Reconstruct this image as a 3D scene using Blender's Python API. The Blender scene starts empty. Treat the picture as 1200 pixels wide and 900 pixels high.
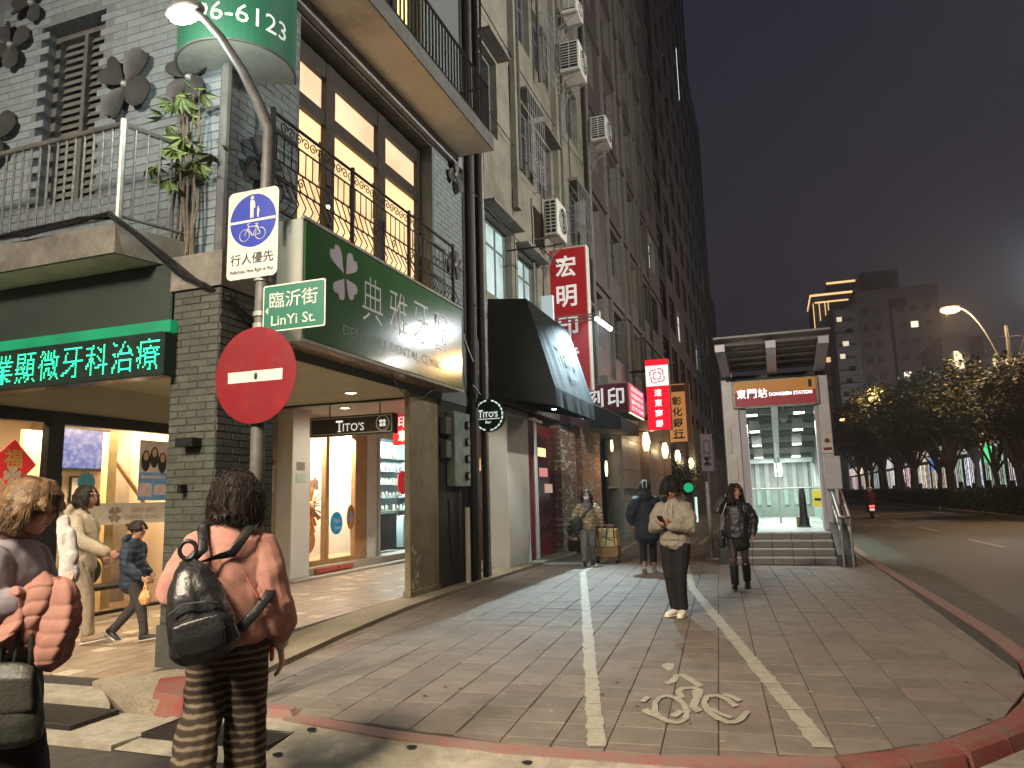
import bpy, bmesh, math, random
import numpy as np
from mathutils import Vector, Matrix, noise as mnoise
from math import radians as R, sin, cos, pi
random.seed(7)
sc = bpy.context.scene
COL = sc.collection

# ------------------------------------------------------------------ camera
YAW, PITCH, ROLL, EYE = R(19.3), R(8.8), R(1.5), 1.5
f0 = Vector((-sin(YAW), cos(YAW), 0)); r0 = Vector((cos(YAW), sin(YAW), 0)); u0 = Vector((0, 0, 1))
fw = f0*cos(PITCH) + u0*sin(PITCH); up = -f0*sin(PITCH) + u0*cos(PITCH)
rt = r0*cos(ROLL) - up*sin(ROLL); up = r0*sin(ROLL) + up*cos(ROLL)
cd = bpy.data.cameras.new('camera'); cam = bpy.data.objects.new('camera', cd); COL.objects.link(cam)
cam.matrix_world = Matrix(((rt.x, up.x, -fw.x, 0), (rt.y, up.y, -fw.y, 0), (rt.z, up.z, -fw.z, EYE), (0, 0, 0, 1)))
cd.sensor_fit = 'HORIZONTAL'; cd.sensor_width = 36; cd.lens = 36*860/1200
cd.clip_start = 0.05; cd.clip_end = 3000
sc.camera = cam

# ------------------------------------------------------------------ night sky, exposure
w = bpy.data.worlds.new('World'); sc.world = w; w.use_nodes = True
nt = w.node_tree; bg = nt.nodes['Background']
tc = nt.nodes.new('ShaderNodeTexCoord'); sx = nt.nodes.new('ShaderNodeSeparateXYZ'); rp = nt.nodes.new('ShaderNodeValToRGB')
nt.links.new(tc.outputs['Generated'], sx.inputs[0]); nt.links.new(sx.outputs['Z'], rp.inputs[0])
sn = nt.nodes.new('ShaderNodeTexNoise'); sn.inputs['Scale'].default_value = 2.2; sn.inputs['Detail'].default_value = 3
nt.links.new(tc.outputs['Generated'], sn.inputs['Vector'])
smx = nt.nodes.new('ShaderNodeMix'); smx.data_type = 'RGBA'; smx.blend_type = 'MULTIPLY'; smx.inputs[0].default_value = 0.5
nt.links.new(rp.outputs[0], smx.inputs[6]); nt.links.new(sn.outputs['Fac'], smx.inputs[7])
e = rp.color_ramp.elements
e[0].position = 0.0; e[0].color = (.056, .046, .048, 1); e[1].position = .6; e[1].color = (.024, .022, .038, 1); e2 = rp.color_ramp.elements.new(.2); e2.color = (.039, .034, .046, 1)
nt.links.new(smx.outputs[2], bg.inputs[0]); bg.inputs[1].default_value = 1.0
sc.view_settings.view_transform = 'Standard'; sc.view_settings.look = 'None'
sc.view_settings.exposure = 0; sc.view_settings.gamma = 1
cy = sc.cycles
cy.use_denoising = True; cy.max_bounces = 6; cy.diffuse_bounces = 3; cy.glossy_bounces = 3
cy.transmission_bounces = 4; cy.transparent_max_bounces = 8
cy.sample_clamp_indirect = 3; cy.sample_clamp_direct = 0; cy.caustics_reflective = False; cy.caustics_refractive = False
cy.use_light_tree = True

# ------------------------------------------------------------------ lights (fixtures built further down, assumed unseen street lamps, added fill spots)
def lamp(name, kind, loc, power, col=(1, 1, 1), size=.1, to=None, spot=None, blend=.6):
    l = bpy.data.lights.new(name, kind); l.energy = power; l.color = col
    if kind in ('POINT', 'SPOT'): l.shadow_soft_size = size
    if kind == 'AREA':
        if isinstance(size, tuple): l.shape = 'RECTANGLE'; l.size, l.size_y = size
        else: l.size = size
    if kind == 'SPOT': l.spot_size = R(spot or 120); l.spot_blend = blend
    o = bpy.data.objects.new(name, l); COL.objects.link(o); o.location = loc
    if to is not None: o.rotation_euler = (Vector(to)-Vector(loc)).to_track_quat('-Z', 'Y').to_euler()
    return o
WARM, COOL, SODIUM, GREENW = (1, .78, .52), (.66, .9, 1), (1, .57, .24), (.9, 1, .93)
lamp('pole_lamp_light', 'POINT', (-4.86, 4.86, 5.86), 95, GREENW, .10)
lamp('near_street_and_fill_light', 'SPOT', (-3.4, -3.2, 8.3), 6200, (1, .82, .58), .9, to=(-4.0, 4.4, 0), spot=56, blend=.9)  # assumed street lamps behind the view, this and the next
lamp('near_street_and_fill_light', 'SPOT', (-6.5, -6.5, 8.3), 9000, (1, .86, .70), 1.0, to=(-4.9, 5.5, 1.5), spot=78)
for yy, pw in ((16, 1200), (45, 8500), (78, 9000)):  # only the middle pair stands at a lamp, the other pairs are assumed
    for xx in (10.0, 14.3):
        if yy == 45 and xx == 10.0: lamp('road_lamp_and_fill_light', 'POINT', (9.75, 45, 10.6), 2300, (1, .58, .25), .3); continue
        lamp('road_lamp_and_fill_light', 'SPOT', (xx, yy, 10.6 if yy == 16 else 11.2), pw, SODIUM, .25, to=(xx-3.0*(1 if xx < 12 else -1), yy, 0), spot=150, blend=.9)
lamp('flood_light', 'SPOT', (-3.75, 17.6, 5.86), 4200, COOL, .06, to=(-5.0, 12.6, 0), spot=70, blend=.9)

lamp('assumed_mast_lamp_light', 'POINT', (19, 59.1, 16.4), 5000, (.92, .96, 1), .5)  # assumed unseen lamp that makes the bright spot on the green signboard
lamp('road_lamp_and_fill_light', 'SPOT', (10.0, 12.5, 10.6), 11500, (1, .95, .84), .3, to=(-5.3, 15.5, 16), spot=112, blend=.6)  # added spot that washes the building facades, no lamp stands here
for yy in (112, 165): lamp('road_lamp_and_fill_light', 'SPOT', (14.3, yy, 10.9), 26000, (1, .86, .80), .3, to=(30, yy+60, 22), spot=110)  # added spots aimed past the median to brighten the background towers

lamp('near_street_and_fill_light', 'SPOT', (3.4, -4.5, 8.5), 1500, (1, .84, .62), 1.0, to=(-1.5, 9.5, 1.0), spot=46, blend=.9)  # added fill from behind the view for the walkers' fronts

# ------------------------------------------------------------------ materials
def M(name, c1, c2=None, scale=6., rough=.7, bump=.0, bscale=60., metal=0., spec=.4, grime=None, gscale=1.2, coord='P', rnd=0., coat=0., detail=5.):
    m = bpy.data.materials.new(name); m.use_nodes = True; t = m.node_tree; N, L = t.nodes, t.links
    b = N['Principled BSDF']; b.inputs['Roughness'].default_value = rough; b.inputs['Metallic'].default_value = metal
    b.inputs['Specular IOR Level'].default_value = spec; b.inputs['Coat Weight'].default_value = coat; b.inputs['Coat Roughness'].default_value = .125
    if coord == 'P': g = N.new('ShaderNodeNewGeometry'); vec = g.outputs['Position']
    else: g = N.new('ShaderNodeTexCoord'); vec = g.outputs['Object']
    col = None
    c2 = c2 or tuple(min(1, x*.78) for x in c1)
    n = N.new('ShaderNodeTexNoise'); n.inputs['Scale'].default_value = scale; n.inputs['Detail'].default_value = detail; n.inputs['Roughness'].default_value = .65
    L.new(vec, n.inputs['Vector'])
    mx = N.new('ShaderNodeMix'); mx.data_type = 'RGBA'; mx.inputs[6].default_value = (*c1, 1); mx.inputs[7].default_value = (*c2, 1)
    rr = N.new('ShaderNodeMapRange'); rr.inputs[1].default_value = .35; rr.inputs[2].default_value = .65
    L.new(n.outputs['Fac'], rr.inputs[0]); L.new(rr.outputs[0], mx.inputs[0]); col = mx.outputs[2]
    if grime:
        n2 = N.new('ShaderNodeTexNoise'); n2.inputs['Scale'].default_value = gscale; n2.inputs['Detail'].default_value = 8; n2.inputs['Roughness'].default_value = .7
        L.new(vec, n2.inputs['Vector'])
        r2 = N.new('ShaderNodeMapRange'); r2.inputs[1].default_value = .5; r2.inputs[2].default_value = .72; r2.inputs[4].default_value = .75
        L.new(n2.outputs['Fac'], r2.inputs[0])
        m2 = N.new('ShaderNodeMix'); m2.data_type = 'RGBA'; L.new(r2.outputs[0], m2.inputs[0]); L.new(col, m2.inputs[6]); m2.inputs[7].default_value = (*grime, 1); col = m2.outputs[2]
    if rnd:
        oi = N.new('ShaderNodeObjectInfo'); hv = N.new('ShaderNodeHueSaturation'); mr = N.new('ShaderNodeMapRange')
        mr.inputs[3].default_value = 1-rnd; mr.inputs[4].default_value = 1+rnd
        L.new(oi.outputs['Random'], mr.inputs[0]); L.new(mr.outputs[0], hv.inputs['Value']); L.new(col, hv.inputs['Color']); col = hv.outputs[0]
    L.new(col, b.inputs['Base Color'])
    r3 = N.new('ShaderNodeMapRange'); r3.inputs[3].default_value = max(.02, rough-.1); r3.inputs[4].default_value = min(1, rough+.1)
    L.new(n.outputs['Fac'], r3.inputs[0]); L.new(r3.outputs[0], b.inputs['Roughness'])
    if bump:
        n3 = N.new('ShaderNodeTexNoise'); n3.inputs['Scale'].default_value = bscale; n3.inputs['Detail'].default_value = 4; L.new(vec, n3.inputs['Vector'])
        bp = N.new('ShaderNodeBump'); bp.inputs['Strength'].default_value = bump; bp.inputs['Distance'].default_value = .01
        L.new(n3.outputs['Fac'], bp.inputs['Height']); L.new(bp.outputs[0], b.inputs['Normal'])
    return m
def EM(name, col, s, base=None, rough=.4, sampled=False, var=0., vscale=2.):
    m = bpy.data.materials.new(name); m.use_nodes = True; t = m.node_tree; b = t.nodes['Principled BSDF']
    b.inputs['Base Color'].default_value = (*(base or col), 1); b.inputs['Roughness'].default_value = rough
    b.inputs['Emission Color'].default_value = (*col, 1); b.inputs['Emission Strength'].default_value = s
    if var:
        g = t.nodes.new('ShaderNodeNewGeometry'); n = t.nodes.new('ShaderNodeTexNoise'); n.inputs['Scale'].default_value = vscale; n.inputs['Detail'].default_value = 2
        t.links.new(g.outputs['Position'], n.inputs['Vector'])
        mr = t.nodes.new('ShaderNodeMapRange'); mr.inputs[1].default_value = .3; mr.inputs[2].default_value = .7; mr.inputs[3].default_value = s*(1-var); mr.inputs[4].default_value = s*(1+var)
        t.links.new(n.outputs['Fac'], mr.inputs[0]); t.links.new(mr.outputs[0], b.inputs['Emission Strength'])
    if not sampled: m.cycles.emission_sampling = 'NONE'
    return m
def GLASS(name, col=(1, 1, 1), mixf=.12, rough=.02):
    m = bpy.data.materials.new(name); m.use_nodes = True; t = m.node_tree; N, L = t.nodes, t.links
    N.remove(N['Principled BSDF']); o = N['Material Output']
    tr = N.new('ShaderNodeBsdfTransparent'); tr.inputs[0].default_value = (*col, 1); gl = N.new('ShaderNodeBsdfGlossy'); gl.inputs['Roughness'].default_value = rough
    fr = N.new('ShaderNodeFresnel'); fr.inputs[0].default_value = 1.5; mx = N.new('ShaderNodeMixShader')
    ad = N.new('ShaderNodeMath'); ad.operation = 'ADD'; ad.inputs[1].default_value = mixf*.3
    L.new(fr.outputs[0], ad.inputs[0]); L.new(ad.outputs[0], mx.inputs[0]); L.new(tr.outputs[0], mx.inputs[1]); L.new(gl.outputs[0], mx.inputs[2]); L.new(mx.outputs[0], o.inputs[0])
    return m

# ------------------------------------------------------------------ mesh helpers
class MB:
    def __init__(s): s.v = []; s.f = []; s.m = []
    def add(s, v, f, mi=0):
        o = len(s.v); s.v += [tuple(x) for x in v]; s.f += [tuple(i+o for i in q) for q in f]; s.m += [mi]*len(f); return s
    def box(s, a, b, mi=0):
        x0, y0, z0 = a; x1, y1, z1 = b
        if x0 > x1: x0, x1 = x1, x0
        if y0 > y1: y0, y1 = y1, y0
        if z0 > z1: z0, z1 = z1, z0
        return s.add([(x0,y0,z0),(x1,y0,z0),(x1,y1,z0),(x0,y1,z0),(x0,y0,z1),(x1,y0,z1),(x1,y1,z1),(x0,y1,z1)],
                     [(0,3,2,1),(4,5,6,7),(0,1,5,4),(1,2,6,5),(2,3,7,6),(3,0,4,7)], mi)
    def cbox(s, a, b, c=.01, mi=0):
        """box with chamfered edges"""
        bm = bmesh.new(); bmesh.ops.create_cube(bm, size=1)
        for v in bm.verts: v.co = Vector([(a[i]+b[i])/2 + v.co[i]*abs(b[i]-a[i]) for i in range(3)])
        bmesh.ops.bevel(bm, geom=bm.edges[:], offset=c, segments=1, affect='EDGES')
        bm.verts.index_update()
        s.add([v.co[:] for v in bm.verts], [[v.index for v in f.verts] for f in bm.faces], mi); bm.free(); return s
    def quad(s, *p, mi=0): return s.add(p, [tuple(range(len(p)))], mi)
    def prism(s, poly, z0, z1, mi=0, top=None):
        n = len(poly); tp = top or poly
        v = [(x, y, z0) for x, y in poly] + [(x, y, z1) for x, y in tp]
        f = [tuple(range(n, 2*n)), tuple(reversed(range(n)))] + [(i, (i+1) % n, n+(i+1) % n, n+i) for i in range(n)]
        return s.add(v, f, mi)
    def ext(s, poly, d, mi=0):
        """polygon of 3-D points extruded along vector d"""
        n = len(poly); v = [tuple(p) for p in poly] + [tuple(Vector(p)+Vector(d)) for p in poly]
        return s.add(v, [tuple(reversed(range(n))), tuple(range(n, 2*n))] + [(i, (i+1) % n, n+(i+1) % n, n+i) for i in range(n)], mi)
    def tube(s, pts, r, n=8, mi=0, cap=True, closed=False):
        pts = [Vector(p) for p in pts]; rs = r if isinstance(r, (list, tuple)) else [r]*len(pts)
        v = []; prev = None
        for i, p in enumerate(pts):
            if closed: t = pts[(i+1) % len(pts)]-pts[i-1]
            else: t = pts[min(i+1, len(pts)-1)]-pts[max(i-1, 0)]
            t = t.normalized() if t.length > 1e-9 else Vector((0, 0, 1))
            if prev is None: a = Vector((0, 0, 1)) if abs(t.z) < .9 else Vector((1, 0, 0))
            else: a = prev
            u = (a - t*a.dot(t)).normalized(); q = t.cross(u); prev = u
            v += [p + (u*cos(2*pi*k/n) + q*sin(2*pi*k/n))*rs[i] for k in range(n)]
        m = len(pts); f = []
        for i in range(m if closed else m-1):
            j = (i+1) % m
            f += [(i*n+k, i*n+(k+1) % n, j*n+(k+1) % n, j*n+k) for k in range(n)]
        if cap and not closed: f += [tuple(reversed(range(n))), tuple(range((m-1)*n, m*n))]
        return s.add(v, f, mi)
    def cyl(s, c, r, z0, z1, n=16, mi=0, r2=None):
        return s.tube([(c[0], c[1], z0), (c[0], c[1], z1)], [r, r if r2 is None else r2], n, mi)
    def ell(s, c, rad, n=12, m=8, mi=0, rot=None):
        v = []; f = []
        for i in range(m+1):
            th = pi*i/m
            for k in range(n):
                p = Vector((rad[0]*sin(th)*cos(2*pi*k/n), rad[1]*sin(th)*sin(2*pi*k/n), rad[2]*cos(th)))
                if rot is not None: p = rot @ p
                v.append(Vector(c)+p)
        for i in range(m): f += [(i*n+k, (i+1)*n+k, (i+1)*n+(k+1) % n, i*n+(k+1) % n) for k in range(n)]
        return s.add(v, f, mi)
    def mesh(s, mats, origin=(0, 0, 0), smooth=False):
        me = bpy.data.meshes.new('mesh'); o = np.array(origin)
        me.from_pydata([tuple(np.array(p)-o) for p in s.v], [], s.f)
        for m in (mats if isinstance(mats, (list, tuple)) else [mats]): me.materials.append(m)
        if len(me.materials) > 1: me.polygons.foreach_set('material_index', s.m)
        if smooth: me.polygons.foreach_set('use_smooth', [True]*len(me.polygons))
        me.update(); return me
def wloc(o):
    v = Vector((0, 0, 0))
    while o is not None: v = v + o.location; o = o.parent
    return v
def link(name, me, parent=None, kind=None, label=None):
    o = bpy.data.objects.new(name, me); COL.objects.link(o); me.name = name
    if parent: o.parent = parent
    if kind: o['kind'] = kind
    if label: o['label'] = label
    return o
def part(name, mb, mats, parent, smooth=False, kind=None, label=None):
    """mesh in world coordinates under an unrotated parent"""
    if name in SPLIT and kind is None:
        for p in islands(mb): o = link(name, p.mesh(mats, wloc(parent), smooth), parent, kind, label)
        return o
    return link(name, mb.mesh(mats, wloc(parent), smooth), parent, kind, label)
SPLIT = {'door_jamb', 'stone_pier', 'baluster', 'pilaster', 'pipe', 'clamp', 'vertical_trim', 'anchor_plate', 'bracket', 'arm', 'handle', 'hanger', 'light_band', 'portal_pillar', 'wood_mullion', 'lit_window', 'awning_frame', 'inset_print', 'call_box', 'hinge', 'railing_bar', 'rail_post', 'loose_cable', 'grip', 'stretcher'}
def islands(mb):
    par = list(range(len(mb.v)))
    def find(a):
        while par[a] != a: par[a] = par[par[a]]; a = par[a]
        return a
    for f in mb.f:
        r = find(f[0])
        for i in f[1:]: par[find(i)] = r
    out = {}
    for f, mi in zip(mb.f, mb.m):
        q = out.setdefault(find(f[0]), (MB(), {})); g = []
        for i in f:
            if i not in q[1]: q[1][i] = len(q[0].v); q[0].v.append(mb.v[i])
            g.append(q[1][i])
        q[0].f.append(tuple(g)); q[0].m.append(mi)
    return [q[0] for q in out.values()]
def tag(o, label, cat, group=None):
    o['label'] = label; o['category'] = cat
    if group: o['group'] = group
    return o
def thing(name, loc, label, cat, group=None, rz=0.):
    o = bpy.data.objects.new(name, None); COL.objects.link(o); o.location = loc; o.rotation_euler = (0, 0, rz); o.empty_display_size = .2
    return tag(o, label, cat, group)
def solo(name, mb, mats, label, cat, group=None, smooth=False, base=None):
    v = np.array(mb.v); b = base or (v[:, 0].mean(), v[:, 1].mean(), v[:, 2].min())
    o = link(name, mb.mesh(mats, b, smooth)); o.location = b; return tag(o, label, cat, group)
def struct(name, mb, mats, parent=None, kind='structure', smooth=False):
    o = link(name, mb.mesh(mats, smooth=smooth)); o['kind'] = kind; return o
# ---- text
_tc = {}
def text_geo(body, bold=0.):
    if (body, bold) in _tc: return _tc[(body, bold)]
    c = bpy.data.curves.new('text', 'FONT'); c.body = body; c.offset = bold; c.resolution_u = 2
    o = bpy.data.objects.new('text', c); COL.objects.link(o)
    me = bpy.data.meshes.new_from_object(o.evaluated_get(bpy.context.evaluated_depsgraph_get()))
    v = np.array([x.co[:2] for x in me.vertices]); f = [tuple(p.vertices) for p in me.polygons]
    bpy.data.objects.remove(o); bpy.data.curves.remove(c); bpy.data.meshes.remove(me)
    lo, hi = v.min(0), v.max(0); v = (v-(lo+hi)/2)/(hi-lo)
    _tc[(body, bold)] = (v, f); return v, f
def text(mb, body, c, w, h, rx=(1, 0, 0), uz=(0, 0, 1), bold=0., mi=0, fn=None):
    v, f = text_geo(body, bold); c, rx, uz = Vector(c), Vector(rx), Vector(uz)
    P = [c + rx*(float(a)*w) + uz*(float(b)*h) for a, b in v]
    if fn: P = [fn(p) for p in P]
    return mb.add(P, f, mi)
# ---- facade with openings: u runs along the wall, X/Y constant
def facade(mb, P, u0, u1, z0, z1, ops, depth, mi=0, mr=0):
    """P(u,z,d) -> point, d = depth into the wall; ops = (u0,u1,z0,z1)"""
    us = sorted({u0, u1, *[o[0] for o in ops], *[o[1] for o in ops]}); zs = sorted({z0, z1, *[o[2] for o in ops], *[o[3] for o in ops]})
    for a, b in zip(us, us[1:]):
        for c, d in zip(zs, zs[1:]):
            mu, mz = (a+b)/2, (c+d)/2
            if any(o[0] < mu < o[1] and o[2] < mz < o[3] for o in ops): continue
            mb.quad(P(a, c, 0), P(b, c, 0), P(b, d, 0), P(a, d, 0), mi=mi)
    for a, b, c, d in ops:
        for p, q in (((a, c), (b, c)), ((b, c), (b, d)), ((b, d), (a, d)), ((a, d), (a, c))):
            mb.quad(P(*p, 0), P(*q, 0), P(*q, depth), P(*p, depth), mi=mr)
    return mb
def east(X): return lambda u, z, d: (X-d, u, z)
def south(Y): return lambda u, z, d: (u, Y+d, z)
def clip_poly(poly, bound):
    """clip convex poly by convex CCW bound"""
    out = poly
    for i in range(len(bound)):
        a, b = bound[i], bound[(i+1) % len(bound)]
        inp, out = out, []
        if not inp: break
        side = lambda p: (b[0]-a[0])*(p[1]-a[1])-(b[1]-a[1])*(p[0]-a[0])
        for k in range(len(inp)):
            p, q = inp[k], inp[(k+1) % len(inp)]; sp, sq = side(p), side(q)
            if sp >= 0: out.append(p)
            if sp*sq < 0: t = sp/(sp-sq); out.append((p[0]+(q[0]-p[0])*t, p[1]+(q[1]-p[1])*t))
    return out
def area(p): return abs(sum(p[i][0]*p[(i+1) % len(p)][1]-p[(i+1) % len(p)][0]*p[i][1] for i in range(len(p))))/2
def offset_in(p, d):
    """inset a convex CCW polygon towards its centre"""
    cx = sum(q[0] for q in p)/len(p); cyy = sum(q[1] for q in p)/len(p); out = []
    for x, y in p:
        l = math.hypot(cx-x, cyy-y) or 1; k = min(.45, d*1.35/l); out.append((x+(cx-x)*k, y+(cyy-y)*k))
    return out
# ================================================================== GROUND
m_asph = M('asphalt', (.066, .055, .045), (.044, .037, .031), 14, .62, .5, 160, grime=(.075, .066, .055), gscale=.35)
m_conc = M('worn_concrete', (.40, .36, .285), (.27, .245, .19), 9, .85, .8, 110, grime=(.17, .155, .115), gscale=1.6)
m_strip = M('washed_aggregate', (.42, .36, .26), (.2, .175, .13), 55, .75, .9, 140, grime=(.22, .18, .13), gscale=2.)
m_tile = M('paving_tile', (.215, .178, .145), (.168, .139, .113), 5, .72, .35, 150, grime=(.115, .10, .086), gscale=.9, rnd=.13)
m_tile2 = M('paving_tile_red', (.215, .165, .14), (.17, .13, .11), 5, .72, .35, 150, grime=(.12, .10, .085), gscale=1.1, rnd=.14)
m_grout = M('grout', (.075, .066, .056), (.05, .045, .04), 20, .95)
m_paint = M('worn_white_paint', (.44, .405, .31), (.34, .31, .24), 26, .6, .5, 120, grime=(.22, .19, .16), gscale=5)
m_redk = M('worn_red_kerb_paint', (.26, .05, .042), (.20, .115, .085), 5, .75, .8, 90, grime=(.20, .135, .105), gscale=2.6)
m_redf = M('faded_red_paint', (.30, .125, .11), (.23, .17, .14), 7, .75, .5, 90, grime=(.21, .19, .15), gscale=2.4)
m_arc = M('arcade_tile', (.40, .31, .23), (.33, .25, .18), 4, .32, .1, 90, grime=(.22, .18, .14), gscale=1.2, rnd=.1)
m_arcl = M('arcade_pale_tile', (.62, .52, .4), (.55, .46, .35), 4, .3)
m_dark = M('dark_iron', (.03, .03, .03), (.05, .045, .04), 20, .5, .2, metal=.6)

mb = MB(); mb.box((-300, -60, -.6), (400, 900, -.10)); struct('road', mb, m_asph)
# lane markings on the main road
mb = MB()
for k in range(9):
    y = 22.5+k*8.2; mb.quad((5.42, y, -.096), (5.56, y, -.096), (5.46-.0*k, y+3.4, -.096), (5.32, y+3.4, -.096))
for k in range(30): mb.quad((9.35, 20+k*5, -.096), (9.47, 20+k*5, -.096), (9.47, 24.7+k*5, -.096), (9.35, 24.7+k*5, -.096))
struct('road_marking', mb, m_paint)
# sidewalk body
SW = [(-4.1, 4.86), (-3.4, 4.77), (-2.5, 4.60), (-1.64, 4.53), (-.7, 4.58), (.2, 4.81), (.8, 5.22), (1.3, 5.85), (1.66, 6.7), (1.86, 7.7), (1.9, 9.0),
      (1.84, 12), (1.74, 15.9), (1.7, 75), (-5.25, 75), (-5.05, 15), (-5.0, 11), (-4.92, 9.4), (-4.68, 7.4), (-4.38, 5.55)]
mb = MB(); mb.prism(SW, -.3, -.012); struct('sidewalk', mb, m_grout)
mb = MB(); mb.box((-5.26, 28.2, -.2), (1.7, 74.9, -.004)); struct('far_sidewalk', mb, M('far_paving', (.2, .18, .16), (.15, .135, .12), 1.2, .55, .3, 30))
# paving tiles: individual pieces near the camera, one joined part beyond
side = bpy.data.objects['sidewalk']
ang = R(4.0); ax, ay = Vector((cos(ang), sin(ang))), Vector((-sin(ang), cos(ang)))
S = .33; tiles = []
for j in range(-2, 82):
    for i in range(-22, 14):
        c = ax*(i*S + .07) + ay*(4.6 + j*S)
        hw, hd = S/2-.003, S/2-.0022
        q = [c-ax*hw-ay*hd, c+ax*hw-ay*hd, c+ax*hw+ay*hd, c-ax*hw+ay*hd]
        p = clip_poly([tuple(x) for x in q], SW)
        if len(p) >= 3 and area(p) > .006 and c.y < 28.3: tiles.append((c.length, p, (i, j)))
tiles.sort(key=lambda t: t[0])
def tile_geo(mb, p, dz, mi=0):
    tl = [random.uniform(-.0016, .0016) for _ in range(2)]; cx = sum(q[0] for q in p)/len(p); cyy = sum(q[1] for q in p)/len(p)
    top = offset_in(p, .005); n = len(p)
    v = [(x, y, -.02) for x, y in p] + [(x, y, -.004+dz) for x, y in p] + [(x, y, dz+(x-cx)*tl[0]*6+(y-cyy)*tl[1]*6) for x, y in top]
    f = [tuple(range(2*n, 3*n))]
    for a in (0, n): f += [(a+i, a+(i+1) % n, a+n+(i+1) % n, a+n+i) for i in range(n)]
    mb.add(v, f, mi)
rest = MB()
for k, (d, p, ij) in enumerate(tiles):
    dz = random.uniform(-.0025, .0015)
    if k < 300:
        mb = MB(); tile_geo(mb, p, dz)
        link('paving_tile', mb.mesh(m_tile2 if random.random() < .14 else m_tile), side)
    else: tile_geo(rest, p, dz, random.choice((0, 0, 0, 1, 2, 2)))
m_t3 = M('paving_tile_grey', (.20, .172, .145), (.16, .137, .116), 5, .72, .3, 150, grime=(.11, .098, .085), gscale=1.1)
o = link('paving_tile_field', rest.mesh([m_tile, m_tile2, m_t3]), side); o['kind'] = 'stuff'
# kerbs: painted flush edge in front, raised red kerb stones round the corner
def strip(path, wid, z0, z1, mb, seg=None):
    for a, b in zip(path, path[1:]):
        a, b = Vector(a), Vector(b); t = (b-a).normalized(); n = Vector((t.y, -t.x))
        mb.prism([tuple(a), tuple(a+n*wid), tuple(b+n*wid), tuple(b)], z0, z1)
mb = MB(); P = SW[1:6]; NP = []
for i, p in enumerate(P):
    a = Vector(P[max(i-1, 0)]); b = Vector(P[min(i+1, 4)]); t = (b-a).normalized(); n = Vector((t.y, -t.x)); NP.append(n)
for i in range(4):
    a, b = Vector(P[i]), Vector(P[i+1])
    for wA, wB, zA, zB in ((.004, .13, -.006, -.012),):
        mb.quad((*(a+NP[i]*wA), zA), (*(a+NP[i]*wB), zB), (*(b+NP[i+1]*wB), zB), (*(b+NP[i+1]*wA), zA))
        mb.quad((*(a+NP[i]*wB), zB), (*(a+NP[i]*wB), -.25), (*(b+NP[i+1]*wB), -.25), (*(b+NP[i+1]*wB), zB))
struct('front_kerb', mb, m_redf)
kb = thing('red_kerb', (1.3, 5.8, 0), 'raised red painted kerb curving round the street corner on the right', 'kerb')
RK = [(.2, 4.81), (.5, 4.99), (.8, 5.22), (1.06, 5.53), (1.3, 5.85), (1.5, 6.27), (1.66, 6.7), (1.77, 7.2), (1.86, 7.7)]
m_redk2 = m_redk
for i in range(8):
    a, b = Vector(RK[i]), Vector(RK[i+1]); t = (b-a).normalized(); n = Vector((t.y, -t.x)); a2, b2 = a+t*.004, b-t*.004
    z = .004+.010*min(i, 3)/3+random.uniform(-.003, .003); o0 = .01
    bm = MB(); prof = [(o0, -.2), (o0, z-.012), (o0+.02, z), (.15, z-.004), (.185, z-.025), (.225, -.2)]
    va = [(*(a2+n*d), h) for d, h in prof]; nb = 6; vb = [(*(b2+n*d), h) for d, h in prof]
    bm.add(va+vb, [tuple(reversed(range(6))), tuple(range(6, 12))]+[(k, (k+1) % 6, 6+(k+1) % 6, 6+k) for k in range(6)])
    part('kerb_stone', bm, m_redk, kb)
kb2 = thing('roadside_kerb', (1.95, 12, 0), 'low faded red kerb running along the main road', 'kerb')
SK = [(1.86, 7.7), (1.9, 9.0), (1.87, 10.5), (1.84, 12), (1.79, 14), (1.74, 15.9), (1.72, 22), (1.7, 30), (1.7, 45), (1.7, 75)]
for i in range(len(SK)-1):
    bm = MB(); a, b = Vector(SK[i]), Vector(SK[i+1]); t = (b-a).normalized(); n = Vector((t.y, -t.x)); a, b = a+n*.006+t*.003, b+n*.006-t*.003
    bm.prism([tuple(a), tuple(a+n*.16), tuple(b+n*.16), tuple(b)], -.2, .004); part('kerb_stone', bm, m_redf, kb2)
mb = MB(); mb.prism([(1.9, 7.4), (2.5, 6.6), (2.6, 9.5), (2.72, 13), (2.8, 22), (2.85, 75), (1.8, 75), (1.8, 15)], -.2, -.085); struct('gutter', mb, M('gutter_concrete', (.13, .115, .095), (.09, .08, .066), 6, .8, .5, 80, grime=(.06, .052, .045)))
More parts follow.
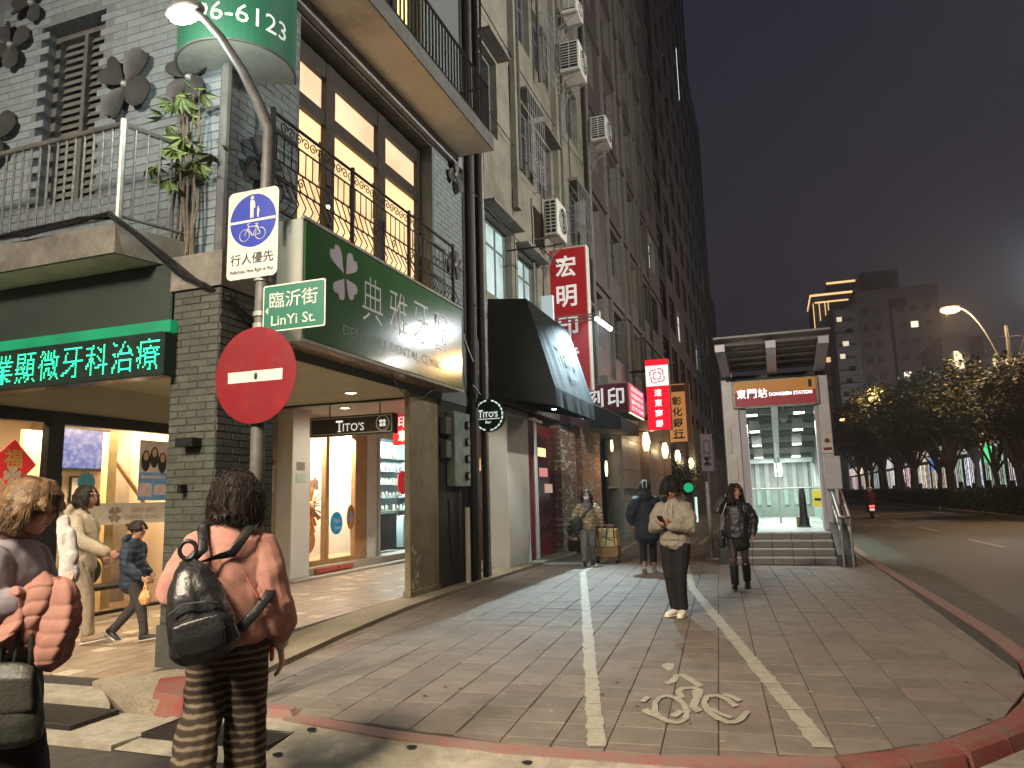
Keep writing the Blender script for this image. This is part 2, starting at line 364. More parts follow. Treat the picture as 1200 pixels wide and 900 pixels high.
# concrete ramp in front of the kerb
mb = MB()
FR = [(-4.6, 4.02), (-3.3, 4.0), (-2.4, 3.94), (-1.5, 3.9), (-.6, 3.93), (.4, 4.05), (1.2, 4.5), (1.9, 5.2), (2.4, 6.2), (2.5, 7.5)]
BK = [(-4.25, 4.86), (-3.36, 4.66), (-2.47, 4.49), (-1.62, 4.41), (-.66, 4.46), (.3, 4.62), (.94, 5.0), (1.5, 5.7), (1.88, 6.6), (2.02, 7.6)]
for i in range(9):
    h0, h1 = (-.02 if i < 5 else -.075), (-.02 if i+1 < 5 else -.075)
    mb.quad((*FR[i], -.094), (*FR[i+1], -.094), (*BK[i+1], h1), (*BK[i], h0))
struct('concrete_ramp', mb, m_conc)
mb = MB()
for x, y in ((-3.08, 4.14), (-3.08, 4.50), (-2.26, 4.38), (-2.25, 4.08), (-1.48, 4.33), (-.71, 4.30), (-1.4, 4.0), (.1, 4.3)):
    t = max(0, min(1, (y-3.95)/.5)); z = -.094+.074*t
    mb.add([(x+.035*cos(k*pi/5)*random.uniform(.8, 1.2), y+.028*sin(k*pi/5), z+.006+(.004*sin(k*pi/5))) for k in range(10)], [tuple(range(10))])
struct('ramp_weep_hole', mb, M('hole_dark', (.012, .011, .01), rough=1))
# trodden gum and small stains on the pavers
gm, gd = MB(), MB(); rg_ = random.Random(12)
for k in range(150):
    y = 4.8+11*rg_.random()**1.5; x = rg_.uniform(-4.4, 1.7); r = rg_.uniform(.006, .02); n_ = 8
    (gm if k % 3 == 0 else gd).add([(x+r*cos(2*pi*i/n_)*rg_.uniform(.7, 1.2), y+r*sin(2*pi*i/n_)*rg_.uniform(.7, 1.2), .0032+.0003*rg_.random()) for i in range(n_)], [tuple(range(n_))])
struct('pale_gum', gm, M('pale_gum', (.42, .38, .33), rough=.8), kind='stuff'); struct('dark_gum', gd, M('dark_gum', (.06, .052, .045), rough=.8), kind='stuff')
# white bike lane lines and bicycle symbol
def lane(name, a, b, wid, mb):
    a, b = Vector(a), Vector(b); L = (b-a).length; t = (b-a)/L; n = Vector((t.y, -t.x)); k = 0.
    while k < L:
        ln = min(random.uniform(.26, .42), L-k); m = 5; le, ri = [], []
        for i in range(m+1):
            q = a+t*(k+ln*i/m); le.append(q-n*(wid/2+random.uniform(-.016, .006))); ri.append(q+n*(wid/2+random.uniform(-.016, .006)))
        poly = [(p.x, p.y, .0045) for p in le]+[(p.x, p.y, .0045) for p in reversed(ri)]
        for i in range(m): mb.quad((*le[i], .0045), (*ri[i], .0045), (*ri[i+1], .0045), (*le[i+1], .0045))
        k += ln+random.uniform(.004, .012)
mb = MB()
lane('l', (-1.13, 4.60), (-3.72, 14.6), .125, mb); lane('l', (.16, 4.92), (-1.36, 12.3), .135, mb)
lane('l', (-1.36, 12.3), (-2.6, 21.5), .12, mb); lane('l', (-3.72, 14.6), (-4.3, 24), .12, mb); lane('l', (-2.2, 22.5), (-2.4, 40), .14, mb)
mb.quad((-1.26, 4.10, -.058), (-1.05, 4.09, -.06), (-1.02, 4.32, -.026), (-1.22, 4.34, -.024))
struct('bike_lane_line', mb, m_paint)
_rz = [.0044]
def ribbon(mb, pts, wd, z=.0048, closed=False):
    _rz[0] += .0007; z = _rz[0]
    pts = [Vector(p) for p in pts]; q = []
    n = len(pts); dense = []
    for i in range(n if closed else n-1):
        for k in range(3): dense.append(pts[i].lerp(pts[(i+1) % n], k/3))
    if not closed: dense.append(pts[-1])
    L, Rr = [], []
    for i, p in enumerate(dense):
        a = dense[i-1] if closed or i else p; b = dense[(i+1) % len(dense)] if closed or i < len(dense)-1 else p
        t = (b-a); t.y *= .55; t = t.normalized(); nn = Vector((t.y, -t.x)); k = random.uniform(.8, 1.12)
        off = Vector((nn.x*wd*.5*k, nn.y*wd*.9*k)); L.append(p+off); Rr.append(p-off)
    m = len(dense)
    for i in range(m if closed else m-1):
        j = (i+1) % m; mb.quad((*L[i], z), (*L[j], z), (*Rr[j], z), (*Rr[i], z))
mb = MB()
mb.add([(x, y, .0048) for x, y in [(-1.062, 6.826), (-1.017, 6.703), (-.97, 6.625), (-.942, 6.687), (-.955, 6.892), (-1.021, 6.938)]], [tuple(range(6))])
ribbon(mb, [(-.905, 6.22), (-.89, 6.30), (-.887, 6.47), (-.839, 6.5), (-.754, 6.351), (-.661, 6.165)], .06)
ribbon(mb, [(-.931, 6.19), (-.90, 6.27)], .06)
ribbon(mb, [(-.758, 5.795), (-.81, 5.965), (-.797, 6.067), (-.715, 6.11), (-.65, 6.037), (-.65, 5.83)], .05)
ribbon(mb, [(-.69, 6.027), (-.659, 5.819), (-.66, 5.58), (-.605, 5.47)], .055)
ribbon(mb, [(-.933, 5.606), (-.924, 5.754), (-.879, 5.825), (-.803, 5.784), (-.731, 5.628), (-.686, 5.449), (-.677, 5.274), (-.715, 5.182), (-.787, 5.198), (-.855, 5.278), (-.901, 5.395)], .042, closed=True)
ribbon(mb, [(-.981, 5.428), (-.922, 5.338), (-.851, 5.285)], .05); ribbon(mb, [(-1.027, 5.611), (-1.005, 5.764)], .045)
ribbon(mb, [(-.765, 5.301), (-.726, 5.45)], .05)
ribbon(mb, [(-.373, 5.645), (-.44, 5.814), (-.522, 5.912), (-.588, 5.866), (-.595, 5.689), (-.549, 5.484), (-.475, 5.34), (-.408, 5.261), (-.349, 5.286), (-.319, 5.39), (-.291, 5.549)], .045)
ribbon(mb, [(-.479, 5.953), (-.415, 5.897), (-.35, 5.796)], .045); ribbon(mb, [(-.541, 5.565), (-.46, 5.429), (-.387, 5.363)], .035)
struct('bicycle_marking', mb, m_paint)
# washed aggregate edge strip and arcade floor
mb = MB(); mb.prism([(-4.38, 5.55), (-4.68, 7.4), (-4.92, 9.4), (-5.0, 11), (-5.05, 15), (-5.25, 40), (-5.85, 40), (-5.68, 15), (-5.55, 11), (-5.48, 9.4), (-5.29, 7.4), (-5.1, 5.66), (-5.62, 5.1), (-5.6, 4.98), (-4.6, 4.6), (-4.12, 4.88)], -.3, .0475); struct('edge_strip', mb, m_strip)
mb = MB(); mb.prism([(-16, 4.9), (-5.56, 5.06), (-4.99, 5.62), (-5.17, 7.4), (-5.36, 9.4), (-5.43, 11), (-5.56, 15), (-5.76, 40), (-16, 40)], -.3, .046); struct('arcade_floor', mb, m_grout)
arc = bpy.data.objects['arcade_floor']; AB = [(-9.2, 5.0), (-5.56, 5.08), (-5.0, 5.62), (-5.18, 7.4), (-5.37, 9.4), (-5.44, 11), (-5.57, 15), (-5.7, 21), (-9.2, 21)]
mb = MB(); TS = .2
for i in range(-1, 20):
    for j in range(0, 82):
        x, y = -9.2+i*TS, 4.98+j*TS+(TS/2 if i % 2 else 0)
        p = clip_poly([(x+.002, y+.002), (x+TS-.002, y+.002), (x+TS-.002, y+TS-.002), (x+.002, y+TS-.002)], AB)
        if len(p) >= 3 and area(p) > .004: mb.prism(p, .02, .052+random.uniform(-.0008, .0008), random.choice((0, 0, 0, 0, 0, 0, 0, 1, 2, 2)), offset_in(p, .002))
o = link('floor_tile_field', mb.mesh([m_arc, m_arcl, M('arcade_tile_dark', (.33, .25, .185), (.28, .21, .15), 4, .32)]), arc); o['kind'] = 'stuff'
mb = MB(); mb.prism([(-16, 4.62), (-5.0, 4.62), (-5.52, 5.0), (-16, 4.88)], -.3, .0); struct('side_kerb', mb, m_conc)
# drain grates on the side street
for gx0, gy0, gx1, gy1, nm in ((-5.9, 4.16, -4.86, 4.58, 'rusty steel drain grate behind the left walking woman'), (-4.25, 4.20, -3.2, 4.6, 'grey drain grate beside the legs of the woman in pink')):
    g = thing('drain_grate', ((gx0+gx1)/2, (gy0+gy1)/2, -.06), nm, 'drain grate', 'drain grates in the gutter'); mb = MB()
    z = -.04 if gx0 > -5 else -.03
    mb.box((gx0, gy0, z-.03), (gx1, gy0+.02, z+.004)); mb.box((gx0, gy1-.02, z-.03), (gx1, gy1, z+.004)); mb.box((gx0, gy0+.02, z-.03), (gx0+.02, gy1-.02, z+.004)); mb.box((gx1-.02, gy0+.02, z-.03), (gx1, gy1-.02, z+.004))
    part('grate_frame', mb, m_dark, g)
    mb = MB(); mb.quad((gx0, gy0, z-.028), (gx1, gy0, z-.028), (gx1, gy1, z-.028), (gx0, gy1, z-.028)); part('drain_pit', mb, M('pit', (.012, .012, .011)), g)
    for k in range(12):
        y = gy0+.03+k*(gy1-gy0-.06)/11; mb = MB(); mb.box((gx0+.02, y-.009, z-.02), (gx1-.02, y+.009, z+.002)); part('grate_bar', mb, m_dark, g)
mb = MB(); mb.prism([(-9, 3.9), (-4.3, 4.0), (-4.2, 4.62), (-9, 4.62)], -.2, -.062); struct('side_gutter', mb, m_conc)
# red kerb stubs that ring the pole foot
kb3 = thing('red_kerb_stub', (-4.2, 4.8, 0), 'broken red kerb stub at the foot of the street sign pole', 'kerb')
mb = MB(); mb.prism([(-4.95, 5.02), (-4.62, 4.62), (-4.28, 4.56), (-4.16, 4.66), (-4.5, 4.95), (-4.72, 5.24)], -.1, .10, 0, [(-4.91, 5.02), (-4.62, 4.67), (-4.3, 4.61), (-4.2, 4.67), (-4.5, 4.92), (-4.7, 5.2)]); part('kerb_stone', mb, m_redk, kb3)
mb = MB(); mb.prism([(-4.0, 4.62), (-3.3, 4.68), (-3.28, 4.78), (-3.6, 4.86), (-4.05, 4.8)], -.1, .035, 0, [(-3.97, 4.65), (-3.4, 4.7), (-3.4, 4.77), (-3.6, 4.82), (-4.0, 4.77)]); part('kerb_stone', mb, m_redf, kb3)
# ================================================================== CORNER BUILDING (dental clinic)
m_blue = M('painted_blue_brick', (.205, .245, .26), (.16, .19, .205), 6, .6, .5, 70, grime=(.17, .19, .19), gscale=1.6, rnd=.1)
m_bluemortar = M('blue_mortar', (.145, .165, .17), (.115, .13, .135), 10, .9, .4, 60)
m_gbrick = M('painted_grey_brick', (.072, .078, .060), (.050, .054, .042), 7, .55, .7, 60, grime=(.035, .036, .03), gscale=2.2, rnd=.2)
m_gmortar = M('grey_mortar', (.045, .045, .04), (.03, .03, .028), 20, .9)
m_trim = M('grey_trim', (.12, .12, .11), (.08, .08, .075), 5, .6, .2, 40, grime=(.05, .05, .045))
m_soffit = M('cream_soffit', (.76, .70, .60), (.68, .62, .52), 2.5, .8, .2, 30, grime=(.30, .26, .2), gscale=.8)
m_lintel = M('grey_blue_beam', (.26, .27, .29), (.2, .21, .22), 3, .8, .2, 40, grime=(.12, .12, .12))
m_brn = M('dark_bronze', (.028, .024, .02), (.045, .038, .03), 9, .45, .1, 40, metal=.3)
m_black = M('black_metal', (.012, .012, .012), (.022, .021, .02), 18, .42, .1, 60, metal=.4)
m_flower = M('black_flower_metal', (.032, .034, .033), (.045, .047, .046), 8, .5, .1, 40)
m_conc2 = M('stained_concrete', (.21, .195, .165), (.13, .12, .10), 4, .85, .6, 60, grime=(.06, .056, .046), gscale=1.8)
m_steel = M('galvanised_steel', (.36, .36, .34), (.25, .25, .235), 9, .5, .15, 50, metal=.5, grime=(.16, .14, .11), gscale=3)
m_greenb = M('dark_green_fascia', (.035, .048, .038), (.028, .038, .031), 3, .45, .05, 30)
m_cream = M('cream_panel', (.52, .49, .38), (.47, .44, .34), 2, .55)
m_white = M('white_panel', (.70, .69, .64), (.62, .61, .57), 3, .5, .08, 40, grime=(.45, .43, .38))

B1 = thing('corner_building', (-8, 9, 0), 'corner building with pale blue brick upper floors and a lit arcade at street level', 'building')
mb = MB()
facade(mb, south(6.0), -14, -5.3, 3.9, 13, [(-8.2, -7.15, 5.08, 7.45)], .35)
mb.quad((-8.2, 6.33, 5.08), (-7.15, 6.33, 5.08), (-7.15, 6.33, 7.45), (-8.2, 6.33, 7.45), mi=1)
part('south_wall', mb, [m_bluemortar, m_trim], B1)
mb = MB()
facade(mb, east(-5.3), 6.0, 12.6, 3.2, 7.74, [(7.28, 11.15, 4.3, 7.739)], .5)
facade(mb, east(-5.3), 6.0, 12.6, 8.05, 13, [(9.2, 10.75, 8.3, 10.4), (6.4, 8.4, 8.3, 10.4)], .25)
part('east_wall', mb, [m_bluemortar], B1)
# individual blue bricks on the visible part of the south wall; the rest joined
def wall_bricks(P, u0, u1, z0, z1, bl, bh, holes, gap=.009, proud=.007, jit=.002):
    out = []; k = 0; z = z0
    while z+bh < z1+.001:
        u = u0 - (bl/2 if k % 2 else 0)
        while u < u1:
            a, b = max(u, u0)+gap/2, min(u+bl, u1)-gap/2
            if b-a > .04 and not any(o[0] < (a+b)/2 < o[1] and o[2] < z+bh/2 < o[3] for o in holes): out.append((a, b, z+gap/2, z+bh-gap/2, proud+random.uniform(-jit, jit)))
            u += bl
        z += bh; k += 1
    return out
def brick_geo(mb, P, a, b, c, d, pr, mi=0):
    e = .004; v = [P(a, c, 0), P(b, c, 0), P(b, d, 0), P(a, d, 0), P(a+e, c+e, -pr), P(b-e, c+e, -pr), P(b-e, d-e, -pr), P(a+e, d-e, -pr)]
    mb.add(v, [(4, 5, 6, 7), (0, 1, 5, 4), (1, 2, 6, 5), (2, 3, 7, 6), (3, 0, 4, 7)], mi)
sw = bpy.data.objects['south_wall']; ew = bpy.data.objects['east_wall']
L = wall_bricks(south(6.0), -8.9, -5.3, 3.95, 7.9, .42, .098, [(-8.27, -7.08, 4.98, 7.55)])
L.sort(key=lambda b: abs(b[0]+6.4)+abs(b[2]-5.0)); rest = MB()
for k, b in enumerate(L):
    if k < 300: mb = MB(); brick_geo(mb, south(6.0), *b); part('brick', mb, m_blue, sw)
    else: brick_geo(rest, south(6.0), *b)
part('brick_field', rest, m_blue, sw, kind='stuff')
rest = MB()
for b in wall_bricks(east(-5.3), 6.02, 7.26, 3.4, 7.7, .3, .098, []): brick_geo(rest, east(-5.3), *b)
for b in wall_bricks(east(-5.3), 11.2, 12.45, 4.6, 7.7, .3, .098, []): brick_geo(rest, east(-5.3), *b)
part('brick_field', rest, m_blue, ew, kind='stuff')
# corner column
cc = thing('corner_column', (-5.17, 5.9, 0), 'dark grey painted brick corner column behind the street sign pole', 'column')
X0, X1, Y0, Y1 = -5.46, -4.9, 5.55, 6.4
mb = MB(); mb.box((X0, Y0, 0), (X1, Y1, 3.62)); mb.box((X0-.02, Y0-.02, -.1), (X1+.02, Y1, .42), 1); part('column_core', mb, [m_gmortar, M('painted_plinth', (.075, .075, .066), (.055, .055, .05), 5, .6, .4, 50, grime=(.03, .03, .026))], cc)
n = 0; rest = MB()
for P, u0, u1 in ((south(Y0), X0, X1), (east(X1), Y0, Y1)):
    for b in wall_bricks(P, u0, u1, .44, 3.6, .22, .07, [], .008, .006, .003):
        if n < 300: mb = MB(); brick_geo(mb, P, *b); part('brick', mb, m_gbrick, cc)
        else: brick_geo(rest, P, *b)
        n += 1
if rest.v: part('brick_field', rest, m_gbrick, cc, kind='stuff')
mb = MB(); mb.box((X0-.03, Y0-.03, 3.6), (X1+.03, 6.0, 3.95)); part('column_head', mb, m_conc2, cc)
mb = MB(); mb.box((-5.25, 5.42, 2.05), (-5.05, 5.535, 2.13)); mb.box((-5.24, 5.46, 1.62), (-5.2, 5.535, 1.7)); part('anchor_plate', mb, m_black, cc)
mb = MB(); mb.tube([(-5.24, 5.9, 3.9), (-5.24, 5.92, 6.2)], .06, 10); part('corner_pipe', mb, m_trim, B1)
# shuttered window of the south wall
wn = MB(); wn.box((-8.2, 6.2, 5.08), (-8.12, 6.3, 7.45)); wn.box((-7.23, 6.2, 5.08), (-7.15, 6.3, 7.45)); wn.box((-7.72, 6.2, 5.16), (-7.66, 6.3, 7.37)); wn.box((-8.12, 6.2, 5.08), (-7.23, 6.3, 5.16)); wn.box((-8.12, 6.2, 7.37), (-7.23, 6.3, 7.45))
wf = part('window_frame', wn, m_trim, B1)
mb = MB()
for a, b in ((-8.12, -7.72), (-7.66, -7.23)):
    for k in range(22): z = 5.18+k*.1; mb.quad((a, 6.25, z), (b, 6.25, z), (b, 6.29, z+.085), (a, 6.29, z+.085))
part('shutter', mb, M('grey_shutter', (.15, .15, .135), (.11, .11, .1), 6, .7), wf)
# south balcony: slab, fascia, railing
mb = MB(); mb.ext([(-14, 5.17, 3.95), (-5.86, 5.17, 3.95), (-5.62, 5.98, 3.95), (-14, 5.98, 3.95)], (0, 0, .30)); bs = part('balcony_slab', mb, [m_conc2], B1)
mb = MB(); mb.quad((-14, 5.20, 3.946), (-5.88, 5.20, 3.946), (-5.65, 5.96, 3.946), (-14, 5.96, 3.946)); part('balcony_soffit', mb, m_soffit, B1)
mb = MB()
mb.tube([(-14, 5.25, 5.33), (-5.92, 5.25, 5.33), (-5.68, 5.97, 5.33)], .03, 8); mb.tube([(-14, 5.25, 4.36), (-5.92, 5.25, 4.36), (-5.68, 5.97, 4.36)], .018, 6)
rl = part('balcony_railing', mb, m_trim, B1)
mb = MB(); mb.tube([(-5.92, 5.25, 4.25), (-5.92, 5.25, 5.38)], .035, 8); part('railing_post', mb, m_steel, rl)
m_bar = M('bare_steel_bar', (.22, .22, .20), (.12, .115, .105), 30, .5, .2, 60, metal=.4)
for k in range(46):
    x = -6.06-k*.125; mb = MB(); zs = np.linspace(4.37, 5.31, 14)
    mb.tube([(x, 5.25, z) for z in zs], [.011+(.004 if i % 2 else 0) for i in range(14)], 6); part('baluster', mb, m_bar, rl)
for k in range(5):
    t = (k+1)/6; mb = MB(); mb.tube([(-5.92+.24*t, 5.25+.72*t, 4.37), (-5.92+.24*t, 5.25+.72*t, 5.31)], .012, 6); part('baluster', mb, m_bar, rl)
# green fascia and LED sign over the side street arcade
mb = MB(); mb.cbox((-14, 5.6, 3.31), (-5.55, 5.95, 3.93), .015); mb.box((-5.55, 5.62, 3.3), (-5.46, 5.95, 3.9), 1); part('fascia_band', mb, [m_greenb, m_conc2], B1)
led = thing('led_sign', (-7.4, 5.42, 2.75), 'long green LED message sign over the side street arcade', 'sign')
mb = MB(); mb.cbox((-10, 5.38, 2.74), (-5.40, 5.56, 3.17), .012); part('sign_case', mb, M('led_case', (.010, .02, .015), (.014, .026, .02), 8, .35), led)
mb = MB(); mb.box((-10, 5.45, 3.18), (-5.40, 5.59, 3.295)); part('sign_tube', mb, EM('led_green_wash', (.0, .36, .14), .62, (.01, .12, .06), var=.4, vscale=1.5), led)
m_led = EM('led_green', (.03, 1, .40), 3.4)
dots = MB()
from mathutils.bvhtree import BVHTree
for i, ch in enumerate('專業顯微牙科治療'):
    v, f = text_geo(ch, .0); bvh = BVHTree.FromPolygons([(a, b, 0) for a, b in v], f); cx = -7.86+i*.325
    for a in range(14):
        for b in range(14):
            p = ((a+.5)/14-.5, (b+.5)/14-.5)
            if bvh.ray_cast(Vector((*p, 1)), Vector((0, 0, -1)))[0] is not None:
                x, z = cx+p[0]*.285, 2.955+p[1]*.31; r = .0072; y = 5.374
                dots.quad((x-r, y, z-r), (x+r, y, z-r), (x+r, y, z+r), (x-r, y, z+r))
part('lettering', dots, m_led, led, kind='stuff')
lamp('led_sign_light', 'AREA', (-7.4, 5.30, 2.95), 6, (.15, 1, .5), (3.6, .35), to=(-7.4, 3, 2.7))
# second floor glazing with lit panes and ornate rail
m_pane = EM('lit_blind', (1.0, .62, .30), 1.12, (.5, .35, .2), var=.32, vscale=1.1)
m_pane2 = EM('lit_blind_pale', (1.0, .68, .44), .85, (.5, .35, .2), var=.32, vscale=1.1)
wp = MB(); Xw = -5.6
for y0, y1 in ((7.28, 7.42), (8.22, 8.45), (9.67, 9.91), (11.06, 11.15)): wp.box((Xw-.06, y0, 4.3), (Xw+.06, y1, 7.7))
for y0, y1 in ((7.42, 8.22), (8.45, 9.67), (9.91, 11.06)): wp.box((Xw-.05, y0, 6.72), (Xw+.05, y1, 6.92)); wp.box((Xw-.05, y0, 7.42), (Xw+.05, y1, 7.7)); wp.box((Xw-.05, y0, 4.3), (Xw+.05, y1, 4.42))
wf = part('window_frame', wp, m_brn, B1)
for i, (y0, y1) in enumerate(((7.42, 8.22), (8.45, 9.67), (9.91, 11.06))):
    for z0, z1, m in ((4.42, 6.72, m_pane), (6.92, 7.42, m_pane2)):
        mb = MB(); mb.quad((Xw-.02, y0, z0), (Xw-.02, y1, z0), (Xw-.02, y1, z1), (Xw-.02, y0, z1)); part('pane', mb, m, wf)
    mb = MB(); y = y1-.1
    mb.tube([(Xw+.03, y, 6.3), (Xw+.05, y-.02, 6.05), (Xw+.03, y, 5.85)], .012, 6); mb.tube([(Xw+.03, y, 6.42), (Xw+.05, y-.02, 6.38), (Xw+.03, y, 6.34)], .014, 6); part('handle', mb, m_black, wf)
mb = MB(); mb.ell((Xw+.05, 8.30, 5.55), (.03, .045, .045)); part('wall_lamp', mb, EM('bulb', (1, .75, .4), 9), wf)
mb = MB(); mb.box((-5.8, 7.28, 7.72), (-5.31, 11.15, 7.74)); part('window_head', mb, m_trim, B1)
rail = thing('ornate_balcony_rail', (-5.15, 9, 4.8), 'black wrought iron balcony rail with scrolls before the glowing windows', 'railing')
Xr = -5.12
mb = MB()
for z, r in ((5.97, .022), (5.74, .013), (5.42, .013), (5.2, .013), (4.82, .016)): mb.tube([(Xr, 6.55, z), (Xr, 11.6, z)], r, 6)
for y in (6.55, 8.25, 9.9, 11.6): mb.box((Xr-.022, y-.022, 4.7), (Xr+.022, y+.022, 6.02))
part('rail_frame', mb, m_black, rail)
def scroll(mb, y, z, s, fl=1):
    pts = []
    for k in range(22):
        a = k*.42; rr = s*(1-k/24); pts.append((Xr, y+fl*rr*cos(a), z+rr*sin(a)))
    mb.tube(pts, .0075, 5)
for k in range(36):
    y = 6.62+k*.142; mb = MB(); mb.tube([(Xr, y, 5.74), (Xr, y, 5.42)], .008, 5)
    part('baluster', mb, m_black, rail); mb = MB(); mb.tube([(Xr, y, 5.2), (Xr+.05, y+.02, 5.08), (Xr+.09, y+.035, 4.98), (Xr+.05, y+.02, 4.88), (Xr, y, 4.82)], .008, 5); part('belly_bar', mb, m_black, rail)
for k in range(14):
    y = 6.75+k*.29; mb = MB()
    scroll(mb, y, 5.855, .075); part('scroll', mb, m_black, rail); mb = MB(); scroll(mb, y+.145, 5.855, .075, -1); part('scroll', mb, m_black, rail); mb = MB()
    mb.tube([(Xr, y-.08, 5.42), (Xr, y+.07, 5.2)], .008, 5); part('slant_bar', mb, m_black, rail); mb = MB(); mb.tube([(Xr, y+.07, 5.42), (Xr, y+.21, 5.2)], .008, 5); part('slant_bar', mb, m_black, rail)
    if k % 2: mb = MB(); scroll(mb, y+.06, 5.31, .07); part('scroll', mb, m_black, rail)
# third floor slab, beam and upper railing
mb = MB(); mb.box((-5.3, 5.9, 7.76), (-5.2, 12.3, 8.0)); part('beam', mb, m_lintel, B1)
mb = MB(); mb.quad((-5.2, 5.2, 7.93), (-4.5, 5.2, 7.93), (-4.5, 12.1, 7.93), (-5.2, 12.1, 7.93)); part('upper_soffit', mb, m_soffit, B1)
mb = MB(); mb.box((-5.28, 5.2, 7.935), (-4.48, 12.12, 8.2)); part('upper_slab', mb, m_trim, B1)
mb = MB()
for z in (8.32, 9.2): mb.tube([(-4.56, 5.4, z), (-4.56, 12.05, z), (-5.28, 12.05, z)], .025, 6)
ur = part('upper_railing', mb, m_black, B1)
for k in range(56): mb = MB(); mb.box((-4.57, 5.45+k*.12, 8.2), (-4.55, 5.475+k*.12, 9.2)); part('baluster', mb, m_black, ur)
for k in range(5): mb = MB(); mb.box((-4.7-k*.13, 12.04, 8.2), (-4.675-k*.13, 12.06, 9.2)); part('baluster', mb, m_black, ur)
wp = MB()
for a, b in ((9.2, 9.27), (9.95, 10.02), (10.68, 10.75)): wp.box((-5.55, a, 8.3), (-5.42, b, 10.4))
wf2 = part('window_frame', wp, m_brn, B1)
mb = MB(); mb.quad((-5.5, 10.02, 8.3), (-5.5, 10.68, 8.3), (-5.5, 10.68, 10.4), (-5.5, 10.02, 10.4)); part('pane', mb, EM('lit_pane_yellow', (1, .72, .3), 1.1), wf2)
mb = MB(); mb.quad((-5.5, 9.27, 8.3), (-5.5, 9.95, 8.3), (-5.5, 9.95, 10.4), (-5.5, 9.27, 10.4)); mb.quad((-5.5, 6.4, 8.3), (-5.5, 8.4, 8.3), (-5.5, 8.4, 10.4), (-5.5, 6.4, 10.4)); part('pane', mb, M('dark_glass', (.03, .035, .04), rough=.1), wf2)
# black flower ornaments on the walls
def flower(P, u, z, s, rot, label, n=4):
    p0 = P(u, z, -.03); t = thing('flower_ornament', p0, label, 'wall ornament', 'black metal flowers on the blue wall')
    for k in range(n):
        a = rot+k*2*pi/n+random.uniform(-.15, .15); ln = s*random.uniform(.9, 1.12); wd = ln*.36; mb = MB(); pts = []
        for i in range(16):
            q = 2*pi*i/16; du = ln*(.52+.46*cos(q)); dv = wd*sin(q)*(1.0+.35*cos(q)) ; dep = -.035-.05*(abs(dv)/wd) - (.03 if k % 2 else 0)
            notch = .9 if i == 0 else 1; du *= notch
            pts.append(P(u+du*cos(a)-dv*sin(a), z+du*sin(a)+dv*cos(a), dep))
        c = P(u+ln*.5*cos(a), z+ln*.5*sin(a), -.02 - (.03 if k % 2 else 0)); b = [tuple(Vector(q)+Vector(P(0, 0, .012))-Vector(P(0, 0, 0))) for q in pts]
        mb.add([c]+pts, [(0, 1+i, 1+(i+1) % 16) for i in range(16)]); mb.add([tuple(Vector(c)+Vector(P(0, 0, .012))-Vector(P(0, 0, 0)))]+b, [(0, 1+(i+1) % 16, 1+i) for i in range(16)])
        part('petal', mb, m_flower, t, smooth=True)
    mb = MB(); mb.ell(P(u, z, -.05), (.05, .05, .05)); part('flower_centre', mb, m_steel, t)
flower(south(5.99), -6.72, 6.33, .44, .9, 'largest black four petal flower on the blue wall right of the shuttered window')
flower(south(5.99), -8.66, 7.3, .34, .3, 'black petal flower high on the wall left of the shuttered window')
flower(south(5.99), -8.35, 7.8, .3, 1.1, 'topmost small black flower at the upper left corner of the wall', 3)
flower(south(5.99), -8.85, 6.1, .42, .5, 'black flower low on the wall at the far left behind the railing')
flower(south(5.99), -5.78, 6.2, .36, .7, 'black flower behind the climbing plant near the wall corner')
flower(east(-5.29), 6.55, 5.32, .36, .6, 'black flower on the short wall just behind the pole')
flower(east(-5.29), 12.03, 7.55, .34, .5, 'black flower under the end of the upper balcony slab')
flower(east(-5.29), 11.95, 5.75, .32, .2, 'small black flower beside the right end of the green signboard')
# arcade ceiling, beams, columns
m_ceil = M('arcade_ceiling', (.50, .49, .38), (.45, .44, .34), 2, .6, .05, 20)
m_ceil2 = M('arcade_ceiling_inner', (.62, .56, .52), (.55, .5, .46), 2, .6, .05, 20)
mb = MB()
for k in range(6): mb.box((-8.9, 5.62+k*.87, 3.2), (-5.32, 5.62+(k+1)*.87-.012, 3.26))
cl = part('arcade_ceiling', mb, m_ceil, B1)
mb = MB(); mb.box((-8.9, 10.83, 3.17), (-5.32, 10.95, 3.32)); part('ceiling_trim', mb, m_black, B1)
mb = MB(); mb.box((-8.9, 10.95, 3.3), (-5.32, 17.4, 3.36)); part('inner_ceiling', mb, m_ceil2, B1)
mb = MB(); mb.box((-8.9, 5.62, 3.262), (-5.3, 5.9, 3.9)); part('arcade_beam', mb, m_cream, B1)
m_dl = EM('downlight_glow', (1, .86, .62), 14)
for x, y, z, pw in ((-6.17, 9.94, 3.2, 100), (-7.0, 8.6, 3.2, 110), (-6.4, 6.6, 3.2, 130), (-6.43, 11.5, 3.3, 90), (-6.49, 12.5, 3.3, 90), (-7.7, 12.2, 3.3, 90)):  # the downlights by the clinic are assumed, kept out of view
    mb = MB(); mb.cyl((x, y), .085, z-.008, z-.001, 20); d = part('downlight', mb, m_dl, B1)
    mb = MB(); mb.tube([(x+.1*cos(a), y+.1*sin(a), z-.006) for a in np.linspace(0, 2*pi, 20, endpoint=False)], .012, 6, closed=True); part('trim_ring', mb, m_white, d)
    lamp('downlight_lamp', 'SPOT', (x, y, z-.03), pw, (1, .87, .66), .07, to=(x, y, 0), spot=168, blend=1.)
c2 = thing('arcade_column', (-5.42, 10.8, 0), 'olive beige plastered column with peeling paint between the arcade and the meter boxes', 'column')
m_olive = M('olive_plaster', (.27, .235, .15), (.22, .19, .12), 4, .75, .35, 40, grime=(.15, .13, .085), gscale=2)
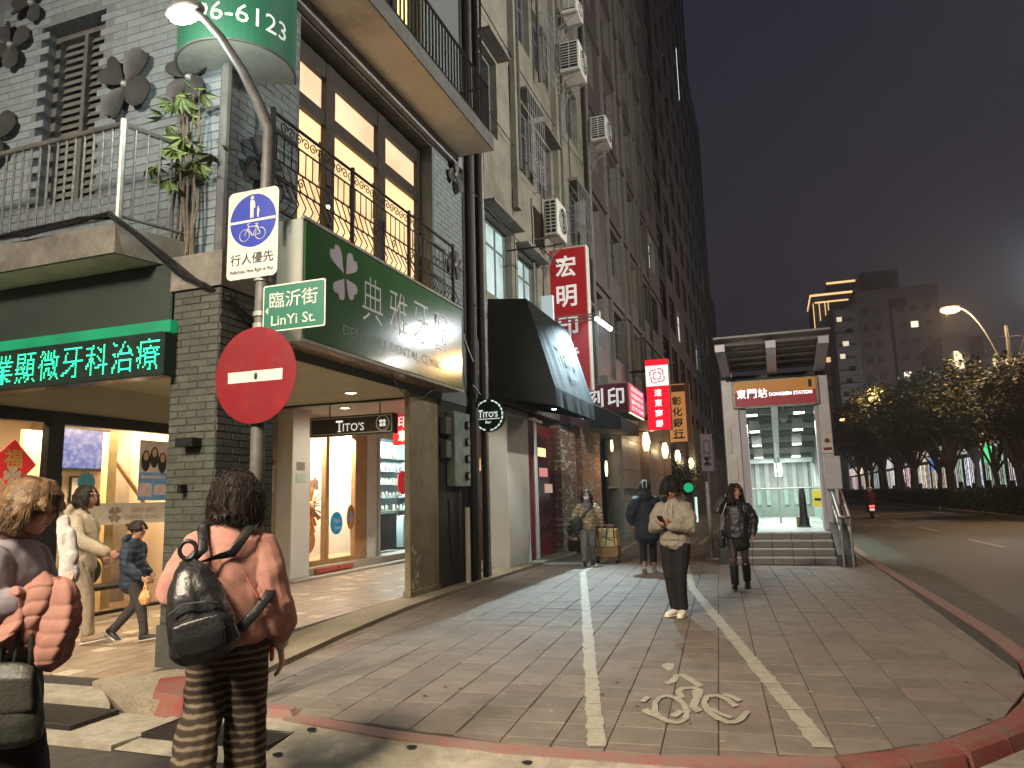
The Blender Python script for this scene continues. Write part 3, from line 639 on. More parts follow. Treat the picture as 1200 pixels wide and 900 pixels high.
mb = MB(); mb.cbox((-5.40, 10.25, .1), (-5.30, 11.28, 3.2), .012); part('shaft', mb, m_olive, c2)
mb = MB(); mb.cbox((-5.415, 10.22, -.1), (-5.285, 11.30, .14), .01); part('base', mb, m_olive, c2)
mb = MB()
for k in range(26):
    y, z = 10.30+random.random()*.28, .18+random.random()**1.5*.62; r = random.uniform(.012, .045)
    mb.add([(-5.2985, y+r*.6*cos(a)*random.uniform(.6, 1.2), z+r*1.4*sin(a)*random.uniform(.6, 1.2)) for a in np.linspace(0, 2*pi, 9, endpoint=False)], [tuple(range(9))])
part('peeled_patch', mb, m_white, c2)
# green signboard
gs = thing('green_signboard', (-5.1, 9.2, 3.3), 'big glossy green dental signboard projecting over the arcade', 'sign')
m_gsign = M('green_sign_face', (.048, .14, .044), (.042, .126, .039), 2, .9, .0, 12, spec=.0, coat=1.)
m_silver = M('silver_letter', (.42, .44, .42), (.36, .38, .36), 8, .35, metal=.4)
mb = MB(); mb.cbox((-5.28, 6.87, 3.31), (-4.925, 11.46, 4.78), .012); part('sign_box', mb, M('sign_box_cream', (.50, .50, .42), (.45, .45, .38), 3, .5), gs)
mb = MB(); mb.cbox((-4.924, 6.9, 3.35), (-4.90, 11.43, 4.75), .006); part('sign_face', mb, m_gsign, gs)
mb = MB(); mb.cbox((-4.93, 6.86, 4.755), (-4.89, 11.47, 4.80), .006); mb.cbox((-4.93, 6.86, 3.30), (-4.89, 11.47, 3.345), .006); part('sign_edge', mb, m_steel, gs)
mb = MB()
for i in range(4): mb.box((-5.22, 6.862, 3.62+i*.045), (-5.02, 6.868, 3.632+i*.045))
part('vent', mb, m_black, gs)
def heart(mb, cy, cz, a, L, W, X, d=.012):
    pts = []
    for i in range(20):
        q = 2*pi*i/20; du = L*(.5+.5*cos(q))*(.86 if i == 0 else 1); dv = W*sin(q)*(.62+.55*cos(q)); pts.append((X, cy+du*cos(a)-dv*sin(a), cz+du*sin(a)+dv*cos(a)))
    mb.ext(pts, (d, 0, 0))
mb = MB()
for a, l in ((.95, .34), (2.3, .38), (-.7, .28), (-2.1, .3)): heart(mb, 7.72+.04*cos(a), 4.30+.04*sin(a), a, l, .17, -4.899)
part('clover_logo', mb, M('pale_lilac', (.55, .52, .6), (.5, .47, .55), 3, .5), gs)
mb = MB()
for i, ch in enumerate('典雅牙醫'): text(mb, ch, (-4.897, 8.42+i*.72, 4.16), .54, .62, (0, 1, 0), bold=-.012)
part('lettering', mb, m_silver, gs)
mb = MB(); text(mb, 'DENT ART DENTAL CLINIC', (-4.897, 9.15, 3.62), 2.9, .13, (0, 1, 0)); part('lettering', mb, M('sage_letter', (.16, .27, .15), rough=.4), gs)
mb = MB(); mb.quad((-5.26, 6.95, 3.306), (-4.95, 6.95, 3.306), (-4.95, 11.4, 3.306), (-5.26, 11.4, 3.306)); part('soffit_board', mb, M('glossy_wood', (.30, .22, .15), (.2, .14, .09), 3, .25), gs)
mb = MB(); mb.tube([(-5.05, 9.2, 3.29), (-5.04, 9.4, 3.12), (-5.03, 9.75, 3.02), (-5.03, 10.15, 3.06), (-5.04, 10.5, 3.22), (-5.05, 10.6, 3.3)], .012, 6); part('cable', mb, m_black, gs)
# rounded corner signboard with the phone number
cs = thing('corner_signboard', (-5.0, 6.1, 6.2), 'rounded dark green corner sign with a phone number at the top edge', 'sign')
m_gs2 = EM('backlit_green', (.02, .14, .075), .30, (.03, .14, .08))
arcp = [(-5.28+.62*cos(a), 6.12+.62*sin(a)) for a in np.linspace(-pi*.98, .25*pi, 34)]
mb = MB()
for (a, b) in zip(arcp, arcp[1:]): mb.quad((*a, 6.25), (*b, 6.25), (*b, 8.4), (*a, 8.4))
part('sign_face', mb, m_gs2, cs, smooth=True)
mb = MB(); mb.add([(*p, 6.25) for p in arcp], [tuple(reversed(range(len(arcp))))]); part('sign_base', mb, M('grey_sheet', (.35, .36, .32), rough=.6), cs)
mb = MB()
for (a, b) in zip(arcp, arcp[1:]): mb.tube([(*a, 6.25), (*b, 6.25)], .014, 5)
part('sign_rim', mb, m_trim, cs)
def wrap(p):
    s = p.x/.625; a = -pi*.25+s; return Vector((-5.28+.625*cos(a), 6.12+.625*sin(a), p.z))
mb = MB(); text(mb, '96-6123', (.0, 0, 6.56), 1.0, .21, (1, 0, 0), fn=wrap); part('lettering', mb, EM('sign_white', (.8, .9, .8), .5), cs)
# cable bundle across the balcony
mb = MB()
cb = thing('cable_bundle', (-6.5, 5.3, 4.2), 'tangled bundle of black cables along the balcony edge and down the column', 'cables')
for k in range(9):
    j = lambda s=.03: random.uniform(-s, s); mb = MB(); sag = random.uniform(.02, .09)
    pts = [(-9, 5.13+j(), 4.32+j()), (-8, 5.12+j(), 4.33+j(.04)), (-7, 5.13+j(), 4.31+j(.04)-sag*.4), (-6.3, 5.13+j(), 4.33+j()), (-5.86, 5.10+j(), 4.30+j()), (-5.62, 5.28+j(), 4.14-sag), (-5.35, 5.45+j(.02), 3.86+j(.04)-sag), (-5.05, 5.5+j(.02), 3.64+j(.03)-sag*.5), (-4.86, 5.62+j(.02), 3.5+j(.03)), (-4.85, 6.05+j(.02), 3.3+j(.03)), (-4.95, 6.5, 3.22+j())]
    sm = []
    for a, b in zip(pts, pts[1:]): sm += [tuple(Vector(a).lerp(Vector(b), t)) for t in (0, .5)]
    sm.append(pts[-1]); mb.tube(sm, random.choice((.008, .011, .014)), 5); part('cable', mb, m_black, cb)
# climbing plant
vp = thing('climbing_plant', (-5.62, 5.85, 3.9), 'climbing plant with bare stems and bright lobed leaves at the wall corner', 'plant')
m_stem = M('vine_stem', (.17, .14, .1), (.1, .085, .06), 20, .8, .4, 60)
for k in range(7):
    x = -5.82+k*.05; mb = MB(); pts = [(x+random.uniform(-.03, .03), 5.86+random.uniform(-.05, .02), 3.85+i*.26) for i in range(8 if k % 2 else 9)]; mb.tube(pts, [.018*(1-i/14) for i in range(len(pts))], 6); part('stem', mb, m_stem, vp)
m_leaf = M('vine_leaf', (.16, .21, .06), (.11, .16, .045), 12, .5, .2, 40, rnd=.35)
def leaf_mesh(s):
    mb = MB()
    for a in (-.9, -.3, .3, .9):
        d = Vector((sin(a), cos(a), -.25*abs(a))); n = Vector((d.y, -d.x, 0)); q = [Vector((0, 0, 0)), d*s*.5+n*s*.16, d*s, d*s*.5-n*s*.16]; q[2].z -= s*.2
        mb.add([tuple(p) for p in q], [(0, 1, 2, 3)])
    return mb
lms = [leaf_mesh(s).mesh(m_leaf) for s in (.13, .17, .2)]
for c, nn, sp in (((-5.68, 5.78, 5.85), 10, .15), ((-5.72, 5.74, 5.15), 14, .2), ((-5.42, 5.74, 5.02), 9, .13)):
    for _ in range(nn):
        o = link('leaf', random.choice(lms), vp); o.location = Vector(c)+Vector((random.gauss(0, sp), random.uniform(-.16, .08), random.gauss(0, sp*.75)))-vp.location
        o.rotation_euler = (R(random.uniform(200, 280)), R(random.uniform(-35, 35)), R(random.uniform(-180, 180)))
# ================================================================== STREET SIGN POLE
sp = thing('street_sign_pole', (-3.94, 4.9, 0), 'tall grey steel street lamp pole with curved neck carrying the traffic signs', 'pole')
mb = MB(); mb.tube([(-3.94, 4.9, -.1), (-3.90, 4.9, 1.84), (-3.9, 4.9, 3.1), (-3.87, 4.9, 4.67), (-3.98, 4.9, 4.93), (-4.17, 4.9, 5.3), (-4.42, 4.9, 5.69), (-4.62, 4.9, 5.93), (-4.74, 4.9, 6.03)], [.06, .058, .056, .052, .048, .042, .036, .034, .034], 14); part('pole', mb, M('weathered_pole_paint', (.15, .15, .145), (.10, .10, .096), 9, .55, .2, 50, metal=.2, grime=(.07, .06, .05), gscale=4), sp, smooth=True)
mb = MB()
for z in (2.2, 2.95, 3.05, 3.35, 4.05): mb.cyl((-3.9, 4.9), .068, z-.02, z+.02, 14)
part('clamp', mb, m_steel, sp)
mb = MB(); mb.ell((-4.86, 4.9, 6.07), (.22, .12, .07)); part('lamp_head', mb, m_steel, sp, smooth=True)
mb = MB(); mb.ell((-4.86, 4.9, 6.015), (.16, .09, .05)); part('lamp_lens', mb, EM('lamp_lens', (.95, 1, .85), 30), sp, smooth=True)
Y = 4.83
def plate(mb, x0, x1, z0, z1, y, r=.04, d=.006, mi=0, skew=0):
    pts = []
    for cx, cz, a0 in ((x1-r, z1-r, 0), (x0+r, z1-r, 90), (x0+r, z0+r, 180), (x1-r, z0+r, 270)):
        for k in range(5): a = R(a0+k*22.5); pts.append((cx+r*cos(a), y, cz+r*sin(a)))
    mb.ext(pts, (0, d, 0), mi)
m_swhite = M('reflective_white', (.56, .58, .52), (.51, .53, .475), 3, .35, spec=.6)
m_sblue = M('sign_blue', (.012, .035, .34), (.012, .03, .3), 3, .35, spec=.6)
m_sred = M('sign_red', (.19, .008, .013), (.155, .008, .012), 3, .35, spec=.5, grime=(.24, .02, .02), gscale=5)
m_sgreen = M('sign_green', (.01, .14, .085), (.01, .12, .075), 3, .35, spec=.6)
m_ink = M('sign_ink', (.012, .012, .014), rough=.5)
s1 = thing('pedestrian_priority_sign', (-3.96, Y, 3.35), 'white sign with a blue disc of walkers and bicycle on the pole', 'road sign')
mb = MB(); plate(mb, -4.21, -3.70, 3.355, 4.125, Y, .05, .004); part('sign_plate', mb, m_swhite, s1)
cx, cz, rr = -3.955, 3.855, .232
def disc(mb, cx, cz, r, y, n=40, a0=0, a1=2*pi): mb.add([(cx+r*cos(a), y, cz+r*sin(a)) for a in np.linspace(a0, a1, n, endpoint=(a1-a0 < 6))], [tuple(range(n))])
mb = MB(); disc(mb, cx, cz, rr, Y-.0015); part('blue_disc', mb, m_sblue, s1)
mb = MB(); y = Y-.003; mb.quad((cx-rr+.003, y, cz-.013), (cx+rr-.003, y, cz-.013), (cx+rr-.003, y, cz+.009), (cx-rr+.003, y, cz+.009))
def figure(mb, x, z, h, y):
    disc(mb, x, z+h*.91, h*.085, y, 16)
    mb.add([(x+a*h, y, z+b*h) for a, b in ((-.09, .80), (.09, .80), (.15, .68), (.17, .44), (.12, .44), (.10, .62), (.085, .42), (.085, 0), (.01, 0), (0, .38), (-.01, 0), (-.085, 0), (-.085, .42), (-.10, .62), (-.12, .44), (-.17, .44), (-.15, .68))], [tuple(reversed(range(14)))])
figure(mb, cx-.01, cz+.022, .195, y-.0008); figure(mb, cx+.052, cz+.022, .095, y-.0008); part('walkers_symbol', mb, m_swhite, s1)
mb = MB(); zc = cz-.125
for dx in (-.08, .08):
    mb.tube([(cx+dx+.05*cos(a), y, zc+.05*sin(a)) for a in np.linspace(0, 2*pi, 22, endpoint=False)], .0042, 4, closed=True)
for a, b in (((-.08, 0), (-.04, .07)), ((-.04, .07), (.045, .07)), ((.045, .07), (0, -.01)), ((0, -.01), (-.045, .06)), ((0, -.01), (.08, 0)), ((.08, 0), (.04, .085)), ((-.04, .07), (-.05, .095)), ((-.05, .095), (-.025, .1)), ((.025, .09), (.06, .09))):
    mb.tube([(cx+a[0], y, zc+a[1]), (cx+b[0], y, zc+b[1])], .0052, 4)
part('bicycle_symbol', mb, m_swhite, s1)
mb = MB(); text(mb, '行人優先', (cx, y, 3.525), .43, .098, bold=.003); text(mb, 'Pedestrians Have Right of Way', (cx, y, 3.415), .43, .045); part('lettering', mb, m_ink, s1)
s2 = thing('street_name_sign', (-3.53, Y, 2.87), 'green street name plate with white lettering on the pole', 'street sign')
mb = MB(); plate(mb, -3.83, -3.235, 2.875, 3.265, Y, .02, .004); part('sign_border', mb, m_swhite, s2)
mb = MB(); plate(mb, -3.818, -3.247, 2.887, 3.253, Y-.002, .015, .002); part('sign_plate', mb, m_sgreen, s2)
mb = MB(); y = Y-.0035; text(mb, '臨沂街', (-3.535, y, 3.135), .46, .135, bold=.004); text(mb, 'LinYi St.', (-3.535, y, 2.965), .42, .085, bold=.006); mb.add([(-3.805, y, 3.05), (-3.775, y, 3.02), (-3.775, y, 3.08)], [(0, 1, 2)]); part('lettering', mb, m_swhite, s2)
s3 = thing('no_entry_sign', (-3.875, Y, 2.13), 'round red no entry sign with white bar on the pole', 'road sign')
mb = MB(); mb.ext([(-3.875+.395*cos(a), Y-.02, 2.53+.395*sin(a)) for a in np.linspace(0, 2*pi, 48, endpoint=False)], (0, .004, 0)); part('sign_disc', mb, m_sred, s3)
mb = MB(); y = Y-.0215; mb.quad((-4.14, y, 2.475), (-3.61, y, 2.475), (-3.61, y, 2.565), (-4.14, y, 2.565)); part('white_bar', mb, m_swhite, s3)
mb = MB(); mb.ell((-3.865, y-.002, 2.52), (.016, .006, .03)); part('bolt', mb, m_ink, s3)
# ================================================================== DENTAL CLINIC FRONT (x = -8.9, along the arcade)
dc = thing('dental_clinic', (-8.9, 7, 0), 'dental clinic glass front with black frame and warm lit interior', 'shop front')
m_glass = GLASS('shop_glass'); XF = -8.9
m_warmw = M('warm_wall', (.72, .55, .38), (.66, .5, .35), 1.5, .6); m_wood = M('honey_wood', (.42, .25, .11), (.34, .19, .08), 4, .4)
m_brown = M('brown_door', (.26, .16, .10), (.21, .13, .08), 5, .5)
mb = MB(); mb.box((XF-.06, 2.5, 2.62), (XF+.05, 9.2, 2.78)); mb.box((XF-.06, 6.98, .05), (XF+.06, 7.2, 2.62)); mb.box((XF-.06, 2.5, 0), (XF+.05, 9.2, .09)); mb.box((XF-.06, 9.12, .09), (XF+.05, 9.2, 2.62))
fr = part('frame', mb, m_black, dc)
for a, b in ((4.6, 6.98), (7.2, 9.12)):
    mb = MB(); mb.quad((XF, a, .09), (XF, b, .09), (XF, b, 2.62), (XF, a, 2.62)); part('pane', mb, m_glass, fr)
mb = MB(); mb.box((XF-.1, 2.5, 2.78), (XF+.03, 9.22, 3.26)); part('bulkhead', mb, m_ceil, dc)
mb = MB(); mb.quad((XF+.006, 4.6, 1.27), (XF+.006, 6.97, 1.27), (XF+.006, 6.97, 1.56), (XF+.006, 4.6, 1.56)); mb.quad((XF+.006, 7.21, 1.27), (XF+.006, 9.11, 1.27), (XF+.006, 9.11, 1.57), (XF+.006, 7.21, 1.57)); part('frosted_band', mb, M('frosted_film', (.70, .62, .50), rough=.5), dc)
mb = MB()
for a in (.9, 2.4, 3.9, 5.4): heart(mb, 8.12, 1.41, a, .12, .07, XF+.008, .002)
text(mb, 'DENT ART', (XF+.009, 8.62, 1.465), .42, .06, (0, 1, 0)); text(mb, 'DENTAL CLINIC', (XF+.009, 8.62, 1.36), .62, .06, (0, 1, 0)); part('lettering', mb, M('grey_print', (.3, .25, .19), rough=.6), dc)
# interior
mb = MB(); mb.box((-12.2, 4.6, 0), (-12.1, 9.25, 3.2)); mb.box((-12.1, 4.5, 0), (-8.96, 4.6, 3.2)); mb.box((-12.1, 9.2, 0), (-8.96, 9.3, 3.2)); mb.box((-12.1, 4.6, 3.0), (-8.96, 9.2, 3.06)); part('inner_wall', mb, m_warmw, dc)
mb = MB(); mb.box((-12.1, 4.6, 0), (-8.96, 9.2, .06)); part('inner_floor', mb, m_brown, dc)
mb = MB(); mb.box((-9.7, 4.7, .06), (-9.6, 7.15, 2.3)); part('brown_partition', mb, m_brown, dc)
mb = MB(); mb.box((-9.72, 7.25, .06), (-9.65, 8.55, 2.6)); part('pale_partition', mb, m_warmw, dc)
mb = MB(); mb.box((-9.4, 8.30, .06), (-9.28, 8.46, 2.62)); part('lit_post', mb, M('yellow_post', (.8, .62, .3), rough=.5), dc)
for z0 in (1.2, 1.85): mb = MB(); mb.tube([(-9.5, 8.5, z0+.5), (-9.5, 9.2, z0-.25)], .035, 8); part('stair_rail', mb, m_wood, dc)
mb = MB(); mb.box((-9.9, 8.46, .06), (-9.8, 9.2, 2.3)); part('stair_wall', mb, M('grey_beige', (.42, .36, .3), rough=.6), dc)
for y0, y1, z0, z1 in ((7.55, 7.85, 1.62, 1.98), (7.98, 8.27, 1.58, 1.98)):
    mb = MB(); mb.box((-9.64, y0, z0), (-9.62, y1, z1)); p = part('picture_frame', mb, m_black, dc); mb = MB(); mb.box((-9.619, y0+.03, z0+.03), (-9.615, y1-.03, z1-.03)); part('picture', mb, m_soffit, p)
tv = thing('wall_television', (-9.6, 8.1, 2.07), 'wall television with a bright blue picture inside the clinic', 'television')
mb = MB(); mb.box((-9.6, 7.72, 2.05), (-9.55, 8.55, 2.68)); part('casing', mb, m_black, tv)
mt = EM('tv_picture', (.35, .45, 1), .55, (.02, .02, .03)); t = mt.node_tree; g = t.nodes.new('ShaderNodeNewGeometry'); v = t.nodes.new('ShaderNodeTexNoise'); v.inputs['Scale'].default_value = 9; v.inputs['Detail'].default_value = 4; cr = t.nodes.new('ShaderNodeValToRGB')
cr.color_ramp.elements[0].color = (.05, .12, .6, 1); cr.color_ramp.elements[1].color = (.6, .55, .95, 1); t.links.new(g.outputs['Position'], v.inputs['Vector']); t.links.new(v.outputs['Fac'], cr.inputs[0]); cr.color_ramp.elements[0].position = .38; cr.color_ramp.elements[1].position = .6; q_ = cr.color_ramp.elements.new(.5); q_.color = (.12, .3, .95, 1); t.links.new(cr.outputs[0], t.nodes['Principled BSDF'].inputs['Emission Color'])
mb = MB(); mb.quad((-9.548, 7.75, 2.09), (-9.548, 8.52, 2.09), (-9.548, 8.52, 2.65), (-9.548, 7.75, 2.65)); part('screen', mb, mt, tv)
mb = MB(); c = (XF+.012, 6.56, 2.07); r = .31; mb.ext([(c[0], c[1]-r*1.0, c[2]), (c[0], c[1], c[2]-r), (c[0], c[1]+r, c[2]), (c[0], c[1], c[2]+r)], (.004, 0, 0))
fu = thing('lucky_paper_diamond', (XF+.012, 6.56, 1.76), 'red diamond new year paper with golden character on the clinic door', 'decoration')
part('paper', mb, EM('red_paper', (.9, .03, .03), .18, (.7, .03, .03)), fu); mb = MB(); text(mb, '福', (XF+.018, 6.56, 2.14), .24, .24, (0, 1, 0), bold=.02); part('character', mb, M('gold_print', (.75, .5, .12), rough=.4), fu)
mb = MB(); [heart(mb, 6.56, 1.93, a, .12, .08, XF+.018, .002) for a in (0, 1.57, 3.14, 4.71)]; part('paper_flower', mb, M('pale_gold', (.8, .65, .45), rough=.5), fu)
po = thing('clinic_poster', (XF+.01, 8.78, 1.6), 'blue and white poster of three smiling women on the clinic window', 'poster')
mb = MB(); mb.box((XF+.004, 8.5, 1.6), (XF+.008, 9.07, 2.5)); part('sheet', mb, M('poster_cream', (.78, .70, .6), rough=.35), po)
mb = MB(); x = XF+.009; mb.quad((x, 8.5, 1.6), (x, 9.07, 1.6), (x, 9.07, 2.02), (x, 8.5, 2.02)); part('blue_field', mb, M('poster_blue', (.12, .32, .62), (.2, .42, .7), 5, .35), po)
hm, km = M('poster_hair', (.03, .02, .018), rough=.4), M('poster_skin', (.68, .42, .3), rough=.4)
mh, mk = MB(), MB()
def pell(mb, y, z, a, b, x): mb.add([(x, y+a*cos(q), z+b*sin(q)) for q in np.linspace(0, 2*pi, 20, endpoint=False)], [tuple(range(20))])
for y, z in ((8.62, 2.24), (8.78, 2.3), (8.94, 2.22)):
    pell(mh, y, z-.05, .085, .16, x+.001+.0002*y); pell(mk, y, z+.02, .045, .066, x+.004)
part('hair_print', mh, hm, po); part('face_print', mk, km, po)
mb = MB(); mb.quad((x+.001, 8.52, 1.66), (x+.001, 8.76, 1.66), (x+.001, 8.76, 1.86), (x+.001, 8.52, 1.86)); mb.quad((x+.001, 8.8, 1.68), (x+.001, 9.05, 1.68), (x+.001, 9.05, 1.84), (x+.001, 8.8, 1.84)); mb.quad((x+.001, 8.55, 1.93), (x+.001, 9.0, 1.93), (x+.001, 9.0, 1.97), (x+.001, 8.55, 1.97)); part('inset_print', mb, M('poster_pale', (.7, .62, .6), (.6, .4, .42), 9, .4), po)
bd = solo('round_badge', MB().add([(XF+.012, 7.62+.14*cos(q), 1.86+.13*sin(q)) for q in np.linspace(0, 2*pi, 24, endpoint=False)], [tuple(range(24))]), M('badge_teal', (.06, .28, .38), (.09, .33, .43), 8, .4), 'small teal badge sticker on the clinic glass beside the pictures', 'sticker')
lamp('clinic_light', 'AREA', (-9.4, 6.5, 2.95), 170, (1, .74, .44), (3.4, .5), to=(-9.7, 6.5, 0)); lamp('clinic_light', 'AREA', (-9.35, 8.3, 2.95), 140, (1, .76, .46), (1.4, .4), to=(-9.7, 8.3, 0))
lamp('clinic_sign_reflect', 'POINT', (-9.3, 8.75, 2.3), 6, (1, .8, .5), .1)
bn = thing('black_bench', (-8.5, 7.5, .05), 'low black bench with round seats outside the clinic window', 'bench'); mb = MB(); mb.cbox((-8.7, 7.0, .45), (-8.3, 8.3, .5), .01); part('seat', mb, m_black, bn)
for y in (7.1, 8.2):
    mb = MB(); mb.tube([(-8.65, y, .05), (-8.4, y, .46)], .02, 6); mb.tube([(-8.35, y, .05), (-8.6, y, .46)], .02, 6); part('leg', mb, m_black, bn)
mb = MB(); mb.ell((-8.5, 7.35, .7), (.17, .2, .2)); part('cushion', mb, m_black, bn, smooth=True)
# ================================================================== TITO'S SHOP
ts = thing('jewellery_shop', (-8.9, 15, 0), 'bright jewellery shop front with white frame inside the arcade', 'shop front')
m_stone = M('pale_granite', (.40, .35, .30), (.33, .29, .25), 20, .45, .1, 60)
mb = MB(); mb.box((-12, 11.6, -.02), (-8.35, 17.4, .10)); mb.box((-12, 12.1, .10), (-8.62, 17.4, .24), 0); part('step', mb, m_stone, ts)
mb = MB(); mb.cbox((-9.05, 11.75, .1), (-8.55, 12.34, 3.3), .01); part('white_column', mb, M('bright_white', (.75, .74, .72), (.7, .69, .67), 2, .4), ts)
for y0, y1 in ((12.6, 13.35), (13.38, 13.95)): mb = MB(); mb.cbox((-8.64, y0, .12), (-8.56, y1, .22), .008); part('red_edge_brick', mb, M('glazed_red', (.42, .09, .05), (.36, .07, .04), 8, .35), ts)
m_peach = M('peach_wall', (.80, .66, .50), (.74, .6, .45), 1.5, .6)
mb = MB(); mb.box((-9.75, 12.3, .24), (-9.65, 16.0, 3.3)); part('display_back', mb, m_peach, ts)
mb = MB(); mb.box((-9.65, 12.3, .24), (-8.85, 15.1, .34)); part('display_plinth', mb, m_wood, ts)
mb = MB(); mb.box((-8.96, 12.34, 3.0), (-8.84, 17.35, 3.3)); mb.box((-8.96, 14.98, .24), (-8.84, 15.42, 3.0)); mb.box((-8.95, 15.5, .24), (-8.86, 15.62, 3.0)); mb.box((-8.95, 17.15, .24), (-8.86, 17.4, 3.0)); fr = part('white_frame', mb, m_white, ts)
mb = MB(); mb.box((-8.98, 13.34, .34), (-8.86, 13.46, 3.0)); mb.box((-8.98, 14.5, .34), (-8.86, 14.98, 3.0)); part('wood_mullion', mb, m_wood, ts)
mb = MB(); mb.box((-8.92, 15.42, .24), (-8.88, 15.5, 3.0)); part('black_jamb', mb, m_black, ts)
for a, b in ((12.34, 13.3), (13.46, 14.45), (15.62, 16.4), (16.4, 17.15)): mb = MB(); mb.quad((-8.9, a, .26), (-8.9, b-.01, .26), (-8.9, b-.01, 3.0), (-8.9, a, 3.0)); part('pane', mb, m_glass, fr)
mb = MB(); mb.tube([(-8.86, 16.36, 1.0), (-8.83, 16.36, 1.02), (-8.83, 16.36, 1.6), (-8.86, 16.36, 1.62)], .014, 6); part('door_handle', mb, m_steel, ts)
m_cool = M('cool_white_wall', (.62, .75, .74), (.57, .7, .7), 2, .5)
mb = MB(); mb.box((-11.0, 15.1, .24), (-10.9, 20.5, 3.3)); mb.box((-10.9, 20.4, .24), (-8.9, 20.5, 3.3)); mb.box((-10.9, 15.1, 3.25), (-8.96, 20.4, 3.32)); part('cool_wall', mb, m_cool, ts)
for k in range(5): mb = MB(); mb.box((-10.9, 15.2, 1.2+k*.38), (-10.6, 20.4, 1.22+k*.38)); part('shelf', mb, m_steel, ts)
bottle = MB(); bottle.ell((0, 0, .09), (.05, .05, .09), 8, 6); bottle.cyl((0, 0), .018, .16, .22, 6)
for k in range(5):
    row = MB()
    for i in range(22):
        if random.random() < .85: row.ell((-10.72, 15.5+i*.22, 1.22+k*.38+.08), (.045, .05, random.uniform(.06, .11)), 8, 6)
    part('jewellery_row', row, M('jewel_%d' % k, random.choice(((.25, .22, .2), (.5, .3, .2), (.2, .25, .3), (.6, .55, .4))), None, 30, .3), ts, kind='stuff')
mb = MB(); mb.cbox((-9.5, 15.7, .3), (-9.15, 16.95, 1.2), .01); part('dark_counter', mb, m_black, ts); mb = MB(); mb.box((-9.5, 17.4, .3), (-9.2, 20, 1.1)); part('white_counter', mb, m_cool, ts)
mb = MB(); mb.ell((-8.87, 16.75, 1.95), (.006, .26, .3), 14, 10); part('red_flower_decal', mb, EM('red_decal', (.8, .03, .04), .25), ts)
lamp('shop_light', 'AREA', (-8.99, 14.1, 2.92), 330, (1, .86, .68), (3.3, .15), to=(-9.6, 14.1, 1.1)); lamp('shop_light', 'AREA', (-9.6, 17.5, 3.2), 900, (.75, .98, 1), (4.5, .8), to=(-10.7, 17.5, 1.0))
sb = thing('sunburst_ornament', (-9.3, 13.35, 1.4), 'orange sunburst of wooden sticks in the shop window', 'ornament')
mo = M('orange_wood', (.62, .25, .05), (.48, .18, .04), 9, .5); mw = M('brown_stick', (.3, .15, .06), (.22, .1, .04), 9, .5)
for k in range(26):
    a = 2*pi*k/26+random.uniform(-.08, .08); l = random.uniform(.35, .62); mb = MB(); mb.tube([(-9.3, 13.42+.06*cos(a), 1.42+.06*sin(a)), (-9.28+random.uniform(-.1, .05), 13.42+l*cos(a), 1.42+l*1.1*sin(a))], [.012, .03], 5); part('stick', mb, mo if k % 3 else mw, sb)
mb = MB(); mb.ell((-9.3, 13.42, 1.42), (.06, .12, .12)); part('hub', mb, mo, sb)
for nm, y, z, ry, rz, m, lb in (('sticker', 12.72, .75, .25, .26, mo, 'orange sticker with blue snowflake low on the shop window'), ('sticker', 14.3, 1.17, .17, .27, mo, 'orange sticker with blue snowflake on the wood post of the shop window'), ('sticker', 13.74, 1.06, .24, .24, M('cyan_blue', (.02, .28, .62), rough=.4), 'round blue sticker with white script on the shop window')):
    t = thing(nm, (-8.84, y, z), lb, 'sticker', 'round stickers on the jewellery shop window'); mb = MB(); mb.ell((-8.855, y, z), (.004, ry, rz), 20, 8); part('sticker_disc', mb, m, t)
    mb = MB()
    if m is mo: [mb.box((-8.85, y-.018, z-.12), (-8.848, y+.018, z+.12)) if k == 0 else mb.tube([(-8.849, y+.1*cos(k), z+.12*sin(k)), (-8.849, y-.1*cos(k), z-.12*sin(k))], .02, 4) for k in (0, .6, 1.5, 2.4)]
    else: text(mb, 'Tito\'s', (-8.849, y, z+.06), .26, .1, (0, 1, 0)); text(mb, 'Season', (-8.849, y+.05, z-.09), .26, .07, (0, 1, 0))
    part('print', mb, M('print_blue', (.2, .35, .75), rough=.5) if m is mo else m_white, t)
bk = M('display_dark', (.1, .08, .07), rough=.5)
for y, z0, z1, w_, c in ((12.75, 2.1, 2.6, .12, M('red_cloth', (.55, .06, .03), rough=.7)), (12.85, 1.75, 1.98, .1, bk), (13.75, 1.78, 2.0, .3, bk), (13.9, 1.2, 1.6, .03, bk)):
    o = solo('display_card', MB().box((-9.55, y, z0), (-9.52, y+w_, z1)), c, {2.1: 'red hanging cloth in the shop window display', 1.75: 'small dark card left of the mullion in the shop window', 1.78: 'wide dark card right of the mullion in the shop window', 1.2: 'thin dark stick leaning in the shop window'}[z0], 'display card')
hs = thing('hanging_shop_sign', (-6.85, 11, 2.65), 'long hanging black sign reading Titos in the arcade', 'sign')
mb = MB(); mb.cbox((-7.66, 11.0, 2.64), (-6.0, 11.16, 2.98), .006); part('sign_board', mb, M('charcoal_board', (.05, .043, .036), (.04, .035, .03), 3, .4), hs)
mb = MB()
for a, b in (((-7.63, 2.67), (-6.03, 2.67)), ((-6.03, 2.67), (-6.03, 2.95)), ((-6.03, 2.95), (-7.63, 2.95)), ((-7.63, 2.95), (-7.63, 2.67))): mb.tube([(a[0], 10.998, a[1]), (b[0], 10.998, b[1])], .008, 4)
mb.tube([(-6.2+.12*cos(a), 10.994, 2.815+.13*sin(a)) for a in np.linspace(0, 2*pi, 26, endpoint=False)], .011, 4, closed=True)
part('sign_border', mb, m_white, hs)
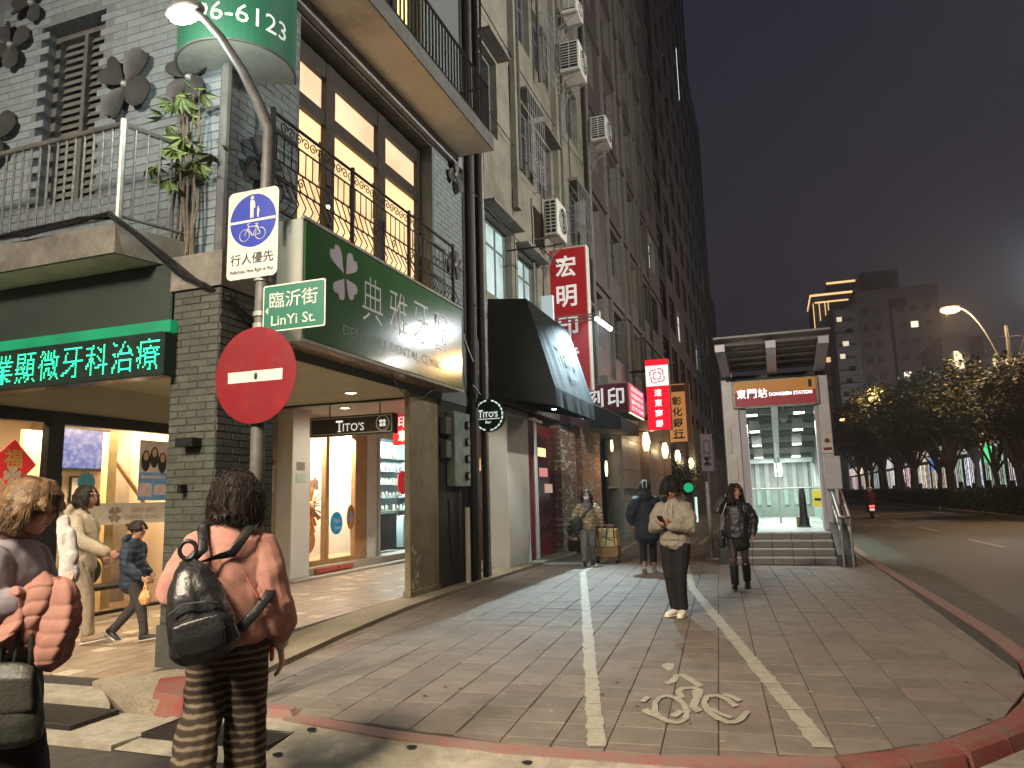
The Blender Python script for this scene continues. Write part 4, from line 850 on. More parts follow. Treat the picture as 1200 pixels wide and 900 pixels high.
mb = MB(); text(mb, 'T', (-7.05, 10.995, 2.80), .14, .19, bold=.01); text(mb, "ITO'S", (-6.77, 10.995, 2.78), .42, .14, bold=.008)
for q in ((-7.12, -6.98, 2.885, 2.897), (-7.09, -7.01, 2.705, 2.717)): mb.quad((q[0], 10.995, q[2]), (q[1], 10.995, q[2]), (q[1], 10.995, q[3]), (q[0], 10.995, q[3]))
for a in (0.78, 2.36, 3.93, 5.5): mb.add([(-6.2+.045*cos(a)+.03*cos(q), 10.993, 2.815+.045*sin(a)+.03*sin(q)) for q in np.linspace(0, 2*pi, 12, endpoint=False)], [tuple(range(12))])
part('lettering', mb, EM('sign_letter_white', (.95, .95, .9), .55), hs)
mb = MB(); mb.tube([(-7.3, 11.08, 2.97), (-7.3, 11.08, 3.3)], .012, 6); mb.tube([(-6.3, 11.08, 2.97), (-6.3, 11.08, 3.3)], .012, 6); part('hanger', mb, m_black, hs)
rs = thing('red_seal_sign', (-6.9, 13, 2.66), 'small red hanging sign with two white characters behind the Titos sign', 'sign')
mb = MB(); mb.cbox((-7.1, 13, 2.6), (-6.3, 13.1, 3.2), .01); part('sign_board', mb, EM('sign_red_lit', (.85, .02, .03), .5, (.6, .02, .02)), rs)
mb = MB(); text(mb, '印', (-6.88, 12.995, 3.05), .2, .22, bold=.015); text(mb, '章', (-6.88, 12.995, 2.77), .2, .24, bold=.015); part('lettering', mb, EM('sign_letter', (1, .9, .85), .7), rs)
mb = MB(); mb.tube([(-6.7, 13.05, 3.2), (-6.7, 13.05, 3.36)], .02, 6); part('hanger', mb, m_black, rs)
hn = thing('house_number_plate', (-8.54, 12.05, 1.95), 'small house number plate on the white column of the shop', 'plate'); mb = MB(); mb.box((-8.548, 11.86, 1.9), (-8.54, 12.16, 2.06)); part('plate', mb, M('plate_green_white', (.55, .68, .6), rough=.4), hn)
mb = MB(); mb.box((-8.548, 11.87, 2.12), (-8.545, 12.14, 2.28)); part('print', mb, M('dark_print', (.12, .11, .1), (.4, .4, .38), 40, .5), hn)
nb = thing('notice_sheet', (-8.8, 11.6, 1.5), 'yellowish notice with red heading on the arcade wall beside the white column', 'notice')
mb = MB(); mb.box((-9.0, 9.25, .05), (-8.9, 11.75, 3.2)); part('arcade_wall', mb, M('patterned_wall', (.40, .33, .20), (.26, .2, .11), 14, .6, .1, 40), B1)
mb = MB(); mb.box((-8.9, 11.2, 1.72), (-8.89, 11.66, 2.32)); part('sheet', mb, M('notice_paper', (.5, .52, .36), rough=.6), nb); mb = MB(); mb.box((-8.889, 11.2, 2.22), (-8.886, 11.66, 2.32)); part('heading', mb, m_sred, nb)
# ================================================================== METERS, PIPES, BAR SIGN
gp = thing('party_wall', (-5.5, 12, 0), 'black party wall recess with pipes between the two buildings', 'wall'); m_recess = M('black_recess_wall', (.022, .022, .02), (.035, .034, .03), 5, .7, .4, 50)  # one near-black base colour over the whole recess wall
mb = MB(); mb.box((-5.75, 11.32, .0), (-5.32, 12.95, 4.6)); mb.box((-5.6, 12.45, 4.6), (-5.28, 13.4, 16)); part('dark_wall', mb, m_recess, gp)
for x, y, r, z1, m in ((-5.22, 12.62, .07, 13, m_black), (-5.24, 12.85, .05, 13, m_trim), (-5.16, 12.4, .05, 2.9, m_black), (-5.2, 13.1, .06, 14, m_black), (-5.2, 13.3, .035, 9, m_steel)): mb = MB(); mb.cyl((x, y), r, .0, z1, 10); part('pipe', mb, m, gp)
mb = MB(); mb.tube([(-5.14, 12.12, .05), (-5.14, 12.12, 1.35)], .045, 10); part('conduit', mb, m_cream, gp)
mb = MB(); mb.tube([(-5.2, 11.45, 1.5), (-5.2, 11.5, .8), (-5.18, 11.55, .35), (-5.14, 11.66, .1)], .02, 6); mb.tube([(-5.22, 12.3, 4.4), (-5.1, 12.4, 4.0), (-5.16, 12.5, 3.6), (-5.05, 12.6, 3.42), (-5.18, 12.7, 3.2)], .025, 6); part('loose_cable', mb, m_black, gp)
mt_ = thing('electric_meter_panel', (-5.2, 11.8, 1.7), 'grey electric meter panel with round dials on the dark wall', 'meter panel')
mb = MB(); mb.cbox((-5.3, 11.62, 1.72), (-5.14, 12.3, 3.02), .01); part('panel', mb, M('meter_grey', (.22, .29, .25), (.14, .19, .165), 6, .45), mt_)
for k in range(4):
    z = 1.9+k*.3; mb = MB(); mb.tube([(-5.15, 12.12, z), (-5.09, 12.12, z)], .075, 14); mp = part('meter', mb, m_black, mt_); mb = MB(); mb.tube([(-5.09, 12.12, z), (-5.085, 12.12, z)], .05, 12); part('dial', mb, m_steel, mp)
for z in (2.2, 2.6): mb = MB(); mb.cbox((-5.3, 11.36, z), (-5.18, 11.58, z+.3), .01); part('meter_box', mb, m_trim, mt_)
bs_ = thing('round_bar_sign', (-5.03, 13.0, 2.75), 'round dark green Titos sign with white rim projecting from the wall', 'sign')
mb = MB(); mb.tube([(-5.03, 12.96, 3.06), (-5.03, 13.06, 3.06)], .315, 36); part('sign_disc', mb, M('bottle_green', (.01, .05, .035), (.008, .04, .03), 3, .3), bs_)
mb = MB()
for k in range(22):
    a = 2*pi*k/22
    if k % 11 != 5: mb.tube([(-5.03+.285*cos(a+d), 12.952, 3.06+.285*sin(a+d)) for d in (0, .07, .14, .2)], .013, 4)
text(mb, 'T', (-5.19, 12.95, 3.09), .10, .15, bold=.02); text(mb, "ITO'S", (-4.985, 12.95, 3.075), .30, .11, bold=.02); mb.box((-5.26, 12.952, 2.985), (-4.8, 12.955, 2.998)); text(mb, 'Bar', (-5.03, 12.95, 2.93), .12, .05, bold=.02)
part('lettering', mb, EM('sign_white2', (.9, .95, .9), .75), bs_); mb = MB(); mb.box((-5.3, 12.99, 3.04), (-5.3+.0, 13.03, 3.08)); mb.tube([(-5.34, 13.01, 3.06), (-5.2, 13.01, 3.06)], .025, 6); part('bracket', mb, m_black, bs_)
# white pillar with maroon display, awning
wp_ = thing('white_pillar', (-5.6, 15.6, 0), 'broad plain white arcade pillar under the black awning', 'pillar')
mb = MB(); mb.cbox((-5.92, 14.9, 0), (-5.36, 16.35, 3.46), .012); part('shaft', mb, M('off_white_render', (.58, .58, .54), (.52, .52, .48), 2, .6, .1, 30, grime=(.45, .44, .4)), wp_)
mr = M('maroon_panel', (.16, .012, .014), (.12, .01, .012), 4, .25)
db = thing('maroon_display_case', (-5.6, 17.6, 0), 'maroon framed glass display case behind the white pillar', 'display case')
mb = MB(); mb.box((-5.9, 16.36, .05), (-5.38, 16.75, 3.4)); mb.box((-5.9, 17.05, .05), (-5.5, 18.9, .5)); mb.box((-5.9, 17.05, 3.0), (-5.5, 18.9, 3.3)); part('case', mb, mr, db)
mb = MB(); mb.box((-5.6, 16.78, .05), (-5.36, 17.02, 3.4)); part('white_edge', mb, m_white, db); mb = MB(); mb.box((-5.9, 17.03, .5), (-5.48, 18.9, 3.0)); part('glass_panel', mb, M('dark_red_glass', (.10, .03, .03), (.05, .015, .02), 2.5, .12), db)
for y, z, c in ((17.5, 2.0, EM('menu_glow', (1, .35, .35), .5)), (17.9, 1.6, EM('menu_pale', (1, .6, .5), .35)), (17.4, 2.5, EM('menu_yellow', (1, .75, .4), .8))): mb = MB(); mb.quad((-5.47, y, z), (-5.47, y+.7, z), (-5.47, y+.7, z+.22), (-5.47, y, z+.22)); part('menu_card', mb, c, db)
aw = thing('black_awning', (-4.6, 15.3, 3.3), 'big black fabric awning with pale lit front over the bar', 'awning')
m_can = M('black_canvas', (.014, .016, .016), (.02, .022, .022), 6, .75, .25, 90); m_can2 = M('teal_black_canvas', (.010, .0155, .017), (.008, .013, .0145), 5, .8, .3, 70, spec=.15)
y0, y1 = 13.7, 17.0; pr = [(-5.3, 5.56), (-4.45, 5.47), (-3.9, 3.62), (-3.88, 3.25), (-5.3, 3.58)]
mb = MB(); mb.add([(x, y0, z) for x, z in pr], [(4, 3, 2, 1, 0)]); mb.add([(x, y1, z) for x, z in pr], [(0, 1, 2, 3, 4)]); mb.quad((-5.3, y0, 5.56), (-5.3, y1, 5.56), (-4.45, y1, 5.47), (-4.45, y0, 5.47)); part('awning_side', mb, m_can, aw)
mb = MB(); N_ = 12; v = []; f = []
for i in range(N_+1):
    y = y0+(y1-y0)*i/N_; s = .012*sin(i*2.4); v += [(-4.45, y, 5.47), (-4.17+s, y, 4.55), (-3.9+s*.5, y, 3.62), (-3.88+s, y, 3.25)]
for i in range(N_): f += [(i*4+k, i*4+4+k, i*4+5+k, i*4+1+k) for k in range(3)]
mb.add(v, f); part('awning_front', mb, m_can2, aw, smooth=False)
mb = MB(); n_ = Vector((1.85, 0, .55)).normalized(); text(mb, "Tito's", (-4.14+.02, 15.5, 4.55), 1.3, .42, (0, 1, 0), (-.285, 0, .958)); text(mb, 'Bar', (-4.0+.02, 15.6, 4.1), .6, .2, (0, 1, 0), (-.285, 0, .958)); part('lettering', mb, M('pale_yellow_print', (.10, .11, .055), rough=.6), aw)
mb = MB()
for y in (13.75, 16.95): mb.tube([(-5.3, y, 3.6), (-3.92, y, 3.28)], .025, 6)
mb.tube([(-5.3, 15.3, 3.6), (-3.92, 15.3, 3.28)], .02, 6); part('awning_frame', mb, m_black, aw)
# dim arcade interior behind the pipes
ib = thing('bar_interior', (-7.5, 16, 0), 'dim reddish bar entrance behind the white pillar', 'shop front'); mb = MB(); mb.box((-8.2, 17.6, .0), (-6, 17.7, 3.3)); part('back_wall', mb, M('bar_wall', (.14, .07, .06), (.05, .04, .05), 3, .6), ib)
mb = MB(); mb.box((-7.0, 17.55, 2.6), (-6.35, 17.58, 3.1)); part('red_panel', mb, EM('bar_red', (.9, .05, .08), .6), ib); mb = MB(); mb.box((-7.2, 17.52, 2.2), (-6.4, 17.55, 2.5)); part('lit_shelf', mb, EM('bar_amber', (1, .62, .25), .5, var=.6, vscale=6), ib)
mb = MB(); mb.box((-6.72, 16.4, .05), (-6.66, 16.9, 1.3)); part('easel_board', mb, m_wood, ib)
mb = MB(); mb.box((-8.9, 17.4, 3.36), (-5.6, 28, 3.5)); mb.box((-5.7, 12.6, 3.5), (-5.3, 28, 3.9)); part('arcade_soffit', mb, m_trim, ib)
lamp('bar_lamp', 'POINT', (-6.7, 16.6, 2.8), 14, (1, .55, .4), .1)
al = thing('assumed_awning_lamp', (-4.2, 14.6, 3.4), 'assumed small lamp fixed under the black awning frame', 'lamp'); mb = MB(); mb.cyl((-4.2, 14.6), .06, 3.30, 3.42, 12); part('housing', mb, m_black, al); mb = MB(); mb.cyl((-4.2, 14.6), .05, 3.285, 3.298, 12); part('lens', mb, EM('awning_lens', (.9, 1, .97), 8), al)  # assumed lamp, added to brighten the pillar and the paving
lamp('assumed_awning_lamp_light', 'SPOT', (-4.2, 14.6, 3.27), 110, (.86, 1, .95), .06, to=(-4.0, 13.6, 0), spot=130, blend=.5)  # beam of the lamp assumed under the awning
mb = MB(); mb.cyl((-5.75, 13.7), .08, 3.292, 3.299, 16); part('downlight', mb, m_dl, B1); lamp('downlight_lamp', 'SPOT', (-5.75, 13.7, 3.27), 60, (.95, 1, .9), .07, to=(-5.75, 14.2, 0), spot=150, blend=.6)  # assumed downlight, added to light the white pillar
# ================================================================== STREET WALL OF BUILDINGS
m_stucco = M('grey_stucco', (.27, .255, .205), (.19, .18, .15), 1.6, .85, .5, 30, grime=(.085, .08, .066), gscale=.7)
m_btile = M('brown_wall_tile', (.10, .078, .071), (.078, .06, .055), 3, .5, .3, 14, grime=(.06, .048, .042), gscale=.5)
m_dkwall = M('dark_wall', (.055, .05, .052), (.04, .037, .04), 2, .6, .3, 12)
m_glz = M('dark_window_glass', (.02, .024, .028), (.03, .034, .038), 2, .08, spec=.8)
m_fr = M('window_frame_grey', (.26, .27, .27), (.2, .21, .21), 6, .5, metal=.2)
m_surr = M('stone_surround', (.22, .205, .185), (.17, .16, .145), 4, .7)
_wm = {}
def east_window(parent, X, y0, y1, z0, z1, depth, pane=m_glz, nm=2, frame=m_fr):
    key = (round(y1-y0, 2), round(z1-z0, 2), nm, frame.name); w_, h = y1-y0, z1-z0
    if key not in _wm:
        mb = MB(); t = .05
        mb.box((-.03, 0, 0), (.03, t, h)); mb.box((-.03, w_-t, 0), (.03, w_, h)); mb.box((-.03, t, 0), (.03, w_-t, t)); mb.box((-.03, t, h-t), (.03, w_-t, h))
        for k in range(1, nm): mb.box((-.025, w_*k/nm-.02, t), (.025, w_*k/nm+.02, h-t))
        if h > 1.2: mb.box((-.02, t, h*.7-.02), (.02, w_-t, h*.7+.02))
        p = MB(); p.quad((-.01, 0, 0), (-.01, w_, 0), (-.01, w_, h), (-.01, 0, h)); _wm[key] = (mb.mesh(frame), p)
    fm, p = _wm[key]; o = link('window', fm, parent); o.location = Vector((X-depth, y0, z0))-wloc(parent)
    k2 = (key, pane.name)
    if k2 not in _wm: _wm[k2] = p.mesh(pane)
    link('pane', _wm[k2], o); return o
m_lit_cool = EM('lit_window_cool', (.55, .78, .78), .45, (.3, .4, .4), var=.5, vscale=1.2); m_lit_warm = EM('lit_window_warm', (1, .6, .25), .42, (.4, .3, .2), var=.4, vscale=1.5); m_lit_white = EM('lit_window_white', (.9, .9, .8), .8, (.5, .5, .5), var=.5)
B2 = thing('grey_apartment_building', (-9, 18, 0), 'grey stained stucco apartment building with air conditioners above the black awning', 'building')
ops = [(13.55, 15.35, 5.75, 7.5), (15.75, 17.3, 5.75, 7.3), (19.9, 22.4, 5.8, 7.4)]
for k in range(4):
    z = 9.45+k*3.6; ops += [(13.5, 14.6, z, z+1.9), (16.0, 17.25, z, z+1.9), (17.55, 18.95, z, z+1.75), (20.9, 22.4, z-.3, z+1.6)]
mb = MB(); facade(mb, east(-5.3), 12.6, 23.4, 3.9, 26, ops, .28); mb.quad((-14, 12.6, 8), (-5.3, 12.6, 8), (-5.3, 12.6, 26), (-14, 12.6, 26)); mb.quad((-14, 12.6, 26), (-5.3, 12.6, 26), (-5.3, 23.4, 26), (-14, 23.4, 26)); part('wall', mb, m_stucco, B2)
for i, o in enumerate(ops): east_window(B2, -5.3, *o, .2, m_lit_cool if i in (0, 1) else (m_lit_white if i == 2 else m_glz), 3 if o[1]-o[0] > 1.4 else 2)
mb = MB()
for y, wd in ((15.45, .25), (19.2, .5), (23.1, .35)): mb.box((-5.3, y, 8.2 if y < 16 else 4.2), (-5.14, y+wd, 25.9))
part('pilaster', mb, m_stucco, B2)
mb = MB()
for y, z in ((15.55, 9.2), (19.4, 5), (22.9, 5), (17.4, 12.5)): mb.cyl((-5.12, y+.1), .045, z, 25, 8)
part('pipe', mb, m_trim, B2)
for o in ops[:7]: mb = MB(); mb.box((-5.3, o[0]-.1, o[3]+.06), (-4.98, o[1]+.1, o[3]+.12)); part('window_hood', mb, m_surr, B2)
mb = MB(); mb.tube([(-5.3, 15.0, 7.0), (-4.5, 15.0, 7.0), (-4.5, 16.4, 7.0)], .02, 6); part('bracket', mb, m_black, B2)
B3 = thing('brown_tiled_building', (-9, 32, 0), 'tall brown tiled building with rows of windows behind the red vertical sign', 'building')
ops = []
for k in range(11):
    z = 6.6+k*3.3
    for a, b in ((24.2, 25.3), (26.7, 29.0), (30.8, 32.9), (34.2, 36.2), (37.2, 39.4)): ops.append((a, b, z, z+1.9))
mb = MB(); facade(mb, east(-5.3), 23.4, 41, 5.3, 44, ops, .35, 0, 1); mb.quad((-14, 23.4, 20), (-5.3, 23.4, 20), (-5.3, 23.4, 44), (-14, 23.4, 44)); mb.quad((-14, 23.4, 44), (-5.3, 23.4, 44), (-5.3, 41, 44), (-14, 41, 44)); part('wall', mb, [m_btile, m_surr], B3)
for i, o in enumerate(ops): east_window(B3, -5.3, *o, .25, m_lit_warm if i in (7, 2) else (m_lit_white if i in (14, 3) else m_glz), 2, m_surr if i % 5 else m_fr)
mb = MB()
for y in (26.4, 29.2, 30.6, 33.1, 34.0, 36.4): mb.box((-5.3, y, 5.35), (-5.18, y+.12, 43.8))
part('vertical_trim', mb, m_surr, B3)
for k in range(11): mb = MB(); mb.box((-5.3, 23.45, 8.75+k*3.3), (-5.22, 40.9, 9.0+k*3.3)); part('band', mb, m_btile, B3)
mb = MB(); mb.box((-5.4, 23.5, 4.9), (-4.9, 41, 5.4)); part('canopy_ledge', mb, m_surr, B3)
# stone clad base: individual panels
m_clad = M('pink_granite', (.36, .27, .22), (.29, .215, .175), 14, .45, .15, 60, grime=(.25, .19, .155), rnd=.1)
mb = MB(); mb.box((-5.6, 25.6, 0), (-5.32, 41, 4.9)); cb_ = part('stone_wall', mb, m_grout, B3)
for i in range(10):
    for j in range(4):
        y = 25.7+i*1.5; X = -5.30 if i < 4 else -5.28
        mb = MB(); mb.cbox((X-.03, y+.008, .05+j*1.2), (X+.02, y+1.492, .05+(j+1)*1.2-.016), .005); part('stone_panel', mb, m_clad, cb_)
mb = MB(); mb.box((-5.28, 31.6, 0), (-4.95, 32.2, 4.7)); mb.box((-5.28, 38.2, 0), (-4.95, 38.8, 4.7)); part('stone_pier', mb, m_clad, B3)
mb = MB(); mb.cyl((-5.1, 24.9), .3, 0, 4.4, 16); mb.box((-5.5, 24.45, 4.4), (-4.7, 25.35, 4.9)); part('grey_column', mb, m_surr, B3)
# brick shop walls between the awnings (each brick is real geometry)
def brick_wall(nm, y0, y1, z1, cols, label, cat='wall'):
    t = thing(nm, (-5.5, (y0+y1)/2, 0), label, cat); mb = MB(); mb.box((-5.75, y0, 0), (-5.312, y1, z1)); part('wall_core', mb, M('pale_mortar', (.33, .30, .27), rough=.9), t); mb = MB()
    for b in wall_bricks(east(-5.312), y0, y1, .02, z1, .225, .07, [], .012, .012, .004): brick_geo(mb, east(-5.312), *b, random.choice((0, 0, 1, 1, 2, 3)))
    for b in wall_bricks(south(y0), -5.75, -5.312, .02, z1, .225, .07, [], .012, .012, .004): brick_geo(mb, south(y0), *b, random.choice((0, 0, 1, 1, 2, 3)))
    part('brick_field', mb, cols, t, kind='stuff'); return t
bks = [M('brick_a', (.30, .14, .09), (.24, .11, .07), 9, .8), M('brick_b', (.22, .12, .09), (.17, .09, .07), 9, .8), M('brick_c', (.40, .33, .28), (.32, .25, .2), 9, .8), M('brick_d', (.55, .5, .45), (.45, .4, .36), 9, .8)]
bko = [M('brick_o', (.42, .18, .07), (.34, .13, .05), 9, .8), M('brick_p', (.34, .14, .06), (.26, .10, .05), 9, .8), bks[2], bks[0]]
brick_wall('mixed_brick_wall', 18.95, 20.5, 3.4, bks, 'weathered red and white brick wall behind the woman in the mask')
brick_wall('orange_brick_pier', 21.3, 23.7, 4.0, bko, 'warm lit orange brick pier under the small dark awning')
gl = thing('dark_glass_sign', (-5.4, 19.7, 3.4), 'dark reflective shop sign above the mixed brick wall', 'sign'); mb = MB(); mb.cbox((-5.6, 18.95, 3.42), (-5.0, 21.1, 4.25), .01); part('sign_box', mb, M('smoky_red_glass', (.09, .05, .05), (.05, .03, .04), 3, .12), gl)
mb = MB(); mb.quad((-4.995, 19.6, 3.65), (-4.995, 20.4, 3.65), (-4.995, 20.4, 4.0), (-4.995, 19.6, 4.0)); part('sign_glow', mb, EM('violet_glow', (.65, .4, .8), .28, var=.8, vscale=4), gl)
a2 = thing('small_dark_awning', (-4.9, 22.8, 3.4), 'small dark slatted awning above the orange brick pier', 'awning'); mb = MB(); mb.ext([(-5.3, 21.3, 4.3), (-5.0, 21.3, 4.25), (-4.1, 21.3, 3.75), (-4.1, 21.3, 3.4), (-5.3, 21.3, 3.5)], (0, 3.0, 0)); part('canopy', mb, m_can, a2)
for k in range(9): mb = MB(); mb.tube([(-4.99, 21.4+k*.34, 4.27), (-4.1, 21.4+k*.34, 3.775)], .018, 5); part('rib', mb, m_trim, a2)
def wall_lamp(y, z0, z1, label, X=-5.0, r=.1, pw=9):
    t = thing('wall_lantern', (X, y, z0), label, 'wall lamp', 'glowing lanterns along the stone wall'); mb = MB(); n = 8; zs = np.linspace(z0, z1, n); mb.tube([(X, y, z) for z in zs], [r*(.55+.45*sin(pi*i/(n-1))) for i in range(n)], 12); part('shade', mb, EM('lantern_glow', (1, .80, .42), 2.6), t, smooth=True)
    mb = MB(); mb.tube([(-5.3, y, z1+.04), (X, y, z1+.04)], .03, 6); mb.cyl((X, y), .06, z1, z1+.05, 10); mb.cyl((X, y), .05, z0-.04, z0, 10); part('bracket', mb, m_brn, t); lamp('lantern_lamp', 'POINT', (X+.25, y, (z0+z1)/2), pw, (1, .74, .4), .1)
for y, z0, z1, lb in ((31.3, 3.3, 4.1, 'nearest glowing lantern on the stone wall beside the red bank sign'), (37.0, 3.23, 4.0, 'second glowing lantern on the stone wall below the red bank sign'), (42.1, 3.16, 3.9, 'third glowing lantern below the orange bank sign'), (49.0, 3.05, 3.75, 'farthest small glowing lantern right of the orange bank sign')): wall_lamp(y, z0, z1, lb, -5.0, .16, 26)
wall_lamp(23.9, 2.9, 3.3, 'small upper lamp on the grey column beside the brick pier', -4.95, .05, 5); wall_lamp(23.6, 2.1, 2.6, 'small lower lamp on the edge of the orange brick pier', -5.1, .05, 8)
mb = MB(); mb.cbox((-5.29, 26.4, 1.9), (-5.27, 27.3, 2.25), .003); nt_ = solo('wall_notice', mb, M('notice_white', (.6, .55, .5), rough=.5), 'small white notice on the stone wall', 'notice')
mb = MB(); mb.box((-5.2, 24.2, 1.72), (-4.9, 31.5, 1.78)); solo('handrail', mb, m_clad, 'stone ledge rail running along the granite wall', 'rail')
# red vertical sign with white characters
m_rsign = EM('red_sign_face', (.55, .015, .02), .14, (.40, .015, .02), var=.2, vscale=.6)
vs = thing('red_vertical_sign', (-4.9, 18.5, 4.2), 'tall red vertical sign with five white characters above the awning', 'sign')
mb = MB(); mb.cbox((-5.47, 18.5, 4.2), (-4.27, 18.78, 8.16), .015); part('sign_box', mb, m_white, vs); mb = MB(); mb.box((-5.43, 18.488, 4.25), (-4.31, 18.4995, 8.11)); part('sign_face', mb, m_rsign, vs)
mb = MB()
for i, ch in enumerate('宏明印章專'): text(mb, ch, (-4.86, 18.483, 7.62-i*.83), .56, .6, bold=.02)
part('lettering', mb, EM('sign_char', (.9, .88, .86), .35), vs)
mb = MB()
for z in (7.7, 6.0): mb.box((-5.3, 18.6, z), (-5.47, 18.66, z+.06))
part('bracket', mb, m_black, vs)
fl = thing('flood_lamp', (-3.8, 18.1, 5.9), 'white tube flood lamp on long arms before the red vertical sign', 'lamp')
mb = MB()
for dz in (0, .16, .3): mb.tube([(-5.4, 18.35, 6.02+dz*.6), (-4.0, 18.2, 6.0+dz*.5)], .022, 6)
part('arm', mb, m_steel, fl); mb = MB(); mb.cbox((-4.02, 18.1, 5.95), (-3.9, 18.25, 6.2), .01); part('bracket', mb, m_steel, fl)
mb = MB(); mb.tube([(-4.0, 18.12, 6.0), (-3.58, 17.85, 5.62)], .055, 10); part('tube', mb, EM('tube_glow', (.9, 1, 1), 12), fl)
cb1 = thing('white_sign_board', (-5.1, 17.6, 6.0), 'small blank white board beside the red vertical sign', 'sign'); mb = MB(); mb.cbox((-5.3, 17.55, 5.7), (-4.98, 17.65, 6.6), .01); part('board', mb, EM('pale_board', (.6, .75, .85), .25), cb1)
# maroon printing sign
ps = thing('maroon_seal_sign', (-4.6, 22, 3.95), 'maroon shop sign with white characters and glowing pink street side', 'sign')
mb = MB(); mb.cbox((-5.35, 22.0, 3.98), (-3.95, 24.7, 4.9), .02); part('sign_box', mb, m_surr, ps); mb = MB(); mb.box((-5.32, 21.985, 4.02), (-4.0, 21.9985, 4.86)); part('sign_face', mb, M('maroon_face', (.13, .012, .022), (.11, .01, .02), 3, .3), ps)
mb = MB(); text(mb, '刻', (-5.02, 21.98, 4.45), .55, .62, bold=.02); text(mb, '印', (-4.36, 21.98, 4.45), .52, .6, bold=.02); part('lettering', mb, EM('sign_char_pale', (.9, .9, .92), .4), ps)
mb = MB(); mb.box((-3.949, 22.06, 4.02), (-3.938, 24.64, 4.86)); part('side_face', mb, EM('pink_face', (1, .08, .16), .95, (.6, .03, .08)), ps)
mb = MB()
for i in range(4): text(mb, ('宏明印章', '印鑑刻印', '證件影印', '打字印刷')[i], (-3.934, 23.35, 4.74-i*.2), 2.1, .13, (0, 1, 0), bold=.02)
part('side_lettering', mb, EM('side_white', (1, .75, .78), 1.0), ps); mb = MB(); mb.box((-4.0, 22.1, 3.955), (-3.95, 24.6, 3.975)); part('under_light', mb, EM('under_glow', (1, .8, .5), 2.5), ps)
lamp('seal_sign_light', 'AREA', (-4.3, 23.3, 3.9), 10, (1, .7, .4), (.4, 2), to=(-4.3, 23.3, 0))
# bank signs
bk1 = thing('red_bank_sign', (-4.15, 30, 4.0), 'bright red and white vertical bank sign with knot emblem', 'sign')
mb = MB(); mb.cbox((-4.68, 30, 4.05), (-3.72, 30.35, 6.98), .02); part('sign_box', mb, m_steel, bk1)
mb = MB(); mb.box((-4.66, 29.985, 4.07), (-3.74, 29.998, 5.85)); mb.box((-4.66, 29.985, 6.72), (-3.74, 29.998, 6.96)); part('sign_face', mb, EM('bank_red', (1, .012, .03), 1.15, (.6, .01, .02)), bk1)
mb = MB(); mb.box((-4.66, 29.985, 5.86), (-3.74, 29.998, 6.71)); part('white_face', mb, EM('bank_white', (1, .97, .95), 1.0), bk1)
mb = MB()
for k in range(4):
    for s in (1, .52):
        b = k*pi/2; pts = []
        for x, z in ((-.02, .31*s), (.10*s, .33*s), (.19*s, .27*s), (.21*s, .17*s), (.21*s, .05)): pts.append((-4.2+x*cos(b)-z*sin(b)+.05*sin(b+.8), 29.98, 6.28+x*sin(b)+z*cos(b)-.05*cos(b+.8)))
        mb.tube(pts, .021, 4)
part('knot_emblem', mb, EM('emblem_red', (.6, .02, .05), .6), bk1)
mb = MB()
for i, ch in enumerate('遠東商銀'): text(mb, ch, (-4.2, 29.98, 5.58-i*.42), .3, .3, bold=.02)
part('lettering', mb, EM('bank_char', (1, .95, .95), 1.3), bk1); mb = MB(); mb.box((-5.3, 30.12, 6.5), (-4.68, 30.2, 6.58)); mb.box((-5.3, 30.12, 4.5), (-4.68, 30.2, 4.58)); part('bracket', mb, m_black, bk1)
lamp('bank_sign_light', 'AREA', (-4.2, 29.9, 5.4), 10, (1, .2, .2), (.9, 2.4), to=(-4.2, 20, 3))
bk2 = thing('orange_bank_sign', (-3.9, 34, 3.75), 'dim orange vertical bank sign with black characters behind the red bank sign', 'sign')
mb = MB(); mb.cbox((-4.35, 34, 3.78), (-3.35, 34.35, 6.5), .02); part('sign_box', mb, M('pinkish_box', (.5, .3, .32), rough=.5), bk2); mb = MB(); mb.box((-4.32, 33.985, 3.82), (-3.55, 33.998, 6.46)); part('sign_face', mb, EM('orange_face', (1, .42, .14), .42, (.5, .25, .1)), bk2)
mb = MB(); [text(mb, ch, (-3.93, 33.98, 5.68-i*.5), .44, .42, bold=.02) for i, ch in enumerate('彰化銀行')]; part('lettering', mb, m_ink, bk2); mb = MB(); mb.box((-4.2, 33.98, 3.95), (-3.66, 33.984, 4.03)); mb.box((-4.32, 33.98, 6.1), (-3.55, 33.984, 6.42)); part('sign_band', mb, M('band_mauve', (.35, .2, .22), rough=.5), bk2)
mb = MB(); mb.box((-5.3, 34.12, 5.9), (-4.35, 34.2, 5.98)); part('bracket', mb, m_black, bk2)
